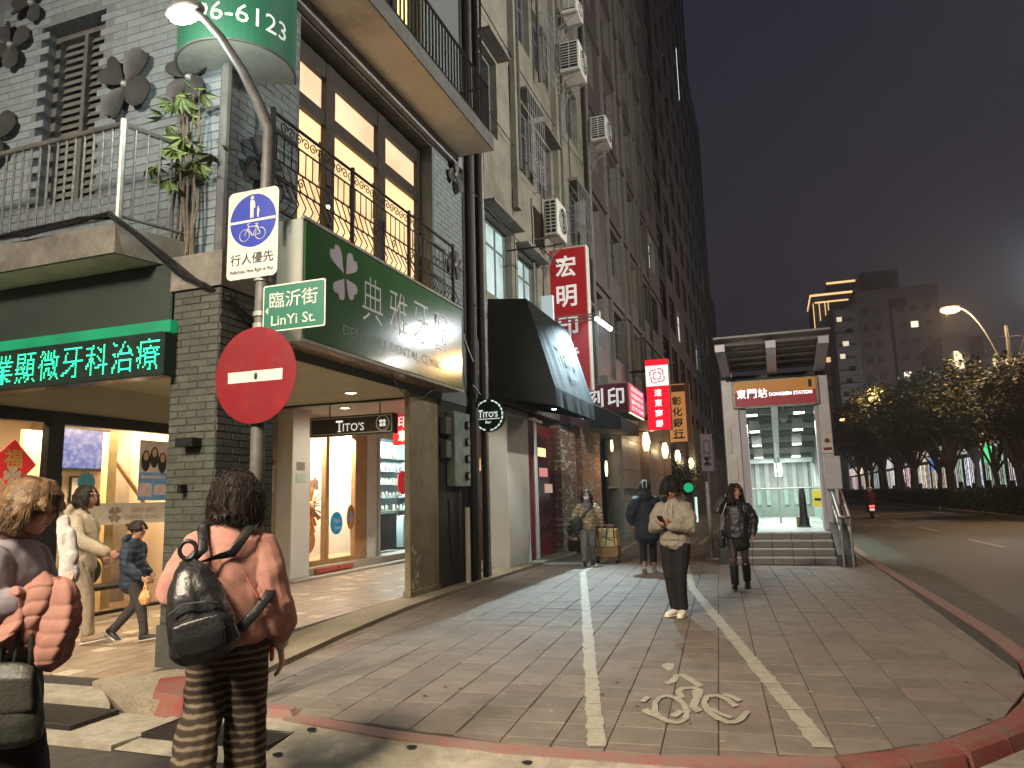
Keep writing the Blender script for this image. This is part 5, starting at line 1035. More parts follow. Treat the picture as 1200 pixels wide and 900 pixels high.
# window cages and loose cables on the grey building
for y0_, y1_, z0_, z1_ in ((15.95, 17.3, 9.3, 11.45), (20.8, 22.5, 9.0, 11.1), (17.5, 19.0, 12.9, 14.9)):
    mb = MB()
    for z in np.linspace(z0_, z1_, 6): mb.tube([(-5.28, y0_, z), (-4.98, y0_, z), (-4.98, y1_, z), (-5.28, y1_, z)], .012, 4)
    for y in np.linspace(y0_, y1_, 9): mb.tube([(-4.98, y, z0_), (-4.98, y, z1_)], .01, 4)
    part('window_cage', mb, m_fr, B2)
for k in range(7):
    y = 13.2+k*1.45+random.random(); mb = MB(); zt = 9+random.random()*9; mb.tube([(-5.27, y+random.uniform(-.06, .06), zt-j*(zt-4.2)/6) for j in range(7)], random.choice((.012, .02, .03)), 5); part('wall_cable', mb, random.choice((m_black, m_trim, m_surr)), B2)
for k in range(4):
    z = 5.2+k*2.3; mb = MB(); mb.tube([(-5.2, 12.7+j*1.1, z-.22*sin(j/9*pi)+.03*j) for j in range(10)], .013, 5); part('wall_cable', mb, m_black, B2)
# air conditioners
def aircon(x0, y0, z0, w_, d, h, label):
    t = thing('air_conditioner', (x0+d/2, y0+w_/2, z0), label, 'air conditioner', 'air conditioners on the grey building'); x1, y1, z1 = x0+d, y0+w_, z0+h; mb = MB(); mb.cbox((x0, y0, z0), (x1, y1, z1), .02); part('body', mb, m_white, t)
    mb = MB(); mb.box((x0+.06, y0-.012, z0+.06), (x1-.06, y0-.002, z1-.06)); part('coil_panel', mb, m_ink, t)
    for k in range(1, 9): mb = MB(); z = z0+.06+k*(h-.12)/9; mb.box((x0+.06, y0-.022, z-.01), (x1-.06, y0-.013, z+.012)); part('grille_bar', mb, m_white, t)
    mb = MB(); mb.box(((x0+x1)/2-.012, y0-.03, z0+.06), ((x0+x1)/2+.012, y0-.023, z1-.06)); part('grille_bar', mb, m_white, t)
    mb = MB(); c = ((y0+y1)/2+.05, (z0+z1)/2); r = min(w_, h)*.4; mb.tube([(x1+.002, *c), (x1+.012, *c)], r, 20); part('fan_cover', mb, m_ink, t)
    for rr in (.35, .7, 1): mb = MB(); mb.tube([(x1+.02, c[0]+r*rr*cos(a), c[1]+r*rr*sin(a)) for a in np.linspace(0, 2*pi, 20, endpoint=False)], .008, 4, closed=True); part('fan_ring', mb, m_white, t)
    mb = MB()
    for y in (y0+.1, y1-.1): mb.box((x0-.35, y-.02, z0-.05), (x1, y+.02, z0-.005)); mb.tube([(x0-.35, y, z0-.55), (x1-.05, y, z0-.05)], .018, 5)
    mb.tube([(x0+.1, y1+.02, z0+.3), (x0-.1, y1+.15, z0-.2), (x0-.3, y1+.1, z0-.8)], .025, 6); part('bracket', mb, m_steel, t)
aircon(-4.98, 17.0, 8.0, .85, .36, .95, 'lowest air conditioner just above the red vertical sign'); aircon(-5.0, 19.2, 13.75, .95, .6, .9, 'largest air conditioner high up near the top of the frame'); aircon(-5.0, 23.0, 13.4, .9, .55, .85, 'air conditioner on the far corner of the grey building'); aircon(-5.0, 19.6, 15.9, .8, .5, .5, 'topmost air conditioner partly above the frame')
# farther towers along the street
def tower(nm, y0, y1, h, mat, label, lit=(), cols=3, fl=3.4, X=-5.4, glow=()):
    t = thing(nm, (-9, (y0+y1)/2, 0), label, 'building'); mb = MB(); ops = []; wd = (y1-y0)/cols
    for k in range(int((h-6)/fl)):
        for c in range(cols): ops.append((y0+c*wd+wd*.18, y0+(c+1)*wd-wd*.18, 5+k*fl, 5+k*fl+2.2))
    facade(mb, east(X), y0, y1, 0, h, ops, .3); mb.quad((-18, y0, 0), (X, y0, 0), (X, y0, h), (-18, y0, h)); mb.quad((-18, y0, h), (X, y0, h), (X, y1, h), (-18, y1, h)); mb.quad((-18, y1, h), (X, y1, h), (X, y1, 0), (-18, y1, 0)); part('wall', mb, mat, t)
    for i, o in enumerate(ops): east_window(t, X, *o, .2, m_lit_white if i in lit else m_glz, 1)
    return t
tower('narrow_dark_building', 41, 45, 48, M('near_black_wall', (.018, .017, .018), (.012, .012, .013), 2, .7), 'narrow dark building strip beyond the brown tiled one', (), 1); tower('dark_office_tower', 45, 62, 72, m_btile, 'dark brownish office tower rising past the top of the frame', (9,), 4)
tower('blue_black_tower', 62, 74.6, 78, M('blue_black_wall', (.035, .045, .055), (.025, .035, .042), 2, .4), 'blue black glass tower beyond the office tower', (6,), 3); tower('slim_dark_tower', 74.6, 86, 44.5, m_dkwall, 'slim dark tower with a row of small lit windows', (4, 12, 20), 4); tower('low_dark_tower', 86, 93.5, 24.5, m_dkwall, 'lowest dark tower at the far end of the street wall', (), 5)
mb = MB(); mb.quad((-5.38, 62.2, 36), (-5.38, 62.5, 36), (-5.38, 62.5, 41), (-5.38, 62.2, 41)); solo('neon_strip', mb, EM('white_neon', (.9, 1, 1), 1.4), 'short vertical white light strip near the top of the dark tower', 'light')
# street level beyond the stone wall: fins, shrubs, signal
fn = thing('metal_fin_screen', (-5, 55, 0), 'row of tall metal fins at the foot of the dark tower', 'screen')
for k in range(16): mb = MB(); mb.box((-5.2, 50+k*1.2, 0), (-4.8, 50.12+k*1.2, 6)); part('fin', mb, m_steel, fn)
m_crown = M('tree_leaf', (.045, .06, .022), (.03, .042, .015), 3, .6, coord='P'); m_crown2 = M('hedge_leaf', (.04, .06, .022), (.028, .044, .016), 3, .6); m_bark = M('tree_bark', (.14, .11, .085), (.09, .07, .055), 8, .9, .6, 30)
def leaves(mb, centers, n, size, rng):
    for _ in range(n):
        c, r = rng.choice(centers); d = Vector((rng.gauss(0, 1), rng.gauss(0, 1), rng.gauss(0, .8))).normalized()*(r*rng.uniform(.45, 1.05)); p = Vector(c)+d
        u = Vector((rng.gauss(0, 1), rng.gauss(0, 1), rng.gauss(0, .5))).normalized(); v_ = u.cross(Vector((rng.gauss(0, 1), rng.gauss(0, 1), 1.2))).normalized(); s = size*rng.uniform(.6, 1.3)
        mb.quad(p-u*s*.5, p+v_*s*.3, p+u*s*.5, p-v_*s*.3)
rng = random.Random(3)
sh = thing('clipped_shrub', (-4.7, 42, 0), 'dark rounded shrub against the stone wall below the lanterns', 'shrub'); mb = MB(); leaves(mb, [((-4.7+rng.uniform(-.7, .7), 40.5+rng.uniform(-1.5, 2), 2.4+rng.uniform(-.9, .6)), .7) for _ in range(9)], 1500, .16, rng); part('foliage', mb, m_crown2, sh); mb = MB(); mb.cyl((-4.8, 41), .12, 0, 2, 8); part('stem', mb, m_bark, sh)
tl = thing('pedestrian_signal', (-3.9, 37, 0), 'round green signal glowing low beside the far pavement', 'traffic light'); mb = MB(); mb.cyl((-3.78, 37), .06, 0, 2.2, 8); part('post', mb, m_steel, tl); mb = MB(); mb.cbox((-4.2, 36.95, 1.4), (-3.72, 37.2, 2.15), .03); part('case', mb, m_ink, tl); mb = MB(); mb.tube([(-3.96, 36.9, 1.76), (-3.96, 36.95, 1.76)], .23, 20); part('lens', mb, EM('signal_green', (.02, .7, .3), .55), tl)
mb = MB(); mb.box((-3.7, 36.98, .1), (-3.6, 37.08, 1.3)); part('lit_bollard', mb, EM('pale_strip', (.7, 1, .9), 1.0), tl)
pt = thing('flower_pot', (-5.05, 19.6, 0), 'brown flower pot with white flowers by the brick wall', 'flower pot'); mb = MB(); mb.prism([(-5.22, 19.4), (-4.88, 19.4), (-4.88, 19.75), (-5.22, 19.75)], .02, .32, 0, [(-5.27, 19.35), (-4.83, 19.35), (-4.83, 19.8), (-5.27, 19.8)]); part('pot', mb, M('terracotta', (.22, .12, .08), (.18, .09, .06), 8, .8), pt); mb = MB(); leaves(mb, [((-5.05, 19.55, .5), .28), ((-4.9, 19.6, .62), .2), ((-5.15, 19.5, .68), .22)], 260, .1, rng); part('foliage', mb, m_crown, pt); mb = MB(); leaves(mb, [((-5.05, 19.5, .62), .28), ((-5.1, 19.5, .8), .18)], 40, .07, rng); part('flower', mb, m_white, pt)
pt2 = thing('small_planter', (-4.9, 21.6, 0), 'smaller leafy planter behind the flower pot', 'planter'); mb = MB(); mb.prism([(-5.05, 21.5), (-4.75, 21.5), (-4.75, 21.8), (-5.05, 21.8)], .0, .3); part('pot', mb, m_trim, pt2); mb = MB(); leaves(mb, [((-4.9, 21.6, .5), .3)], 220, .1, rng); part('foliage', mb, m_crown, pt2)
# ================================================================== STATION ENTRANCE
st = thing('station_entrance', (.2, 20, 0), 'metro station entrance with steel canopy and green lit stairwell', 'station entrance')
m_pan = M('brushed_panel', (.55, .53, .56), (.48, .46, .49), 4, .45, .06, 30, metal=.2); m_gran = M('grey_granite', (.24, .235, .225), (.17, .168, .16), 30, .55, .2, 80, grime=(.12, .115, .11)); m_gran2 = M('dark_granite', (.075, .08, .085), (.055, .06, .063), 25, .4, .1, 60); m_pgreen = M('pale_green_steel', (.42, .47, .45), (.36, .41, .39), 4, .45); m_deck = M('roof_deck', (.17, .19, .18), (.13, .15, .14), 4, .5)
for k in range(4):
    mb = MB(); y = 16.35+k*.32
    for i in range(5): x0 = -.95+i*.404; mb.cbox((x0+.003, y, k*.15), (x0+.401, y+.36, (k+1)*.15), .008)
    sp_ = part('step', mb, m_gran, st); mb = MB(); mb.box((-.95, y-.004, (k+1)*.15-.03), (1.07, y+.004, (k+1)*.15+.002)); part('nosing', mb, M('pale_nosing', (.5, .5, .47), rough=.5), sp_)
mb = MB(); mb.box((-.95, 17.6, .0), (1.3, 28, .598)); part('platform', mb, M('platform_tile', (.42, .44, .42), (.36, .38, .36), 6, .3), st)
mb = MB(); mb.ext([(1.075, 16.1, 0), (1.075, 16.1, .22), (1.075, 17.7, .78), (1.075, 17.85, .78), (1.075, 17.85, 0)], (.32, 0, 0)); part('ramp_wall', mb, m_gran2, st)
mb = MB(); mb.ext([(-1.2, 16.5, 0), (-1.2, 16.5, .3), (-1.2, 17.7, .65), (-1.2, 27, .65), (-1.2, 27, 0)], (.24, 0, 0)); part('ramp_wall', mb, m_gran2, st)
for x0, x1 in ((-1.02, -.66), (1.05, 1.31)): mb = MB(); mb.cbox((x0, 17.9, .6), (x1, 18.35, 4.12), .015); part('portal_pillar', mb, m_pan, st)
mb = MB(); mb.cbox((-.66, 17.95, .6), (-.50, 18.3, 3.4), .01); mb.cbox((.98, 17.95, .6), (1.05, 18.3, 3.4), .01); part('door_jamb', mb, M('rainbow_panel', (.55, .5, .55), (.5, .5, .58), 2, .3), st)
mb = MB(); mb.cbox((-.78, 17.80, 3.42), (1.10, 18.0, 4.06), .01); sg = part('sign_frame', mb, m_steel, st)
mb = MB(); mb.box((-.72, 17.788, 3.76), (1.05, 17.799, 4.03)); part('sign_face', mb, EM('station_orange', (.75, .30, .05), .26, (.4, .17, .03)), sg, label='orange upper band of the station sign'); mb = MB(); mb.box((-.72, 17.788, 3.45), (1.05, 17.799, 3.755)); part('sign_face', mb, EM('station_red', (.40, .02, .04), .26, (.25, .015, .025)), sg, label='red lower band of the station sign')
mb = MB(); [text(mb, ch, (-.57+i*.235, 17.784, 3.74), .2, .21, bold=.02) for i, ch in enumerate('東門站')]; text(mb, 'DONGMEN STATION', (.50, 17.784, 3.70), .92, .085, bold=.02); part('lettering', mb, EM('station_white', (1, 1, 1), 1.6), sg); mb = MB(); text(mb, '1', (.93, 17.784, 3.9), .075, .17, bold=.01); part('exit_number', mb, m_ink, sg)
# cantilever canopy
mb = MB()
def can_z(y): return 4.24+(18.2-y)*.13
for x in (-.98, .04, 1.06):
    bm = MB(); bm.ext([(x, 18.35, 4.12), (x, 18.35, 4.34), (x, 15.9, can_z(15.9)+.05), (x, 15.9, can_z(15.9)-.1), (x, 17.6, 4.2)], (.2, 0, 0)); part('canopy_beam', bm, m_pan, st)
for k in range(5): bm = MB(); y = 16.1+k*.48; bm.tube([(-.98, y, can_z(y)+.1), (1.28, y, can_z(y)+.1)], .035, 8); part('purlin', bm, m_steel, st)
mb = MB(); mb.ext([(-1.0, 15.85, can_z(15.85)+.16), (-1.0, 18.4, can_z(18.4)+.16), (-1.0, 18.4, can_z(18.4)+.2), (-1.0, 15.85, can_z(15.85)+.2)], (2.3, 0, 0)); part('canopy_sheet', mb, M('canopy_sheet', (.30, .30, .29), (.24, .24, .23), 3, .4), st)
mb = MB(); mb.box((-.9, 17.9, 4.07), (1.3, 18.3, 4.12)); part('lintel', mb, m_black, st)
# sloping roof of the stairwell with hanging lamps
def rz(y): return 4.05-(y-18.3)*.155
mb = MB(); mb.ext([(-.95, 18.3, rz(18.3)), (-.95, 29, rz(29)), (-.95, 29, rz(29)+.2), (-.95, 18.3, rz(18.3)+.2)], (2.3, 0, 0)); part('stair_roof', mb, m_deck, st)
mb = MB(); mb.ext([(.06, 18.3, rz(18.3)-.12), (.06, 28, rz(28)-.12), (.06, 28, rz(28)-.002), (.06, 18.3, rz(18.3)-.002)], (.17, 0, 0)); part('roof_beam', mb, m_pgreen, st)
for k in range(6):
    y = 19.0+k*1.7; mb = MB(); mb.box((-.94, y-.05, rz(y)-.16), (.055, y+.06, rz(y)-.004)); mb.box((.235, y-.05, rz(y)-.16), (1.32, y+.06, rz(y)-.004)); part('cross_beam', mb, m_pgreen, st)
    for j in range(7): yy = y+.2+j*.2; mb = MB(); mb.box((-.93, yy, rz(yy)-.03), (1.31, yy+.07, rz(yy)-.003)); part('roof_rib', mb, m_deck, st)
mlg = EM('hanging_lamp_glow', (.95, 1, .9), 7)
for k in range(4):
    for x in (-.40, .70):
        y = 19.3+k*1.8; z = rz(y)-.5; t = thing('hanging_lamp', (x, y, z), ('%s box lamp hanging in the %s row under the station roof' % ('left' if x < 0 else 'right', ('first', 'second', 'third', 'fourth')[k])), 'lamp', 'lamps hanging under the station roof'); mb = MB(); mb.prism([(x-.13, y-.13), (x+.13, y-.13), (x+.13, y+.13), (x-.13, y+.13)], z, z+.28); part('housing', mb, M('lamp_housing', (.6, .62, .55), rough=.4), t) if k+x < -.3 else part('housing', mb, bpy.data.materials['lamp_housing'], t)
        mb = MB(); mb.prism([(x-.12, y-.12), (x+.12, y-.12), (x+.12, y+.12), (x-.12, y+.12)], z-.03, z-.001); part('lens', mb, mlg, t); mb = MB(); mb.tube([(x, y, z+.24), (x, y, rz(y)-.01)], .012, 5); part('hanger', mb, m_black, t)
for k in range(2):
    y = 26.6+k*.8; x = .16; z = rz(y)-.62; t = thing('small_hanging_lamp', (x, y, z), ('upper', 'lower')[k]+' small lamp on the centre line at the far end of the station roof', 'lamp'); mb = MB(); mb.box((x-.12, y-.1, z), (x+.12, y+.1, z+.28)); part('housing', mb, bpy.data.materials['lamp_housing'], t); mb = MB(); mb.box((x-.1, y-.09, z-.03), (x+.1, y+.09, z-.001)); part('lens', mb, mlg, t)
cm = thing('security_camera', (.3, 19.0, 3.2), 'small dome camera hanging in the station mouth', 'camera'); mb = MB(); mb.tube([(.33, 19, 3.3), (.33, 19, 3.9)], .02, 6); mb.cbox((.24, 18.9, 3.22), (.42, 19.1, 3.36), .01); part('housing', mb, m_white, cm); mb = MB(); mb.ell((.33, 19, 3.2), (.06, .06, .06)); part('dome', mb, m_pgreen, cm)
mgp = GLASS('green_glass', (.78, .95, .88), .2)
for x in (-.9, 1.28):
    mb = MB(); mb.quad((x, 18.4, .6), (x, 28, .6), (x, 28, rz(28)), (x, 18.4, rz(18.4))); part('glass_wall', mb, mgp, st)
    for k in range(6): y = 18.6+k*1.8; mb = MB(); mb.box((x-.05, y, .6), (x+.05, y+.12, rz(y)-.17)); part('wall_post', mb, m_pgreen, st)
mb = MB(); mb.box((-1.1, 28.2, .6), (1.5, 28.35, 3.2)); part('end_wall', mb, M('end_wall_green', (.34, .36, .33), (.25, .27, .25), 1.5, .5), st)
for x in (-.62, -.3, .3, .62, 1.0): mb = MB(); mb.box((x, 28.1, 1.0), (x+.14, 28.19, 2.5)); part('end_post', mb, m_pgreen, st)
mb = MB(); mb.quad((-.85, 22.5, .62), (1.25, 22.5, .62), (1.25, 22.5, 1.55), (-.85, 22.5, 1.55)); part('balustrade_glass', mb, mgp, st); mb = MB(); mb.tube([(-.85, 22.48, 1.56), (1.25, 22.48, 1.56)], .03, 8); mb.tube([(.1, 22.48, .6), (.1, 22.48, 2.9)], .025, 8); part('balustrade_rail', mb, m_steel, st)
lamp('station_light', 'AREA', (.17, 20.2, 3.1), 260, (.92, 1, .95), (1.6, 3), to=(.17, 20.2, 0)); lamp('station_light', 'AREA', (.17, 25, 2.2), 260, (.92, 1, .94), (1.6, 4), to=(.17, 25.5, 0)); lamp('station_light', 'AREA', (.17, 24, .75), 16, (.9, 1, .9), (1.4, 6), to=(.17, 24, 4))
# right hand ticketing boxes, rails, post
mb = MB(); mb.cbox((1.07, 17.86, 2.3), (1.30, 17.9, 2.72), .005); mb2 = MB(); disc(mb2, 1.185, 2.58, .055, 17.855, 16); mb2.box((1.1, 17.853, 2.37), (1.27, 17.856, 2.43)); p = part('pillar_notice', mb, m_white, st); part('notice_print', mb2, m_sred, p)
mb = MB(); mb.cbox((1.07, 17.6, 1.5), (1.40, 17.9, 2.22), .015); mb.box((1.07, 17.59, 1.86), (1.40, 17.6, 1.88)); part('utility_box', mb, m_pan, st)
mb = MB(); mb.cbox((1.22, 16.95, .8), (1.26, 17.8, 1.5), .01); part('side_panel', mb, M('satin_panel', (.62, .58, .56), rough=.35), st)
mb = MB()
for x in (1.17, 1.34):
    mb.tube([(x, 16.0, .0), (x, 16.0, .95), (x, 17.7, 1.5), (x, 19.5, 1.55)], .028, 8); mb.tube([(x, 16.0, .6), (x, 17.7, 1.15), (x, 19.5, 1.2)], .02, 8); mb.tube([(x, 17.7, .6), (x, 17.7, 1.5)], .025, 8); mb.tube([(x, 16.5, .2), (x, 16.5, 1.1)], .02, 8)
mb.tube([(1.17, 16.0, .95), (1.255, 15.9, .95), (1.34, 16.0, .95)], .028, 8); part('handrail', mb, m_steel, st)
mb = MB(); mb.cbox((-.95, 17.87, 1.75), (-.77, 17.899, 2.25), .006); mb.box((-.95, 17.86, 2.4), (-.87, 17.899, 3.0)); mb.cbox((-.94, 17.87, 1.5), (-.8, 17.899, 1.7), .005); part('call_box', mb, m_white, st)
cs_ = thing('yellow_caution_board', (.92, 19.2, .6), 'yellow caution board standing inside the station mouth', 'sign'); mb = MB(); mb.ext([(.84, 19.2, 1.1), (1.08, 19.2, 1.1), (1.07, 19.3, 1.5), (.85, 19.3, 1.5)], (0, .02, 0)); part('board', mb, M('caution_yellow', (.75, .62, .05), rough=.5), cs_); mb = MB(); mb.box((.88, 19.235, 1.2), (1.04, 19.262, 1.3)); part('print', mb, m_ink, cs_); mb = MB(); mb.box((1.02, 19.24, .6), (1.08, 19.28, 1.1)); part('leg', mb, bpy.data.materials['caution_yellow'], cs_)
dp = thing('dark_stand', (.66, 19.6, .6), 'dark slim stand inside the station mouth left of the yellow board', 'stand'); mb = MB(); mb.tube([(.62, 19.6, .6), (.62, 19.6, .64), (.62, 19.6, .9), (.62, 19.6, 1.35), (.62, 19.6, 1.55)], [.16, .13, .09, .08, .05], 10); part('body', mb, m_ink, dp); mb = MB(); mb.cbox((.45, 19.8, .6), (.75, 20.1, .85), .01); part('base', mb, m_brown, dp)
pp = thing('banner_post', (-1.46, 17.6, 0), 'grey steel post with a lilac banner left of the station steps', 'post'); mb = MB(); mb.cyl((-1.46, 17.6), .055, 0, 1.75, 10); mb.box((-1.6, 17.5, 0), (-1.3, 17.7, .03)); part('post', mb, m_steel, pp); mb = MB(); mb.cbox((-1.56, 17.6, 1.98), (-1.28, 17.64, 2.85), .01); mb.cyl((-1.42, 17.66), .02, 1.7, 3.0, 8); b_ = part('banner', mb, M('lilac_banner', (.2, .165, .21), (.17, .14, .18), 3, .6), pp); mb = MB(); text(mb, 'C2M', (-1.42, 17.594, 2.42), .62, .17, (0, 0, -1), (1, 0, 0), bold=.01); part('lettering', mb, m_black, b_)
# ================================================================== ACROSS THE ROAD
md = MB(); md.box((10.3, 28, -.3), (13.2, 190, .06)); struct('median_strip', md, m_conc2)
hd = thing('hedge', (11.7, 60, 0), 'long clipped dark hedge on the median across the road', 'hedge')
mb = MB(); nz = 60; v = []; f = []
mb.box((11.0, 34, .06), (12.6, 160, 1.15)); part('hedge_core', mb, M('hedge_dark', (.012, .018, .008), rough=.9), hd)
mb = MB(); rng = random.Random(5)
for _ in range(15000):
    y = 33.6+126*rng.random()**1.9; s = rng.random(); x, z = (10.92+rng.gauss(0, .06), rng.uniform(.1, 1.25)) if s < .6 else (rng.uniform(10.9, 12.6), 1.24+rng.gauss(0, .05)+.05*sin(y*1.3))
    u = Vector((rng.gauss(0, 1), rng.gauss(0, 1), rng.gauss(0, 1))).normalized()*rng.uniform(.05, .1); q = u.cross(Vector((rng.gauss(0, 1), rng.gauss(0, 1), 1))).normalized()*.05; p = Vector((x, y, z)); mb.quad(p-u, p+q, p+u, p-q)
for _ in range(900):
    z = rng.uniform(.1, 1.25); u = Vector((rng.gauss(0, 1), rng.gauss(0, 1), rng.gauss(0, 1))).normalized()*.08; p = Vector((rng.uniform(10.9, 12.6), 33.9+rng.gauss(0, .06), z)); q = u.cross(Vector((0, 1, .4))).normalized()*.05; mb.quad(p-u, p+q, p+u, p-q)
part('foliage', mb, m_crown2, hd)
for x, y, r, lb in ((10.05, 36.6, .2, 'largest round kerb stone at the right end of the median'), (10.05, 44.5, .17, 'middle round kerb stone by the median'), (10.05, 55, .16, 'farthest small kerb stone by the median')):
    mb = MB(); mb.ell((x, y, .08), (r*.7, r, r)); solo('kerb_marker', mb, m_conc2, lb, 'kerb stone', 'kerb stones', smooth=True)
# double arm street lamps (one in view, two added farther along to carry the tower spots)
def road_lamp(y, label):
    t = thing('road_lamp', (12.1, y, 0), label, 'street lamp', 'double arm lamps on the median'); mb = MB(); mb.tube([(12.1, y, 0), (12.3, y, 9.9)], [.14, .08], 10); part('pole', mb, m_steel, t)
    for s in (-1, 1):
        mb = MB(); pts = [(12.25, y, 7.4)]+[(12.25+s*(.25+2.0*(k/8)**1.1), y, 7.4+3.8*sin(k/8*pi/2)**.9) for k in range(1, 9)]; mb.tube(pts, .045, 8); part('arm', mb, m_steel, t)
        hx = 12.25+s*2.45; mb = MB(); mb.ell((hx, y, 11.25), (.5, .2, .12)); h = part('lamp_head', mb, m_steel, t, smooth=True); mb = MB(); mb.ell((hx, y, 11.06), (.5, .28, .2)); part('lens', mb, EM('sodium_lens', (1, .55, .17), 8) if s < 0 or y != 45 else EM('white_lens', (1, .95, .85), 170), h)
    mb = MB(); mb.tube([(11.6, y, 9.3), (12.9, y, 9.3)], .03, 6); part('cross_bar', mb, m_steel, t)
road_lamp(45, 'double arm street lamp glowing orange above the trees at right')
ml_ = thing('assumed_mast_lamp', (19, 59.1, 0), 'assumed tall white mast lamp on the far pavement outside the frame', 'street lamp'); mb = MB(); mb.tube([(19.4, 59.1, 0), (19.3, 59.1, 16.5)], [.16, .08], 10); part('pole', mb, m_steel, ml_); mb = MB(); mb.ell((19, 59.1, 17.1), (.6, .5, .12)); part('lamp_head', mb, m_steel, ml_)  # assumed mast, placed so that its light reflects in the green signboard
road_lamp(112, 'far added double arm lamp hidden among the dark median trees'); road_lamp(165, 'farthest added double arm lamp at the end of the median')
# street trees
tv_ = []
for vv in range(3):
    rg = random.Random(20+vv); cr_, tk = MB(), MB(); H = 6.6
    cents = [(Vector((rg.gauss(0, 1.35), rg.gauss(0, 1.35), rg.uniform(4.1, 7.0))), rg.uniform(.7, 1.25)) for _ in range(26)]
    leaves(cr_, cents, 5200, .26, rg); tk.tube([(0, 0, 0), (.05, .03, 1.2), (-.03, .05, 2.4), (.1, 0, 3.6)], [.2, .16, .14, .09], 8)
    for c, r in cents[:9]: tk.tube([(0, .03, 2.1), (c.x*.5, c.y*.5, 2.1+(c.z-2.1)*.55), tuple(c)], [.09, .06, .025], 6)
    tv_.append((cr_.mesh(m_crown), tk.mesh(m_bark)))
spots = [(12.9, 48.5, .95, 'rounded street tree just left of the largest one'), (12.2, 62, 1.05, 'broad street tree in the middle of the row'), (12.3, 78, 1.1, 'broad dark tree left of the slim one'), (12.1, 99, 1.1, 'tall dark tree near the station roof'), (12.2, 114, 1.15, 'dense dark tree beside the station canopy'), (12.4, 88, 1.1, 'dense tree above the scooter rider'), (11.9, 44.3, 1.0, 'largest street tree nearest the orange lamp'), (12.4, 51, .95, 'second street tree on the median counting from the right'), (11.7, 58.5, 1.0, 'third street tree on the median counting from the right'), (12.3, 66, .95, 'slim street tree at the middle of the median row'), (11.8, 74, 1.0, 'dark street tree left of the middle of the row'), (12.1, 83, 1.02, 'street tree behind the scooter to its right'), (11.9, 93, 1.0, 'far dark street tree above the scooter'), (12, 106, 1.05, 'farther dark tree next to the station roof'), (12, 122, 1.1, 'last dark tree of the median row behind the station'), (14.5, 42.5, .9, 'tree at the right edge of the frame'), (16, 110, 1.2, 'tree on the far pavement before the lit shops'), (16.2, 72, 1.15, 'bushy tree on the far pavement at right')]
for i, (x, y, s, lb) in enumerate(spots):
    t = thing('street_tree', (x, y, .0), lb, 'tree', 'street trees across the road', rz=i*1.7); s *= 1+max(0, min(.42, (y-48)/110)); t.scale = (s, s, s*1.08); link('crown', tv_[i % 3][0], t); link('trunk', tv_[i % 3][1], t)
# lit shops on the far side
gcol = [((1, .95, .85), 'white'), ((1, .62, .66), 'pink'), ((1, .82, .58), 'amber'), ((.8, .88, 1), 'pale blue'), ((1, .9, .9), 'bright white'), ((1, .97, .93), 'cream'), ((.75, .95, .75), 'green')]
m_shopw = M('far_shop_wall', (.06, .055, .06), (.04, .038, .042), 1, .8)
pos = ['nearest the right edge', 'second from the right edge', 'third from the right edge', 'fourth from the right edge', 'fifth from the right edge', 'sixth from the right edge', 'seventh from the right edge', 'eighth from the right edge', 'ninth from the right edge', 'tenth from the right edge', 'eleventh from the right', 'twelfth from the right', 'thirteenth from the right', 'second from the far end', 'at the far end']
y = 58.
for i in range(15):
    wdt = 6+i*.5; c, cn = gcol[(i*3+1) % 7 if i != 2 else 6]; c2, cn2 = gcol[(i*5+2) % 6]; hh = 7+2.5*random.random()
    t = thing('far_shop', (18, y+wdt/2, 0), 'lit %s fronted shop across the road, %s' % (cn, pos[i]), 'shop', 'lit shops across the road'); mb = MB(); mb.box((18, y, 0), (23.5, y+wdt-.1, hh)); part('wall', mb, m_shopw, t)
    for k in range(3): a = y+.4+k*(wdt-.8)/3; mb = MB(); mb.quad((17.96, a, .4), (17.96, a+(wdt-.8)/3-.4, .4), (17.96, a+(wdt-.8)/3-.4, 4.2), (17.96, a, 4.2)); o_ = part('window', mb, EM('far_window_%d' % (i*3+k), (c if k != 1 else c2), random.uniform(.4, 1.1), var=.8, vscale=3), t); mb = MB(); [mb.box((17.9, a+(wdt-1.9)/3*q-.06, .4), (17.95, a+(wdt-1.9)/3*q+.06, 4.2)) for q in (.33, .66)]; mb.box((17.9, a+.1, .4), (17.95, a+(wdt-2)/3, 1.0+random.random())); link_ = part('mullion', mb, m_shopw, o_)
    mb = MB(); mb.box((17.6, y+.6, 4.6), (17.9, y+wdt-.9, 6.2)); part('signboard', mb, EM('far_sign_%d' % i, c2, random.uniform(.2, .6), var=.6, vscale=.5), t)
    if i in (0, 2, 5): mb = MB(); mb.box((16.9, y+1.5, 3.4), (17.5, y+1.8, 5.0)); part('blade_sign', mb, EM('blade_%d' % i, ((.05, .12, 1), 0, (.1, .7, .25), 0, 0, (.1, .3, 1))[i], .9), t)
    y += wdt
mb = MB(); mb.box((15, 40, -.2), (18, 240, .05)); struct('far_pavement', mb, m_conc2)
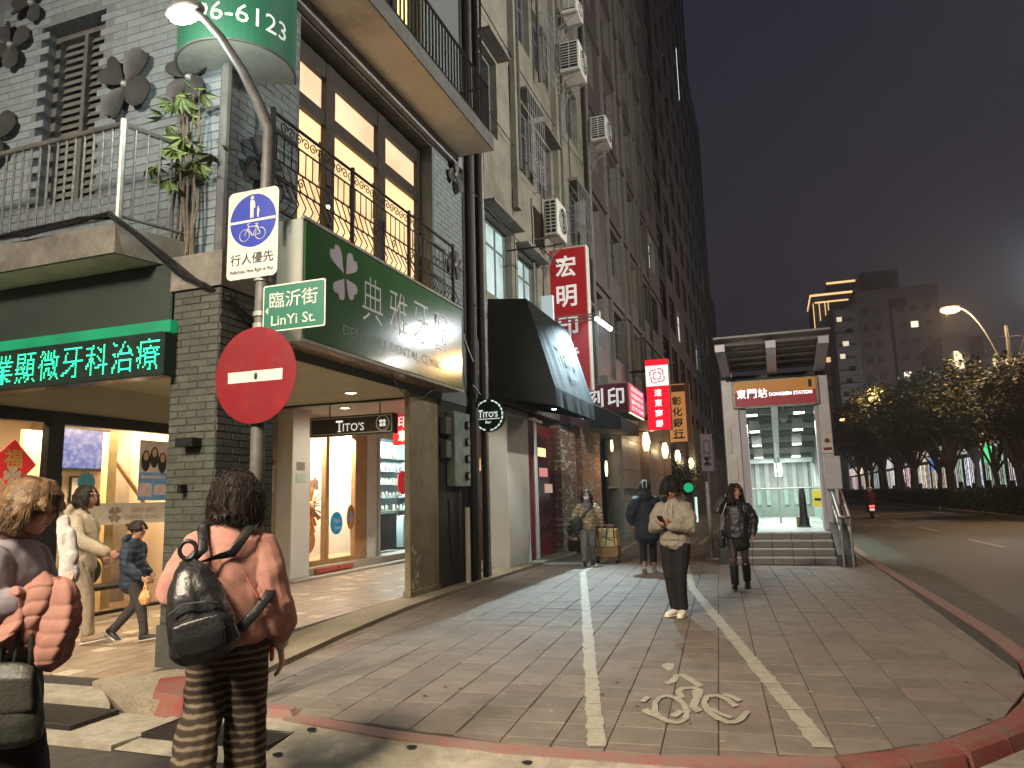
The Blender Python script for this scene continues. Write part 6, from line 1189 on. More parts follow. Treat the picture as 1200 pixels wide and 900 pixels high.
# background towers
m_far1 = M('far_tower_wall', (.20, .19, .21), (.165, .158, .175), .2, .8); m_pale = M('far_pale_wall', (.42, .38, .33), (.34, .31, .27), .3, .8); m_far2 = M('far_tower_pale', (.26, .26, .28), (.2, .2, .22), .3, .8)
def block(nm, x0, x1, y0, y1, h, mat, label, wins=(), ww=1.2, wh=1.3, litm=None, lit=(), west=()):
    t = thing(nm, ((x0+x1)/2, (y0+y1)/2, 0), label, 'building'); mb = MB(); mb.box((x0, y0, 0), (x1, y1, h)); part('wall', mb, mat, t)
    mw_ = MB(); mw_.ext([(-ww/2, 0, -wh/2), (ww/2, 0, -wh/2), (ww/2, 0, wh/2), (-ww/2, 0, wh/2)], (0, -.08, 0)); me = mw_.mesh(m_glz); ml = mw_.mesh(litm or m_lit_white); me = mw_.mesh(M('far_glass', (.10, .10, .115), rough=.4) if 'far_glass' not in bpy.data.materials else bpy.data.materials['far_glass'])
    for i, (x, z) in enumerate(wins): o = link('window', ml if i in lit else me, t); o.location = Vector((x, y0, z))-t.location
    return t
dt = block('dark_tower', 23.2, 41.9, 202, 230, 51.5, m_far1, 'massive dark tower with a few lit windows behind the station', [(x, 8+k*4.2) for k in range(10) for x in (25, 27.7, 33.2, 35.9, 39.1)], 1.6, 1.5, litm=EM('far_lit', (1, .85, .6), 1.5), lit=(43, 29, 27, 5))
mb = MB(); mb.box((25.4, 207, 51.5), (34.3, 224, 57.6)); part('roof_block', mb, m_far1, dt); mb = MB(); mb.box((30.5, 201.9, 0), (31.2, 202, 46)); mb.box((30.5, 201.85, 46.2), (34.6, 201.95, 48.6)); part('dark_groove', mb, m_dkwall, dt)
bt = block('balcony_tower', 17.6, 23.1, 201, 222, 48, m_far2, 'pale tower edge with stacked balconies beside the dark tower', [], )
for k in range(14):
    z = 4+k*3.2; mb = MB(); mb.box((17.7, 200, z), (21.9, 201, z+1.2)); b_ = part('balcony', mb, m_far2, bt)
    mb = MB(); mb.quad((18.2+k%3*.9, 200.98, z+1.3), (19.4+k%3*1.1, 200.98, z+1.3), (19.4+k%3*1.1, 200.98, z+2.6), (18.2+k%3*.9, 200.98, z+2.6)); part('pane', mb, EM('balc_lit', (1, .85, .6), .9) if k in (4, 9, 10, 12) else m_glz, b_)
m_gold = EM('gold_outline', (1, .62, .25), 1.5)
gt = block('gold_lit_tower', 14.9, 26.3, 236, 256, 60.5, m_far1, 'tower with golden light outlining its crown behind the station canopy', [(16+k % 4*2.2, 27+k//4*4.3) for k in range(24)], 1.5, 1.5, litm=EM('gold_win', (1, .6, .3), 1.0), lit=(21, 18, 13, 6))
mb = MB()
mb.box((14.7, 235.8, 59.7), (26.4, 235.95, 60.3)); mb.box((15.7, 235.8, 57.5), (25.1, 235.95, 57.9)); mb.box((14.5, 235.9, 59.7), (14.7, 256, 60.3))
for x, z0 in ((15.1, 42), (16.8, 52), (18.4, 53.5), (19.3, 55)): mb.box((x, 235.8, z0), (x+.2, 235.95, 57.5))
mb.box((19.5, 237, 63.3), (27.6, 237.1, 63.9)); part('light_band', mb, m_gold, gt); mb = MB(); mb.box((19.5, 237.2, 60.5), (27.6, 252, 64)); part('crown_block', mb, m_far1, gt)
sb_ = block('small_white_building', 28.6, 32.6, 140, 157, 27, m_pale, 'small pale building with a bright stair window right of the dark tower', [(29.4, 15), (29.4, 18), (29.4, 21), (31.2, 15), (31.2, 18)], 1.0, 1.6); mb = MB(); mb.ext([(30.2, 139.9, 21), (31.5, 139.9, 21), (31.5, 139.9, 23), (30.8, 139.9, 24), (30.2, 139.9, 24)], (0, -.1, 0)); part('lit_window', mb, EM('stair_win', (1, .85, .55), 1.4), sb_)
sb2 = block('tan_building', 32.8, 41, 144, 160, 23.4, m_pale, 'tan building with lit top corner behind the largest tree', [(34, 20), (35.5, 20)], 1.1, 2); mb = MB(); mb.box((38.6, 143.85, 20.8), (40, 143.95, 23)); mb.box((36.8, 143.85, 21.2), (37.2, 143.95, 22.9)); part('lit_window', mb, EM('tan_win', (1, .8, .4), 1.2), sb2); mb = MB(); mb.box((33.2, 147, 23.4), (36.4, 153, 27.6)); part('roof_block', mb, m_pale, sb2)
nb_ = solo('blue_neon_sign', MB().box((17.4, 58.5, 6.4), (17.6, 61.5, 7.4)), EM('blue_neon', (.05, .12, 1), 2.2), 'blue neon sign glimpsed through the largest tree', 'sign')
# ================================================================== PEOPLE
def loft(rings, n=14, ref=(1, 0, 0)):
    """rings: (centre, rx, ry); rx lies along ref as seen across the path"""
    mb = MB(); pts = [Vector(r[0]) for r in rings]; ref = Vector(ref); v = []
    L = len(rings); ext = []
    for i, (c, rx, ry) in enumerate(rings):
        t = (pts[min(i+1, L-1)]-pts[max(i-1, 0)]).normalized(); rr = ref
        if abs(rr.dot(t)) > .93: rr = Vector((0, 1, 0)) if abs(t.y) < .9 else Vector((0, 0, 1))
        u = (rr-t*rr.dot(t)).normalized(); w_ = t.cross(u); ext.append((Vector(c), u*rx, w_*ry, t, min(rx, ry)))
    def ring(c, u, w_, k=1.): return [c+u*k*cos(2*pi*j/n)+w_*k*sin(2*pi*j/n) for j in range(n)]
    rows = []
    c, u, w_, t, m = ext[0]; rows.append(ring(c-t*m*.55, u, w_, .55))
    for c, u, w_, t, m in ext: rows.append(ring(c, u, w_))
    c, u, w_, t, m = ext[-1]; rows.append(ring(c+t*m*.55, u, w_, .55))
    for r in rows: v += r
    f = [tuple(reversed(range(n))), tuple(range((len(rows)-1)*n, len(rows)*n))]
    for i in range(len(rows)-1): f += [(i*n+k, i*n+(k+1) % n, (i+1)*n+(k+1) % n, (i+1)*n+k) for k in range(n)]
    return mb.add(v, f)
def limb(pts, rs, n=12): return loft([(p, r, r) if not isinstance(r, tuple) else (p, *r) for p, r in zip(pts, rs)], n)
def ellm(c, rad, rot=None): return MB().ell(c, rad, 14, 10, rot=rot)
def skin(prims, voxel, smooth=4, fold=0., fscale=9., seed=0, stretch=(1, 1, .5), quilt=None):
    """union of the shapes as ONE continuous closed surface"""
    mb = MB()
    for p in prims: mb.add(p.v, p.f)
    o = bpy.data.objects.new('tmp', mb.mesh([])); COL.objects.link(o)
    m = o.modifiers.new('r', 'REMESH'); m.mode = 'VOXEL'; m.voxel_size = voxel; m.adaptivity = 0
    s = o.modifiers.new('s', 'SMOOTH'); s.factor = .5; s.iterations = smooth
    me = bpy.data.meshes.new_from_object(o.evaluated_get(bpy.context.evaluated_depsgraph_get())); old = o.data; bpy.data.objects.remove(o); bpy.data.meshes.remove(old)
    if fold or quilt:
        me.update(); nv = len(me.vertices); co = np.empty(nv*3); no = np.empty(nv*3); me.vertices.foreach_get('co', co); me.vertices.foreach_get('normal', no); co = co.reshape(-1, 3); no = no.reshape(-1, 3)
        d = np.array([mnoise.noise(Vector((p[0]*fscale*stretch[0]+seed, p[1]*fscale*stretch[1], p[2]*fscale*stretch[2])))+.5*mnoise.noise(Vector((p[0]*fscale*2.1+seed+p[2]*6, p[1]*fscale*2.1, p[2]*fscale*1.7))) for p in co])
        d = np.where(d < 0, d*1.4, d*.7); co += no*(d*fold)[:, None]
        if quilt:
            per, amp, ql = quilt; ph_ = np.array([mnoise.noise(Vector((p[0]*5+seed, p[1]*5, p[2]*5))) for p in co]); q = np.abs(np.sin((co[:, 2]+.25*co[:, 0]*ql)*pi/per+1.3*ph_)); co += no*((np.sqrt(q)-.75)*amp*(1+.5*d))[:, None]
        me.vertices.foreach_set('co', co.ravel())
    me.polygons.foreach_set('use_smooth', [True]*len(me.polygons)); me.update(); return me
def wear(name, me, mat, parent, label=None):
    me.materials.clear(); me.materials.append(mat); return link(name, me, parent, None, label)
def V(*a): return Vector(a)
SKIN = M('skin', (.48, .27, .185), (.42, .22, .15), 14, .5, .1, 120, coord='O')
HAIRB = M('dark_hair', (.014, .010, .008), (.028, .019, .014), 40, .55, .3, 130, coord='O', spec=.25)
HAIRL = M('light_brown_hair', (.20, .115, .05), (.085, .048, .022), 26, .45, .6, 110, coord='O')
EYE = M('eye_dark', (.02, .015, .012), rough=.2); LIP = M('lip', (.35, .12, .1), rough=.5); EYEW = M('eye_white', (.6, .57, .54), rough=.3)
def fabric(name, c, c2=None, s=30, rough=.85, b=.3, **k): return M(name, c, c2, s, rough, b, 260, coord='O', spec=.2, **k)
def head_prims(c, s, yaw=0., pitch=0.):
    """head centred on c, face towards +Y turned by yaw/pitch"""
    Rm = Matrix.Rotation(yaw, 3, 'Z') @ Matrix.Rotation(pitch, 3, 'X'); P = lambda x, y, z: Vector(c)+Rm @ (Vector((x, y, z))*s); E = lambda p, r: ellm(P(*p), tuple(q*s for q in r), Rm)
    pr = [E((0, -.012, .035), (.074, .092, .085)), E((0, .02, -.03), (.062, .07, .085)), E((0, .052, -.085), (.032, .03, .028)), E((0, .093, -.015), (.013, .02, .026)), E((0, .088, .012), (.009, .012, .02)), E((.035, .075, .03), (.03, .016, .01)), E((-.035, .075, .03), (.03, .016, .01)),
          E((.04, .062, -.03), (.026, .026, .03)), E((-.04, .062, -.03), (.026, .026, .03)), E((.076, -.005, -.01), (.008, .018, .03)), E((-.076, -.005, -.01), (.008, .018, .03)), E((0, .084, -.06), (.022, .012, .01))]
    return pr, P, Rm
def face_parts(body, P, Rm, s, mask=False):
    for x in (-.031, .031):
        e_ = link('eye', ellm(P(x, .081, .008), (.013*s, .009*s, .0065*s), Rm).mesh(EYEW, smooth=True), body); link('iris', ellm(P(x, .0865, .008), (.0065*s, .005*s, .0062*s), Rm).mesh(EYE, smooth=True), e_)
        link('eyebrow', ellm(P(x*1.1, .086, .034), (.02*s, .006*s, .0045*s), Rm).mesh(HAIRB, smooth=True), body)
    if not mask: link('mouth', ellm(P(0, .092, -.058), (.021*s, .007*s, .007*s), Rm).mesh(LIP, smooth=True), body)
def hand_prims(wr, d, nrm, s=1., side=1, curl=.5, lens=(1, 1.08, 1.0, .8)):
    """palm, four bent fingers of different length and a thumb; d = pointing direction, nrm = palm normal"""
    wr, d, nrm = Vector(wr), Vector(d).normalized(), Vector(nrm); nrm = (nrm-d*nrm.dot(d)).normalized(); sx_ = d.cross(nrm)*side
    pr = [loft([(wr-d*.02*s, .024*s, .019*s), (wr+d*.025*s, .033*s, .016*s), (wr+d*.065*s, .040*s, .014*s), (wr+d*.09*s, .038*s, .012*s)], 10, sx_)]
    for k in range(4):
        b = wr+d*(.086-.004*abs(k-1.2))*s+sx_*(.029-.0195*k)*s; L = .036*lens[k]*s; a = curl*(.55+.12*k); p = [b]; dd = d
        for j in range(3): dd = (dd*cos(a)+nrm*sin(a)).normalized(); dd = (dd + (d if j == 0 else dd)*.0).normalized(); p.append(p[-1]+dd*L*(1, .72, .55)[j]); a = curl*.62
        pr.append(limb(p, [.0088*s, .0082*s, .0076*s, .0066*s], 7))
    tb = wr+d*.03*s+sx_*.031*s; t1 = (d*.62+sx_*.7+nrm*.35).normalized(); t2 = (d*.85+sx_*.2+nrm*.5).normalized(); pr.append(limb([tb-sx_*.012*s, tb+t1*.032*s, tb+t1*.032*s+t2*.03*s], [.0125*s, .0105*s, .008*s], 7)); return pr
def shoe(name, ankle, fwd, mat, sole, parent, s=1., heel=0., lift=0., h=.1):
    """shoe under an ankle: fwd = toe direction (may point down for a lifted heel)"""
    a = Vector(ankle); f = Vector(fwd).normalized(); u = Vector((0, 0, 1)); u = (u-f*u.dot(f)).normalized()
    P = lambda y, z: a+f*y*s+u*z*s
    me = skin([loft([(P(-.06, -.045), .036*s, .036*s), (P(-.02, -.04), .042*s, .045*s), (P(.06, -.05), .046*s, .036*s), (P(.13, -.058), .046*s, .027*s), (P(.17, -.062), .035*s, .02*s)], 12, f.cross(u)), limb([P(-.02, -.02), P(-.01, h-.05)], [.046*s, .05*s])], .009*s, 2)
    o = wear('shoe', me, mat, parent)
    mb = loft([(P(-.08, -.084), .036*s, .012*s), (P(0, -.084), .043*s, .012*s), (P(.09, -.084), .05*s, .012*s), (P(.185, -.082), .036*s, .011*s)], 12, f.cross(u)); link('sole', mb.mesh(sole, smooth=True), o); return o
def hair_locks(prims_only, c, s, Rm, n, top, length, rad, cover, seed, out=.0, thick=.017):
    """individual locks that fall from the crown; cover = (start,end) angle range in degrees measured from the face (0 = front)"""
    rg = random.Random(seed); pr = []
    for k in range(n):
        a = R(rg.uniform(*cover)); a = pi/2-a; el = rg.uniform(.25, 1.15); r0 = Vector((cos(a)*cos(el)*rad[0], sin(a)*cos(el)*rad[1], sin(el)*rad[2]))
        p = [Vector((r0.x*.55, r0.y*.55, rad[2]*1.0)), r0]; side = Vector((cos(a)*rad[0]*(1.05+out*.3), sin(a)*rad[1]*(1.05+out*.3), 0)); p.append(side+Vector((rg.gauss(0, .006), rg.gauss(0, .006), -.01)))
        L_ = length*rg.uniform(.8, 1.08); p.append(side*(1.0+out*.6)+Vector((rg.gauss(0, .012), rg.gauss(0, .012), -L_*.6))); p.append(side*(.92+out)+Vector((rg.gauss(0, .018), rg.gauss(0, .018), -L_)))
        q = [Vector(c)+Rm @ (x*s+Vector((0, 0, top*s))) for x in p]; pr.append(limb(q, [thick*s*.8, thick*s, thick*s*1.05, thick*s*.9, thick*s*.35], 6))
    return pr
def strands(c, s, Rm, n, top, length, rad, cover, seed, out, mat, parent, r=.0021):
    rg = random.Random(seed); mb = MB()
    for k in range(n):
        a0 = rg.uniform(*cover); a = pi/2-R(a0); el = rg.uniform(-.1, 1.25); cr = Vector((rg.gauss(0, .02), rg.gauss(-.02, .02), rad[2]*1.04))
        g = rg.uniform(1.0, 1.07); sd = Vector((cos(a)*rad[0], sin(a)*rad[1], 0)); pts = [cr]
        for q in (.35, .7, 1.0): pts.append(Vector((sd.x*sin(q*pi/2)*g, sd.y*sin(q*pi/2)*g, rad[2]*cos(q*pi/2)*g)))
        L_ = length*rg.uniform(.6, 1.1); w_ = rg.gauss(0, .012)
        for q in (.4, .75, 1.0): pts.append(sd*(g+out*sin(q*2.2))+Vector((w_*q-sd.y*.1*q*rg.uniform(-1, 1), sd.x*.1*q*rg.uniform(-1, 1), -L_*q)))
        mb.tube([Vector(c)+Rm @ (p*s+Vector((0, 0, top*s))) for p in pts], [r*.6, r, r, r, r*.9, r*.7, r*.3], 3, cap=False)
    return link('hair_strands', mb.mesh(mat, smooth=True), parent)
def person(name_loc, rz, label, s=1.): return thing('person', name_loc, label, 'person', None, rz)

# ---------------------------------------------------------------- A: woman in pink with backpack (from behind)
def make_pink():
    t = person((-2.80, 3.31, -.07), R(34), 'woman in loose pink top and striped trousers seen from behind with black backpack')
    t.scale = (1.095, 1.095, 1.095); hc = (0.03, .02, 1.475); hp, P, Rm = head_prims(hc, 1.0, R(-28), R(-6))
    b = hp + [loft([((0.01, -.02, 1.30), .05, .05), ((0.02, .0, 1.40), .047, .05)], 12), loft([((0, 0, .80), .15, .11), ((0, 0, 1.0), .13, .1), ((0, -.01, 1.2), .165, .105), ((0, -.01, 1.28), .13, .07)], 16)]
    RW = V(.245, .10, .72); LW = V(-.21, .24, .98)
    b += [limb([V(.16, -.01, 1.26), V(.215, -.03, 1.0), RW], [.045, .04, .026]), limb([V(-.16, -.01, 1.26), V(-.23, -.02, 1.05), LW], [.045, .04, .026])]
    b += hand_prims(RW, (.12, .18, -.95), (-1, .15, 0), .95, 1, .55) + hand_prims(LW, (.35, .9, .1), (.5, 0, -1), .95, -1, .7)
    for x, yk, ya, zk in ((.085, .10, .02, .45), (-.085, .0, -.34, .46)): b.append(limb([V(x, 0, .82), V(x, yk, zk), V(x, ya, .09 if x > 0 else .17)], [.085, .055, .04]))
    body = wear('body', skin(b, .0062, 3), SKIN, t); face_parts(body, P, Rm, 1)
    hr = [ellm(Vector(hc)+Rm @ V(0, -.025, .035), (.09, .104, .09), Rm), ellm(Vector(hc)+Rm @ V(0, -.055, -.03), (.084, .066, .085), Rm)] + hair_locks(0, hc, 1, Rm, 150, .025, .15, (.097, .108, .093), (62, 298), 5, .06, .014)
    rg = random.Random(3)
    me = skin(hr, .007, 3, .002, 38, 2, (1, 1, .2)); h_ = wear('hair', me, HAIRB, t); o_ = strands(hc, 1, Rm, 2600, .025, .165, (.101, .113, .097), (60, 300), 4, .07, HAIRB, t); o_['kind'] = 'stuff'
    mb = MB()
    for k in range(260):
        a = rg.uniform(R(70), R(290)); a2 = pi/2-a; el = rg.uniform(-.2, 1.4); r = Vector((cos(a2)*cos(el)*.108, sin(a2)*cos(el)*.122, sin(el)*.108)); d = Vector((cos(a2), sin(a2), rg.uniform(-.3, .3)))*.018
        q = [Vector(hc)+Rm @ (r*f_ + V(0, -.02, .03) + d*(j/3)+V(rg.gauss(0, .008), rg.gauss(0, .008), -.03*j*j*.5)) for j, f_ in enumerate((1, 1.02, 1.02, 1.0))]; mb.tube(q, [.0016, .0014, .0012, .0005], 4)
    link('stray_hair', mb.mesh(HAIRB, smooth=True), h_)
    pink = fabric('pink_jersey', (.44, .225, .185), (.39, .195, .16), 40, .9, .25)
    tp = [loft([((0, .0, .80), .20, .16), ((0, .0, .90), .20, .16), ((0, -.0, 1.05), .19, .15), ((0, -.01, 1.18), .19, .14), ((0, -.012, 1.27), .17, .105), ((.01, -.012, 1.335), .085, .075)], 22),
          limb([V(.135, -.01, 1.255), V(.185, -.03, 1.12), V(.225, -.03, .96), V(.24, .03, .84), V(.243, .07, .785)], [.08, .09, .092, .085, .055]), limb([V(-.135, -.01, 1.255), V(-.205, -.02, 1.13), V(-.245, -.01, 1.03), V(-.235, .10, .99), V(-.22, .20, .975)], [.08, .088, .09, .08, .05])]
    wear('top', skin(tp, .009, 4, .013, 8, 1, (1, 1, .45)), pink, t)
    wt = fabric('white_cuff', (.72, .70, .64), None, 30); wear('cuff', skin([limb([V(.243, .07, .80), V(.245, .092, .735)], [.043, .039])], .006, 2), wt, t); wear('collar', skin([loft([((.01, -.01, 1.33), .07, .06), ((.015, -.008, 1.365), .058, .055)], 16)], .007, 2), wt, t)
    m = fabric('striped_trousers', (.05, .036, .026), None, 30, .9, .3); tr = m.node_tree; N, L = tr.nodes, tr.links; b_ = N['Principled BSDF']
    tcn = N.new('ShaderNodeTexCoord'); wv = N.new('ShaderNodeTexWave'); wv.wave_type = 'BANDS'; wv.bands_direction = 'Z'; wv.inputs['Scale'].default_value = 8.2; wv.inputs['Distortion'].default_value = 2.2; wv.inputs['Detail'].default_value = 3; wv.inputs['Detail Scale'].default_value = 1.6; L.new(tcn.outputs['Object'], wv.inputs['Vector'])
    cr = N.new('ShaderNodeValToRGB'); q = cr.color_ramp.elements; q[0].position = .3; q[0].color = (.035, .025, .018, 1); q[1].position = .9; q[1].color = (.15, .12, .085, 1); x = cr.color_ramp.elements.new(.58); x.color = (.06, .044, .03, 1); L.new(wv.outputs['Fac'], cr.inputs[0]); L.new(cr.outputs[0], b_.inputs['Base Color'])
    lg = [loft([((0, 0, .72), .175, .135), ((0, 0, .84), .165, .13)], 18), limb([V(.09, .01, .78), V(.092, .08, .48), V(.09, .06, .25), V(.09, .03, .08)], [(.105, .115), (.098, .105), (.10, .105), (.105, .11)]), limb([V(-.09, 0, .78), V(-.095, .02, .5), V(-.11, -.14, .30), V(-.125, -.27, .15)], [(.105, .115), (.10, .105), (.10, .105), (.11, .115)])]
    wear('trousers', skin(lg, .010, 4, .014, 9, 4, (1, 1, .28)), m, t)
    wsh = M('white_shoe', (.6, .58, .54), rough=.6); shoe('shoe', V(.09, .03, .095), (0, 1, 0), wsh, wsh, t); shoe('shoe', V(-.12, -.31, .17), (0, .75, -.65), wsh, wsh, t)
    # backpack
    bl = M('black_nappa', (.012, .012, .013), (.02, .02, .021), 9, .34, .35, 60, coord='O', spec=.6)
    bp = thing('backpack', t.matrix_world.translation if False else Vector((0, 0, 0)), 'slouchy black leather backpack hanging on the back of the woman in pink', 'backpack')
    bp.location = t.location; bp.rotation_euler = t.rotation_euler; bp.scale = t.scale
    c = V(-.10, -.245, .97)
    Rb = Matrix.Rotation(R(-14), 3, 'Y'); Q = lambda x, y, z: c+Rb @ (V(x, y, z)*1.12)
    me = skin([loft([(Q(0, .0, -.185), .12, .06), (Q(0, -.01, -.15), .155, .085), (Q(0, -.015, -.05), .152, .095), (Q(0, 0, .06), .125, .085), (Q(0, .02, .15), .085, .055), (Q(0, .04, .19), .05, .035)], 20)], .009, 4, .012, 9, 7); bag = wear('bag_body', me, bl, bp)
    wear('front_pocket', skin([loft([(Q(.0, -.085, -.15), .10, .02), (Q(0, -.10, -.09), .115, .02), (Q(0, -.10, -.03), .105, .015)], 14)], .008, 3), bl, bp)
    mb = MB(); mb.tube([Q(-.09, -.095, .02), Q(-.03, -.112, .045), Q(.05, -.10, .03), Q(.09, -.08, .01)], .005, 6); part_ = link('zip', mb.mesh(M('zip_metal', (.25, .25, .26), rough=.3, metal=.8)), bag)
    def strap(pts, nm):
        mb = MB(); 
        for a, b2 in zip(pts, pts[1:]): pass
        mb2 = loft([(p, .024, .005) for p in pts], 8, (1, .2, 0)); link(nm, mb2.mesh(bl, smooth=True), bp)
    strap([Q(-.03, .05, .18), V(-.10, -.155, 1.235), V(-.115, -.10, 1.33), V(-.115, .0, 1.355), V(-.12, .10, 1.30)], 'strap'); strap([Q(.03, .05, .18), V(.03, -.165, 1.21), V(.10, -.12, 1.32), V(.125, -.01, 1.36), V(.13, .10, 1.30)], 'strap')
    strap([Q(.13, .04, -.13), V(.14, -.17, .93), V(.195, -.135, 1.0), V(.225, -.05, 1.08)], 'strap')
    mb = MB(); rc = Q(0, .03, .205); mb.tube([rc+V(.036*cos(a), -.012, .042+.04*sin(a)) for a in np.linspace(0, 2*pi, 22, endpoint=False)], .010, 8, closed=True); link('carry_ring', mb.mesh(bl, smooth=True), bp)
    ph = thing('red_phone_case', (0, 0, 0), 'orange red phone case carried at the hip of the woman in pink', 'phone'); ph.location = t.location; ph.rotation_euler = t.rotation_euler; ph.scale = t.scale
    mb = MB(); mb.cbox((.195, .06, .66), (.215, .13, .80), .006); link('case', mb.mesh(M('red_case', (.6, .07, .03), rough=.35)), ph); mb = MB(); mb.tube([V(.13, .05, 1.3), V(.06, -.12, 1.15), V(.15, -.16, 1.0), V(.215, -.06, .9), V(.225, .06, .84)], .004, 5); link('cord', mb.mesh(M('red_cord', (.4, .1, .07), rough=.6)), ph)
make_pink()

# ---------------------------------------------------------------- B: woman walking right with handbag and folded jacket
def make_grey():
    t = person((-3.62, 2.72, -.08), R(-66), 'woman in grey lilac top walking right past the camera with light brown hair'); t.scale = (1.08, 1.08, 1.08); hc = (0, .06, 1.475); hp, P, Rm = head_prims(hc, 1.0, R(4), R(-14))
    b = hp+[loft([((0, -.0, 1.30), .05, .05), ((0, .03, 1.40), .047, .05)], 12), loft([((0, 0, .80), .15, .11), ((0, 0, 1.0), .13, .1), ((0, -.01, 1.2), .165, .105), ((0, -.01, 1.28), .13, .07)], 16)]
    RW = V(.13, .20, 1.10); LW = V(-.13, .15, 1.12)
    b += [limb([V(.16, -.01, 1.26), V(.23, .02, 1.04), RW], [.045, .04, .026]), limb([V(-.16, -.01, 1.26), V(-.23, .03, 1.05), LW], [.045, .04, .026])] + hand_prims(RW, (-.5, .8, .05), (0, -.2, 1), .95, 1, 1.25) + hand_prims(LW, (.6, .75, .05), (0, -.3, 1), .95, -1, 1.25)
    for x, yk, ya in ((.085, .14, .22), (-.085, -.03, -.30)): b.append(limb([V(x, 0, .82), V(x, yk, .46), V(x, ya, .1)], [.085, .055, .04]))
    body = wear('body', skin(b, .0065, 3), SKIN, t); face_parts(body, P, Rm, 1)
    hr = [ellm(Vector(hc)+Rm @ V(0, -.028, .045), (.096, .112, .092), Rm), ellm(Vector(hc)+Rm @ V(0, -.07, -.03), (.088, .066, .085), Rm)]+hair_locks(0, hc, 1, Rm, 150, .035, .15, (.102, .116, .096), (72, 288), 9, .03, .013)+hair_locks(0, hc, 1, Rm, 40, .035, .035, (.102, .112, .1), (-70, 70), 19, .0, .012)
    wear('hair', skin(hr, .007, 3, .002, 36, 5, (1, 1, .2)), HAIRL, t); o_ = strands(hc, 1, Rm, 2600, .035, .15, (.107, .122, .102), (72, 288), 14, .05, HAIRL, t); o_['kind'] = 'stuff'; o_ = strands(hc, 1, Rm, 500, .035, .03, (.105, .116, .102), (-72, 72), 15, .0, HAIRL, t); o_['kind'] = 'stuff'
    tp = [loft([((0, .0, .84), .19, .15), ((0, .0, 1.0), .185, .145), ((0, -.01, 1.18), .20, .135), ((0, -.012, 1.27), .17, .10), ((0, -.005, 1.335), .085, .075)], 22), limb([V(.15, -.01, 1.255), V(.215, .0, 1.12), V(.235, .03, 1.04), V(.20, .15, 1.07)], [.083, .09, .085, .066]), limb([V(-.15, -.01, 1.255), V(-.215, .0, 1.12), V(-.235, .03, 1.05), V(-.17, .11, 1.10)], [.083, .09, .085, .06])]
    wear('top', skin(tp, .009, 4, .012, 8, 3, (1, 1, .5)), fabric('grey_lilac_knit', (.24, .215, .235), (.2, .18, .2), 40), t)
    sc_ = fabric('brown_scarf', (.12, .06, .055), None, 20); wear('neck_scarf', skin([loft([((0, -.015, 1.32), .085, .08), ((0, .02, 1.37), .07, .07)], 16)], .008, 2, .006, 14), sc_, t)
    bk = fabric('black_cloth', (.014, .012, .014), (.02, .018, .02), 14); lg = [loft([((0, 0, .55), .19, .15), ((0, 0, .7), .18, .14), ((0, 0, .86), .165, .13)], 18), limb([V(.09, .01, .76), V(.095, .13, .48), V(.09, .2, .12)], [.11, .10, .105]), limb([V(-.09, 0, .76), V(-.095, -.02, .5), V(-.1, -.28, .13)], [.11, .10, .105])]
    wear('trousers', skin(lg, .011, 4, .012, 8, 4), bk, t); sm = M('black_shoe', (.015, .015, .016), rough=.4); shoe('shoe', V(.09, .22, .1), (0, 1, .12), sm, sm, t); shoe('shoe', V(-.1, -.31, .13), (0, .8, -.5), sm, sm, t)
    hb = thing('handbag', t.location, 'dark olive black handbag on the forearm of the woman at left', 'handbag'); hb.rotation_euler = t.rotation_euler; hb.scale = t.scale; c = V(.25, .14, .67); om = M('olive_black_hide', (.032, .033, .026), (.022, .023, .019), 6, .5, .3, 60, coord='O')
    wear('bag_body', skin([loft([(c+V(0, 0, -.15), .06, .165), (c+V(0, 0, -.08), .07, .17), (c+V(0, 0, .06), .055, .145), (c+V(0, 0, .12), .035, .125)], 18, (1, 0, 0))], .009, 4, .006, 9), om, hb); wear('flap', skin([loft([(c+V(.045, 0, -.03), .022, .15), (c+V(.04, 0, .10), .025, .135), (c+V(0, 0, .135), .035, .12)], 16, (1, 0, 0))], .009, 3), om, hb)
    for y in (-.06, .06): link('bag_handle', MB().tube([c+V(0, y-.03, .12), c+V(-.01, y-.02, .28), c+V(-.04, y*.5, .44), c+V(-.02, y+.02, .29), c+V(0, y+.04, .12)], .013, 8).mesh(om, smooth=True), hb)
    link('clasp', MB().tube([c+V(.075, -.16, -.05), c+V(.078, -.165, -.12)], .008, 6).mesh(M('brass', (.7, .5, .2), rough=.3, metal=1)), hb)
    jk = thing('pink_jacket', t.location, 'folded pink quilted jacket carried over the forearm of the woman at left', 'jacket'); jk.rotation_euler = t.rotation_euler; jk.scale = t.scale; pm = fabric('pink_quilt', (.33, .165, .13), (.27, .13, .10), 14, .6, .2)
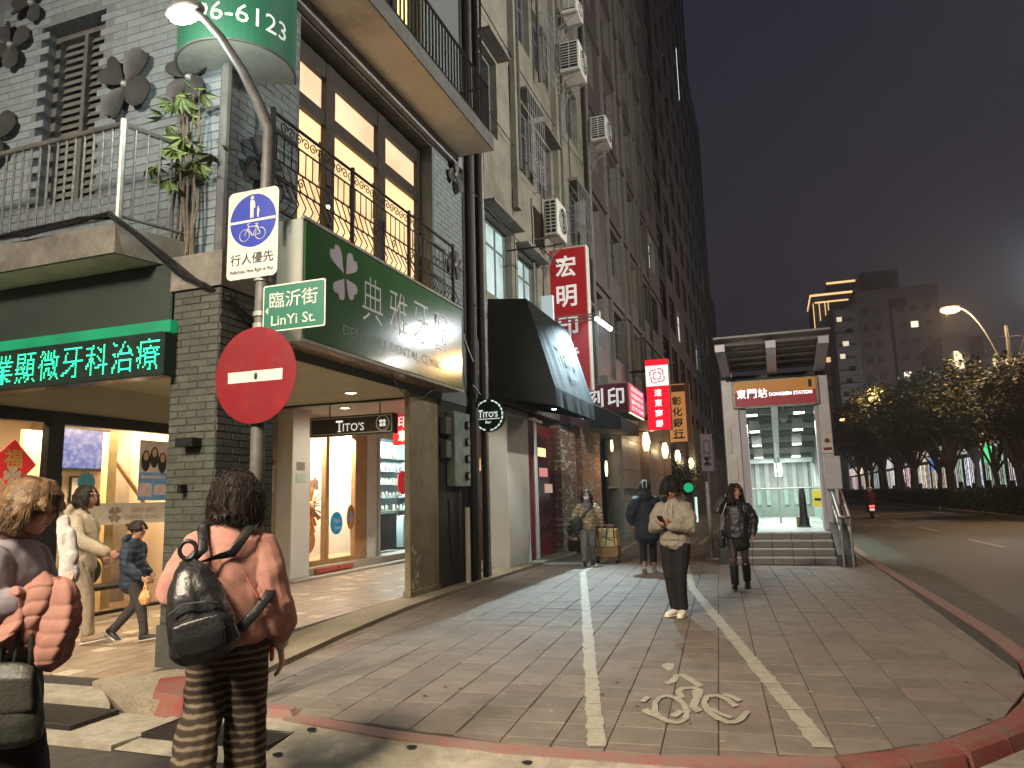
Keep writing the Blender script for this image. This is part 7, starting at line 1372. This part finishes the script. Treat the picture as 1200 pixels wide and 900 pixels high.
    def drape(cx, cy, z0, z1, hw, ht, nb, seed, tilt=0.):
        mb = MB(); nr, n = 64, 40; rg = random.Random(seed); v = []; ph = [rg.uniform(0, 6) for _ in range(5)]
        for i in range(nr+1):
            q = i/nr; cap_ = min(1, (q*7)**.5 if q < .14 else 1, ((1-q)*8)**.5 if q > .875 else 1); bq = abs(sin(pi*(q*nb)))**.45
            for k in range(n):
                th = 2*pi*k/n; r = cap_*(1+.10*cos(3*th+ph[0]+2.2*q)+.05*cos(5*th+ph[1]-3*q)+.03*cos(9*th+ph[2]+5*q))*(.90+.10*bq+.03*sin(th*14+ph[3]+i*.9)*(1-bq))
                c, s_ = cos(th), sin(th); c = abs(c)**.75*(1 if c > 0 else -1); s_ = abs(s_)**.75*(1 if s_ > 0 else -1)
                v.append((cx+ht*r*c+.02*sin(q*5+ph[4]), cy+hw*r*s_*(1-.14*q)+tilt*q+.015*sin(q*7+ph[1]), z0+(z1-z0)*q+.012*sin(2*th+ph[2])-.02*abs(s_)*(1-q)))
        f = [tuple(range(n)), tuple(reversed(range(nr*n, nr*n+n)))]
        for i in range(nr): f += [(i*n+k, (i+1)*n+k, (i+1)*n+(k+1) % n, i*n+(k+1) % n) for k in range(n)]
        return mb.add(v, f)
    link('jacket_body', drape(.16, .22, 1.19, .83, .10, .075, 6, 2, -.03).mesh(pm, smooth=True), jk); link('jacket_front', drape(.19, .305, 1.18, .78, .085, .06, 7, 5, .0).mesh(pm, smooth=True), jk); link('jacket_sleeve', drape(.235, .15, 1.15, .90, .05, .045, 5, 11, -.02).mesh(pm, smooth=True), jk); link('jacket_lining', drape(.13, .28, 1.12, .80, .05, .05, 2, 4).mesh(bpy.data.materials['black_cloth'], smooth=True), jk)
    tw = thing('white_shawl', t.location, 'white fluffy shawl hanging from the far arm of the woman at left', 'shawl'); tw.rotation_euler = t.rotation_euler; tw.scale = t.scale
    wear('cloth', skin([loft([((.02, .21, 1.42), .02, .03), ((.03, .24, 1.35), .028, .04), ((.03, .255, 1.25), .03, .045), ((.03, .26, 1.14), .03, .045)], 14)], .009, 2, .012, 26), fabric('white_fleece', (.62, .60, .56), (.52, .5, .47), 60, 1, .6), tw)
make_grey()

# ---------------------------------------------------------------- generic walkers
def walker(loc, rz, s, label, hair, hairlen, top, topmat, legmat, shoemat, solemat, step=.16, arms=None, top_len=.82, top_w=1., hood=None, headrot=(0, 0), skirt=None, sleeves=.075, legr=.075, vox=.011, mask=False, hands=True, boots=None, knees=None, seed=0, stand=False, cover=(70, 290), hairout=.06, collar=None, quilt=None):
    t = person(loc, rz, label); t.scale = (s, s, s); hc = V(0, .03, 1.50); hp, P, Rm = head_prims(hc, 1.04, *headrot)
    b = hp+[loft([((0, -.02, 1.32), .05, .05), ((0, .005, 1.42), .047, .05)], 12), loft([((0, 0, .82), .145, .11), ((0, 0, 1.0), .125, .1), ((0, -.01, 1.2), .165, .105), ((0, -.01, 1.29), .13, .07)], 16)]
    A = arms or {'r': (V(.24, -.04, 1.05), V(.22, .12, .85)), 'l': (V(-.24, -.08, 1.06), V(-.25, -.05, .83))}; tp = []
    for k, sx_ in (('r', 1), ('l', -1)):
        e_, w_ = A[k]; sh_ = V(.165*sx_, -.01, 1.27); b.append(limb([sh_, e_, w_], [.045, .038, .027])); d = (w_-e_).normalized(); nr = V(-sx_, .2, .1)
        if hands: b += hand_prims(w_, d if len(A) < 4 else d, A.get('n'+k, nr), 1.0, sx_, A.get('c', .6))
        tp.append(limb([V(.14*sx_, -.01, 1.265), sh_.lerp(e_, .5)+V(.01*sx_, 0, 0), e_, e_.lerp(w_, .55), e_.lerp(w_, .93)], [sleeves*1.1, sleeves, sleeves*.92, sleeves*.82, sleeves*.6]))
    if stand: lk = [(V(.09, .01, .84), V(.08, .03, .47), V(.055, -.01, .1)), (V(-.09, .01, .84), V(-.06, .05, .47), V(-.05, .0, .1))]
    else: lk = [(V(.085, .01, .84), V(.085, step*.62+.03, .47), V(.08, step, .11)), (V(-.085, 0, .84), V(-.085, -.0, .48), V(-.08, -step*1.25, .14))]
    lg = []
    for q in lk: b.append(limb(q, [.07, .05, .035])); lg.append(limb([q[0], q[0].lerp(q[1], .5), q[1], q[1].lerp(q[2], .5), q[2]+V(0, 0, .0)], [legr*1.25, legr*1.12, legr*.92, legr*.82, legr*.72]))
    body = wear('body', skin(b, vox*.8, 2), SKIN, t); face_parts(body, P, Rm, 1.04, mask)
    if not skirt: lg.append(loft([((0, 0, .78), .15, .115), ((0, 0, .9), .15, .115)], 16))
    wear('trousers' if not skirt else 'tights', skin(lg, vox, 3, .007, 12, seed, (1, 1, .5)), legmat, t)
    if skirt: wear('skirt', skin([loft([((0, 0, skirt[0]), .18, .15), ((0, 0, .85), .16, .125), ((0, 0, .95), .14, .11)], 16)], vox, 3, .008, 10, seed), skirt[1], t)
    tl_ = top_len; tp += [loft([((0, .0, tl_), .175*top_w, .14*top_w), ((0, 0, tl_+.12), .175*top_w, .14*top_w), ((0, -.005, 1.14), .185, .135), ((0, -.012, 1.28), .16, .10), ((0, -.008, 1.35), .075, .07)], 18)]
    if collar: tp.append(loft([((0, -.01, 1.35), .085, .08), ((0, 0, 1.40), .08, .075)], 14))
    if hood: tp.append(loft([((0, -.10, 1.30), .12, .06), ((0, -.11, 1.37), .12, .065), ((0, -.07, 1.42), .10, .05)], 14))
    tpo = wear('top' if top == 'top' else top, skin(tp, vox, 3, .014, 10, seed, (1, 1, .6), quilt), topmat, t)
    if hair:
        hr = [ellm(hc+Rm @ V(0, -.024, .045), (.093, .106, .09), Rm)]+hair_locks(0, hc, 1.0, Rm, 70, .03, hairlen, (.1, .112, .095), cover, seed+3, hairout, .017)
        wear('hair', skin(hr, .009, 1, .006, 34, seed), hair, t)
    for q, u in zip(lk, (0, 1)):
        fw_ = V(0, 1, .18 if (u == 0 and not stand) else 0) if u == 0 or stand else V(0, .82, -.55)
        if stand: fw_ = V(.25, 1, 0) if u == 0 else V(-.12, 1, 0)
        shoe('shoe', q[2]+V(0, 0, .0), fw_, shoemat, solemat, t, 1.0, h=.1 if not boots else boots)
    return t, P, Rm, lk, A
wsole = M('pale_sole', (.6, .58, .52), rough=.7); dsole = M('dark_sole', (.03, .03, .03), rough=.8)
# C: adult in beige hooded coat and child in the arcade
A_ = {'r': (V(.21, .10, 1.06), V(.10, .36, .92)), 'l': (V(-.22, -.02, 1.05), V(-.2, .12, .86)), 'c': .7}
tC, P, Rm, lk, A1 = walker((-7.30, 6.24, .05), R(-72), 1.05, 'adult in beige hooded jacket and glasses guiding a child past the clinic', HAIRB, .13, 'jacket', fabric('beige_fleece', (.50, .42, .31), (.44, .37, .27), 14), fabric('beige_trousers', (.36, .29, .21)), M('tan_shoe', (.3, .22, .15), rough=.7), wsole, .18, A_, .76, 1.05, True, (0, 0), None, .082, .085, .011, seed=2, cover=(55, 305))
mb = MB()
for x in (-.035, .035): mb.tube([P(x+.024*cos(a), .103, .008+.019*sin(a)) for a in np.linspace(0, 2*pi, 14, endpoint=False)], .0028, 4, closed=True)
for x in (-.058, .058): mb.tube([P(x, .1, .012), P(x*1.33, .01, .012)], .003, 4)
link('glasses', mb.mesh(m_black), tC)
navy = fabric('navy_puffer', (.035, .05, .075), (.025, .038, .06), 9, .5, .3)
A_ = {'r': (V(.23, .02, 1.02), V(.20, .24, .86)), 'l': (V(-.24, -.05, 1.03), V(-.22, .12, .88)), 'c': .9}
tD, P, Rm, lk, A1 = walker((-6.80, 6.50, .05), R(-74), .80, 'small child in dark blue puffer jacket striding right holding a plastic bag', HAIRB, .03, 'puffer_jacket', navy, fabric('grey_trousers', (.06, .055, .052), None, 20), M('black_trainer', (.03, .03, .033), rough=.5), wsole, .24, A_, .72, 1.1, True, (0, 0), None, .09, .08, .012, seed=4, cover=(40, 320), hairout=-.02, quilt=(.09, .014, 0))
bg_ = thing('plastic_bag', (0, 0, 0), 'small translucent orange plastic bag in the hand of the child', 'bag'); bg_.location = tD.location; bg_.rotation_euler = tD.rotation_euler; bg_.scale = tD.scale
ob = M('orange_film', (.75, .42, .18), (.65, .34, .13), 20, .3, .4, 40, coord='O'); wear('bag_body', skin([loft([((.20, .30, .54), .06, .07), ((.20, .30, .60), .075, .085), ((.20, .30, .68), .05, .06)], 14)], .009, 2, .012, 22), ob, bg_)
for y in (.27, .33): link('bag_handle', MB().tube([(.2, y, .68), (.2, .29, .80)], [.016, .008], 6).mesh(ob, smooth=True), bg_)
# E: woman in mask pulling a cart
camo = M('camouflage_quilt', (.42, .33, .21), (.16, .10, .055), 11, .6, .3, 60, coord='O', grime=(.55, .45, .32), gscale=8, detail=3)
A_ = {'r': (V(.26, -.02, 1.05), V(.27, .02, .84)), 'l': (V(-.27, -.05, 1.05), V(-.30, -.12, .84)), 'c': .9}
tE, P, Rm, lk, A1 = walker((-3.92, 15.95, 0), R(192), 1.0, 'woman in patterned puffer jacket and face mask pulling a loaded cart', HAIRB, .20, 'puffer_jacket', camo, fabric('grey_jeans', (.20, .20, .205), (.14, .14, .145), 12), M('dark_shoe', (.04, .04, .045), rough=.6), dsole, .13, A_, .80, 1.08, False, (0, 0), None, .09, .088, .011, mask=True, seed=6, cover=(58, 302), hairout=.08, collar=True, quilt=(.08, .016, 0))
wear('yoke', skin([loft([((0, -.012, 1.26), .196, .128), ((0, -.012, 1.31), .16, .105)], 18)], .01, 2), fabric('grey_yoke', (.16, .15, .15)), tE)
wear('face_mask', skin([ellm(P(0, .062, -.052), (.056, .044, .052), Rm)], .006, 2), M('mask_blue', (.55, .72, .74), rough=.7), tE)
bagm = M('black_nylon', (.018, .018, .02), (.028, .028, .03), 12, .55, .2, 80, coord='O')
cb_ = thing('crossbody_bag', tE.location, 'black crossbody bag at the hip of the woman in the mask', 'bag'); cb_.rotation_euler = tE.rotation_euler
wear('bag_body', skin([loft([((.23, .17, .78), .10, .05), ((.23, .17, .88), .13, .06), ((.20, .17, 1.0), .10, .05)], 14)], .01, 3, .008, 14), bagm, cb_); link('strap', loft([(p, .026, .008) for p in (V(.16, .19, .98), V(.05, .165, 1.12), V(-.08, .13, 1.25), V(-.13, .03, 1.345), V(-.09, -.1, 1.3))], 8).mesh(bagm, smooth=True), cb_)
ct = thing('hand_cart', (-3.62, 16.5, 0), 'small folding hand cart with wheels pulled by the woman in the mask', 'cart')
mb = MB(); mb.tube([(-3.86, 16.4, .82), (-3.42, 16.4, .82)], .03, 8); mb.tube([(-3.82, 16.42, .82), (-3.80, 16.5, .1)], .014, 6); mb.tube([(-3.46, 16.42, .82), (-3.44, 16.5, .1)], .014, 6); part('cart_handle', mb, M('red_grip', (.25, .08, .05), rough=.6), ct)
mb = MB(); mb.cbox((-3.86, 16.45, .12), (-3.38, 16.85, .36), .02); part('cart_tray', mb, M('tan_board', (.33, .22, .1), (.28, .18, .08), 6, .7), ct)
for x in (-3.84, -3.40): mb = MB(); mb.tube([(x-.03, 16.48, .085), (x+.03, 16.48, .085)], .085, 16); wh = part('wheel', mb, m_ink, ct); mb = MB(); mb.tube([(x-.034, 16.48, .085), (x+.034, 16.48, .085)], .03, 10); part('hub', mb, m_steel, wh)
bxm = M('yellow_carton', (.72, .62, .30), (.66, .56, .26), 5, .6)
for k, (x0, x1, z0, z1, lb) in enumerate(((-3.85, -3.40, .365, .56, 'lower pale yellow carton on the hand cart'), (-3.83, -3.42, .565, .75, 'upper pale yellow carton on the hand cart'))): mb = MB(); mb.cbox((x0, 16.47, z0), (x1, 16.83, z1), .01); solo('carton', mb, bxm, lb, 'carton')
mb = MB(); mb.tube([(-3.66, 16.44, .37), (-3.60, 16.44, .78), (-3.6, 16.7, .78)], .012, 5); mb.tube([(-3.72, 16.44, .6), (-3.5, 16.44, .5)], .012, 5); solo('bungee_cord', mb, M('teal_cord', (.05, .15, .18), rough=.6), 'dark teal cord tied round the cartons', 'cord')
# F, G: two people in black walking away
blk = fabric('black_wool', (.012, .013, .016), (.02, .021, .025), 12); blk2 = fabric('black_cotton', (.014, .013, .014), (.022, .02, .021), 14); blk3 = fabric('blue_black_coat', (.013, .02, .027), (.02, .028, .036), 8, .6)
A_ = {'r': (V(.27, -.02, 1.04), V(.24, .10, .88)), 'l': (V(-.27, -.02, 1.04), V(-.25, .08, .86)), 'c': .6}
tF, P, Rm, lk, A1 = walker((-2.42, 14.7, 0), R(8), 1.08, 'person in long blue black cape with hood up walking away', None, 0, 'cape', blk3, blk2, M('grey_pink_trainer', (.28, .2, .2), rough=.6), wsole, .16, A_, .60, 1.35, True, (0, 0), None, .12, .08, .011, seed=8)
wear('hood_up', skin([ellm(V(0, -.005, 1.53), (.115, .125, .125)), loft([((0, -.03, 1.36), .12, .10), ((0, -.02, 1.45), .11, .10)], 14)], .01, 3, .006, 14), blk3, tF)
for x in (-.035, .03): link('hood_stripe', MB().tube([V(x, -.13, 1.50), V(x*1.1, -.115, 1.58), V(x, -.06, 1.645)], .006, 5).mesh(m_white), tF)
tG, P, Rm, lk, A1 = walker((-2.10, 15.3, 0), R(10), 1.05, 'dark haired person in black mostly hidden behind the man in the hoodie', HAIRB, .12, 'coat', blk, blk2, M('white_trainer', (.6, .6, .58), rough=.6), wsole, .15, None, .70, 1.15, False, (0, 0), None, .09, .08, .012, seed=9)
# H: man in hoodie looking at phone
A_ = {'r': (V(.23, .07, 1.03), V(.045, .25, 1.08)), 'l': (V(-.23, .07, 1.03), V(-.03, .26, 1.07)), 'nr': V(-.4, -.3, .8), 'nl': V(.4, -.3, .8), 'c': .8}
tH, P, Rm, lk, A1 = walker((-1.22, 9.5, 0), R(164), 1.045, 'man in beige hoodie and black trousers standing with head bent over a phone', HAIRB, .07, 'hoodie', fabric('beige_sweat', (.30, .265, .215), (.26, .23, .185), 16), blk2, M('cream_trainer', (.78, .72, .60), (.72, .66, .55), 9, .6), M('cream_sole', (.75, .66, .5), rough=.7), .0, A_, .83, 1.05, True, (R(12), R(-36)), None, .088, .082, .0095, seed=11, stand=True, cover=(20, 340), hairout=.02)
wear('pocket', skin([loft([((0, .135, .90), .11, .02), ((0, .142, 1.0), .08, .018)], 12)], .009, 2), bpy.data.materials['beige_sweat'], tH)
mb = MB(); hc = V(0, .03, 1.50); cap = [ellm(hc+Rm @ V(0, -.02, .065), (.107, .12, .085), Rm), loft([(hc+Rm @ V(0, -.015, .045), .125, .14), (hc+Rm @ V(0, -.015, .062), .115, .13)], 20)]
wear('bucket_hat', skin(cap, .009, 2, .005, 14), fabric('black_hat', (.011, .010, .011)), tH)
for x in (-.03, .03): link('drawstring', MB().tube([V(x, .12, 1.33), V(x*1.2, .155, 1.25), V(x*1.1, .16, 1.16)], .004, 5).mesh(wsole), tH)
pn = thing('mobile_phone', tH.location, 'dark mobile phone held by the man in the hoodie', 'phone'); pn.rotation_euler = tH.rotation_euler; pn.scale = tH.scale
Rp = Matrix.Rotation(R(50), 3, 'X'); mb = MB(); bx_ = MB().cbox((-.036, -.075, -.005), (.036, .075, .005), .003); mb.add([V(.01, .345, 1.125)+Rp @ Vector(p) for p in bx_.v], bx_.f); link('case', mb.mesh(m_ink), pn); mb = MB(); q = [V(.01, .345, 1.125)+Rp @ V(x, y, .0056) for x, y in ((-.033, -.07), (.033, -.07), (.033, .07), (-.033, .07))]; mb.quad(*q); link('screen', mb.mesh(EM('phone_screen', (.8, .85, 1), .5)), pn)
# I: woman on the phone
A_ = {'r': (V(.28, .06, 1.20), V(.15, .035, 1.42)), 'l': (V(-.25, -.05, 1.04), V(-.23, .08, .84)), 'nr': V(-1, .1, 0), 'c': .5}
tI, P, Rm, lk, A1 = walker((-.60, 12.25, 0), R(178), 1.0, 'woman in black jacket and short skirt holding a hand to her ear', HAIRB, .24, 'jacket', M('black_biker', (.014, .014, .016), (.022, .022, .025), 8, .45, .3, 60, coord='O', spec=.5), M('sheer_tights', (.05, .035, .028), (.035, .026, .022), 9, .6, coord='O'), M('black_boot', (.012, .012, .013), rough=.35), dsole, .13, A_, .80, 1.1, False, (R(36), 0), (.66, blk2), .085, .062, .0105, seed=13, cover=(45, 315), hairout=.14)
for q in lk: wear('boot_shaft', skin([limb([q[2]+V(0, 0, -.01), q[1].lerp(q[2], .25)], [.062, .07])], .01, 2, .005, 14), bpy.data.materials['black_boot'], tI)
sb3 = thing('shoulder_bag', tI.location, 'black shoulder bag with silver stud at the hip of the woman on the phone', 'bag'); sb3.rotation_euler = tI.rotation_euler
wear('bag_body', skin([loft([((.24, .06, .66), .055, .11), ((.25, .06, .80), .06, .12), ((.24, .06, .9), .04, .09)], 14)], .01, 3), bagm, sb3); link('strap', MB().tube([V(.24, .10, .9), V(.22, .14, 1.1), V(.13, .14, 1.33), V(.10, -.02, 1.38), V(.2, -.1, 1.1), V(.24, .0, .9)], .008, 6).mesh(m_steel), sb3); link('stud', ellm(V(.22, .15, .80), (.018, .018, .018)).mesh(m_steel), sb3)
wear('belt', skin([loft([((0, 0, .845), .187, .15), ((0, 0, .87), .185, .148)], 18)], .01, 1), m_ink, tI)
# J: scooter and rider far up the road
sk = thing('motor_scooter', (4.85, 44.5, -.1), 'red scooter riding away on the main road with glowing tail light', 'scooter', None, R(-4)); L3 = lambda nm, mb, m, par=sk, sm=True: link(nm, mb.mesh(m, smooth=sm), par)
redm = M('scooter_red', (.22, .02, .025), rough=.3)
for y in (-.62, .62): w1 = L3('wheel', MB().tube([(.0, y+.24*cos(a), .25+.24*sin(a)) for a in np.linspace(0, 2*pi, 22, endpoint=False)], .065, 8, closed=True), m_ink); L3('rim', MB().tube([(-.04, y, .25), (.04, y, .25)], .15, 14), m_steel, w1)
wear('body', skin([loft([((0, -.85, .68), .12, .08), ((0, -.55, .62), .18, .16), ((0, -.1, .52), .17, .16), ((0, .2, .32), .16, .08)], 14), loft([((0, .2, .32), .16, .07), ((0, .5, .5), .18, .08), ((0, .58, .95), .14, .07)], 14), loft([((0, -.75, .4), .1, .12), ((0, -.55, .45), .12, .15)], 12)], .025, 3), redm, sk); L3('seat', loft([((0, -.8, .80), .12, .05), ((0, -.4, .80), .15, .06), ((0, -.05, .76), .12, .05)], 12), m_ink)
L3('handlebar', MB().tube([(-.33, .42, 1.02), (0, .55, 1.0), (.33, .42, 1.02)], .025, 8), m_ink); L3('tail_light', MB().cbox((-.13, -.945, .62), (.13, -.90, .70), .01), EM('tail_red', (1, .05, .03), 7), sm=False); L3('number_plate', MB().cbox((-.12, -.95, .42), (.12, -.94, .56), .005), EM('plate_lit', (1, .6, .55), .8), sm=False)
for x in (-.35, .35): L3('mirror', ellm((x, .45, 1.2), (.07, .02, .05)), m_ink)
rd = thing('person', (4.85, 44.5, -.1), 'scooter rider in red jacket and pink helmet riding away', 'person', None, R(-4)); b = head_prims((0, -.12, 1.50), 1, 0, 0)[0]+[loft([((0, -.32, .86), .15, .13), ((0, -.28, 1.1), .17, .12), ((0, -.2, 1.32), .16, .09), ((0, -.14, 1.42), .06, .06)], 14)]
for sx_ in (-1, 1): b += [limb([V(.16*sx_, -.2, 1.3), V(.3*sx_, .05, 1.12), V(.3*sx_, .36, 1.05)], [.055, .045, .03]), limb([V(.1*sx_, -.3, .86), V(.18*sx_, .12, .76), V(.15*sx_, .15, .42)], [.09, .07, .05])]+hand_prims(V(.3*sx_, .36, 1.05), (0, 1, -.1), (0, 0, -1), 1, sx_, .9)
wear('body', skin(b, .014, 2), SKIN, rd); wear('jacket', skin([loft([((0, -.32, .84), .19, .16), ((0, -.28, 1.1), .21, .15), ((0, -.2, 1.34), .18, .11)], 14)]+[limb([V(.16*x, -.2, 1.3), V(.3*x, .05, 1.12), V(.3*x, .3, 1.06)], [.09, .08, .06]) for x in (-1, 1)], .016, 3, .01, 9), fabric('rider_red', (.2, .04, .045), (.1, .02, .025), 6), rd); wear('trousers', skin([limb([V(.1*x, -.3, .86), V(.18*x, .12, .76), V(.15*x, .15, .42)], [.11, .09, .07]) for x in (-1, 1)]+[ellm((0, -.3, .86), (.18, .16, .12))], .016, 2), blk2, rd)
for x in (-.15, .15): shoe('shoe', V(x, .15, .42), (0, 1, 0), m_ink, dsole, rd)
wear('helmet', skin([ellm((0, -.13, 1.55), (.145, .165, .15))], .014, 2), M('pink_helmet', (.75, .5, .6), rough=.25), rd)
# ================================================================== night air
mb = MB(); mb.box((-305, -65, -1.6), (405, 905, 75))
hz = bpy.data.materials.new('night_air'); hz.use_nodes = True; n_ = hz.node_tree.nodes; n_.remove(n_['Principled BSDF']); pv = n_.new('ShaderNodeVolumePrincipled'); pv.inputs['Color'].default_value = (.9, .92, .95, 1); pv.inputs['Density'].default_value = .0009; pv.inputs['Anisotropy'].default_value = .5
hz.node_tree.links.new(pv.outputs[0], n_['Material Output'].inputs['Volume']); hz.volume_intersection_method = 'FAST'
struct('haze', mb, hz, kind='stuff')
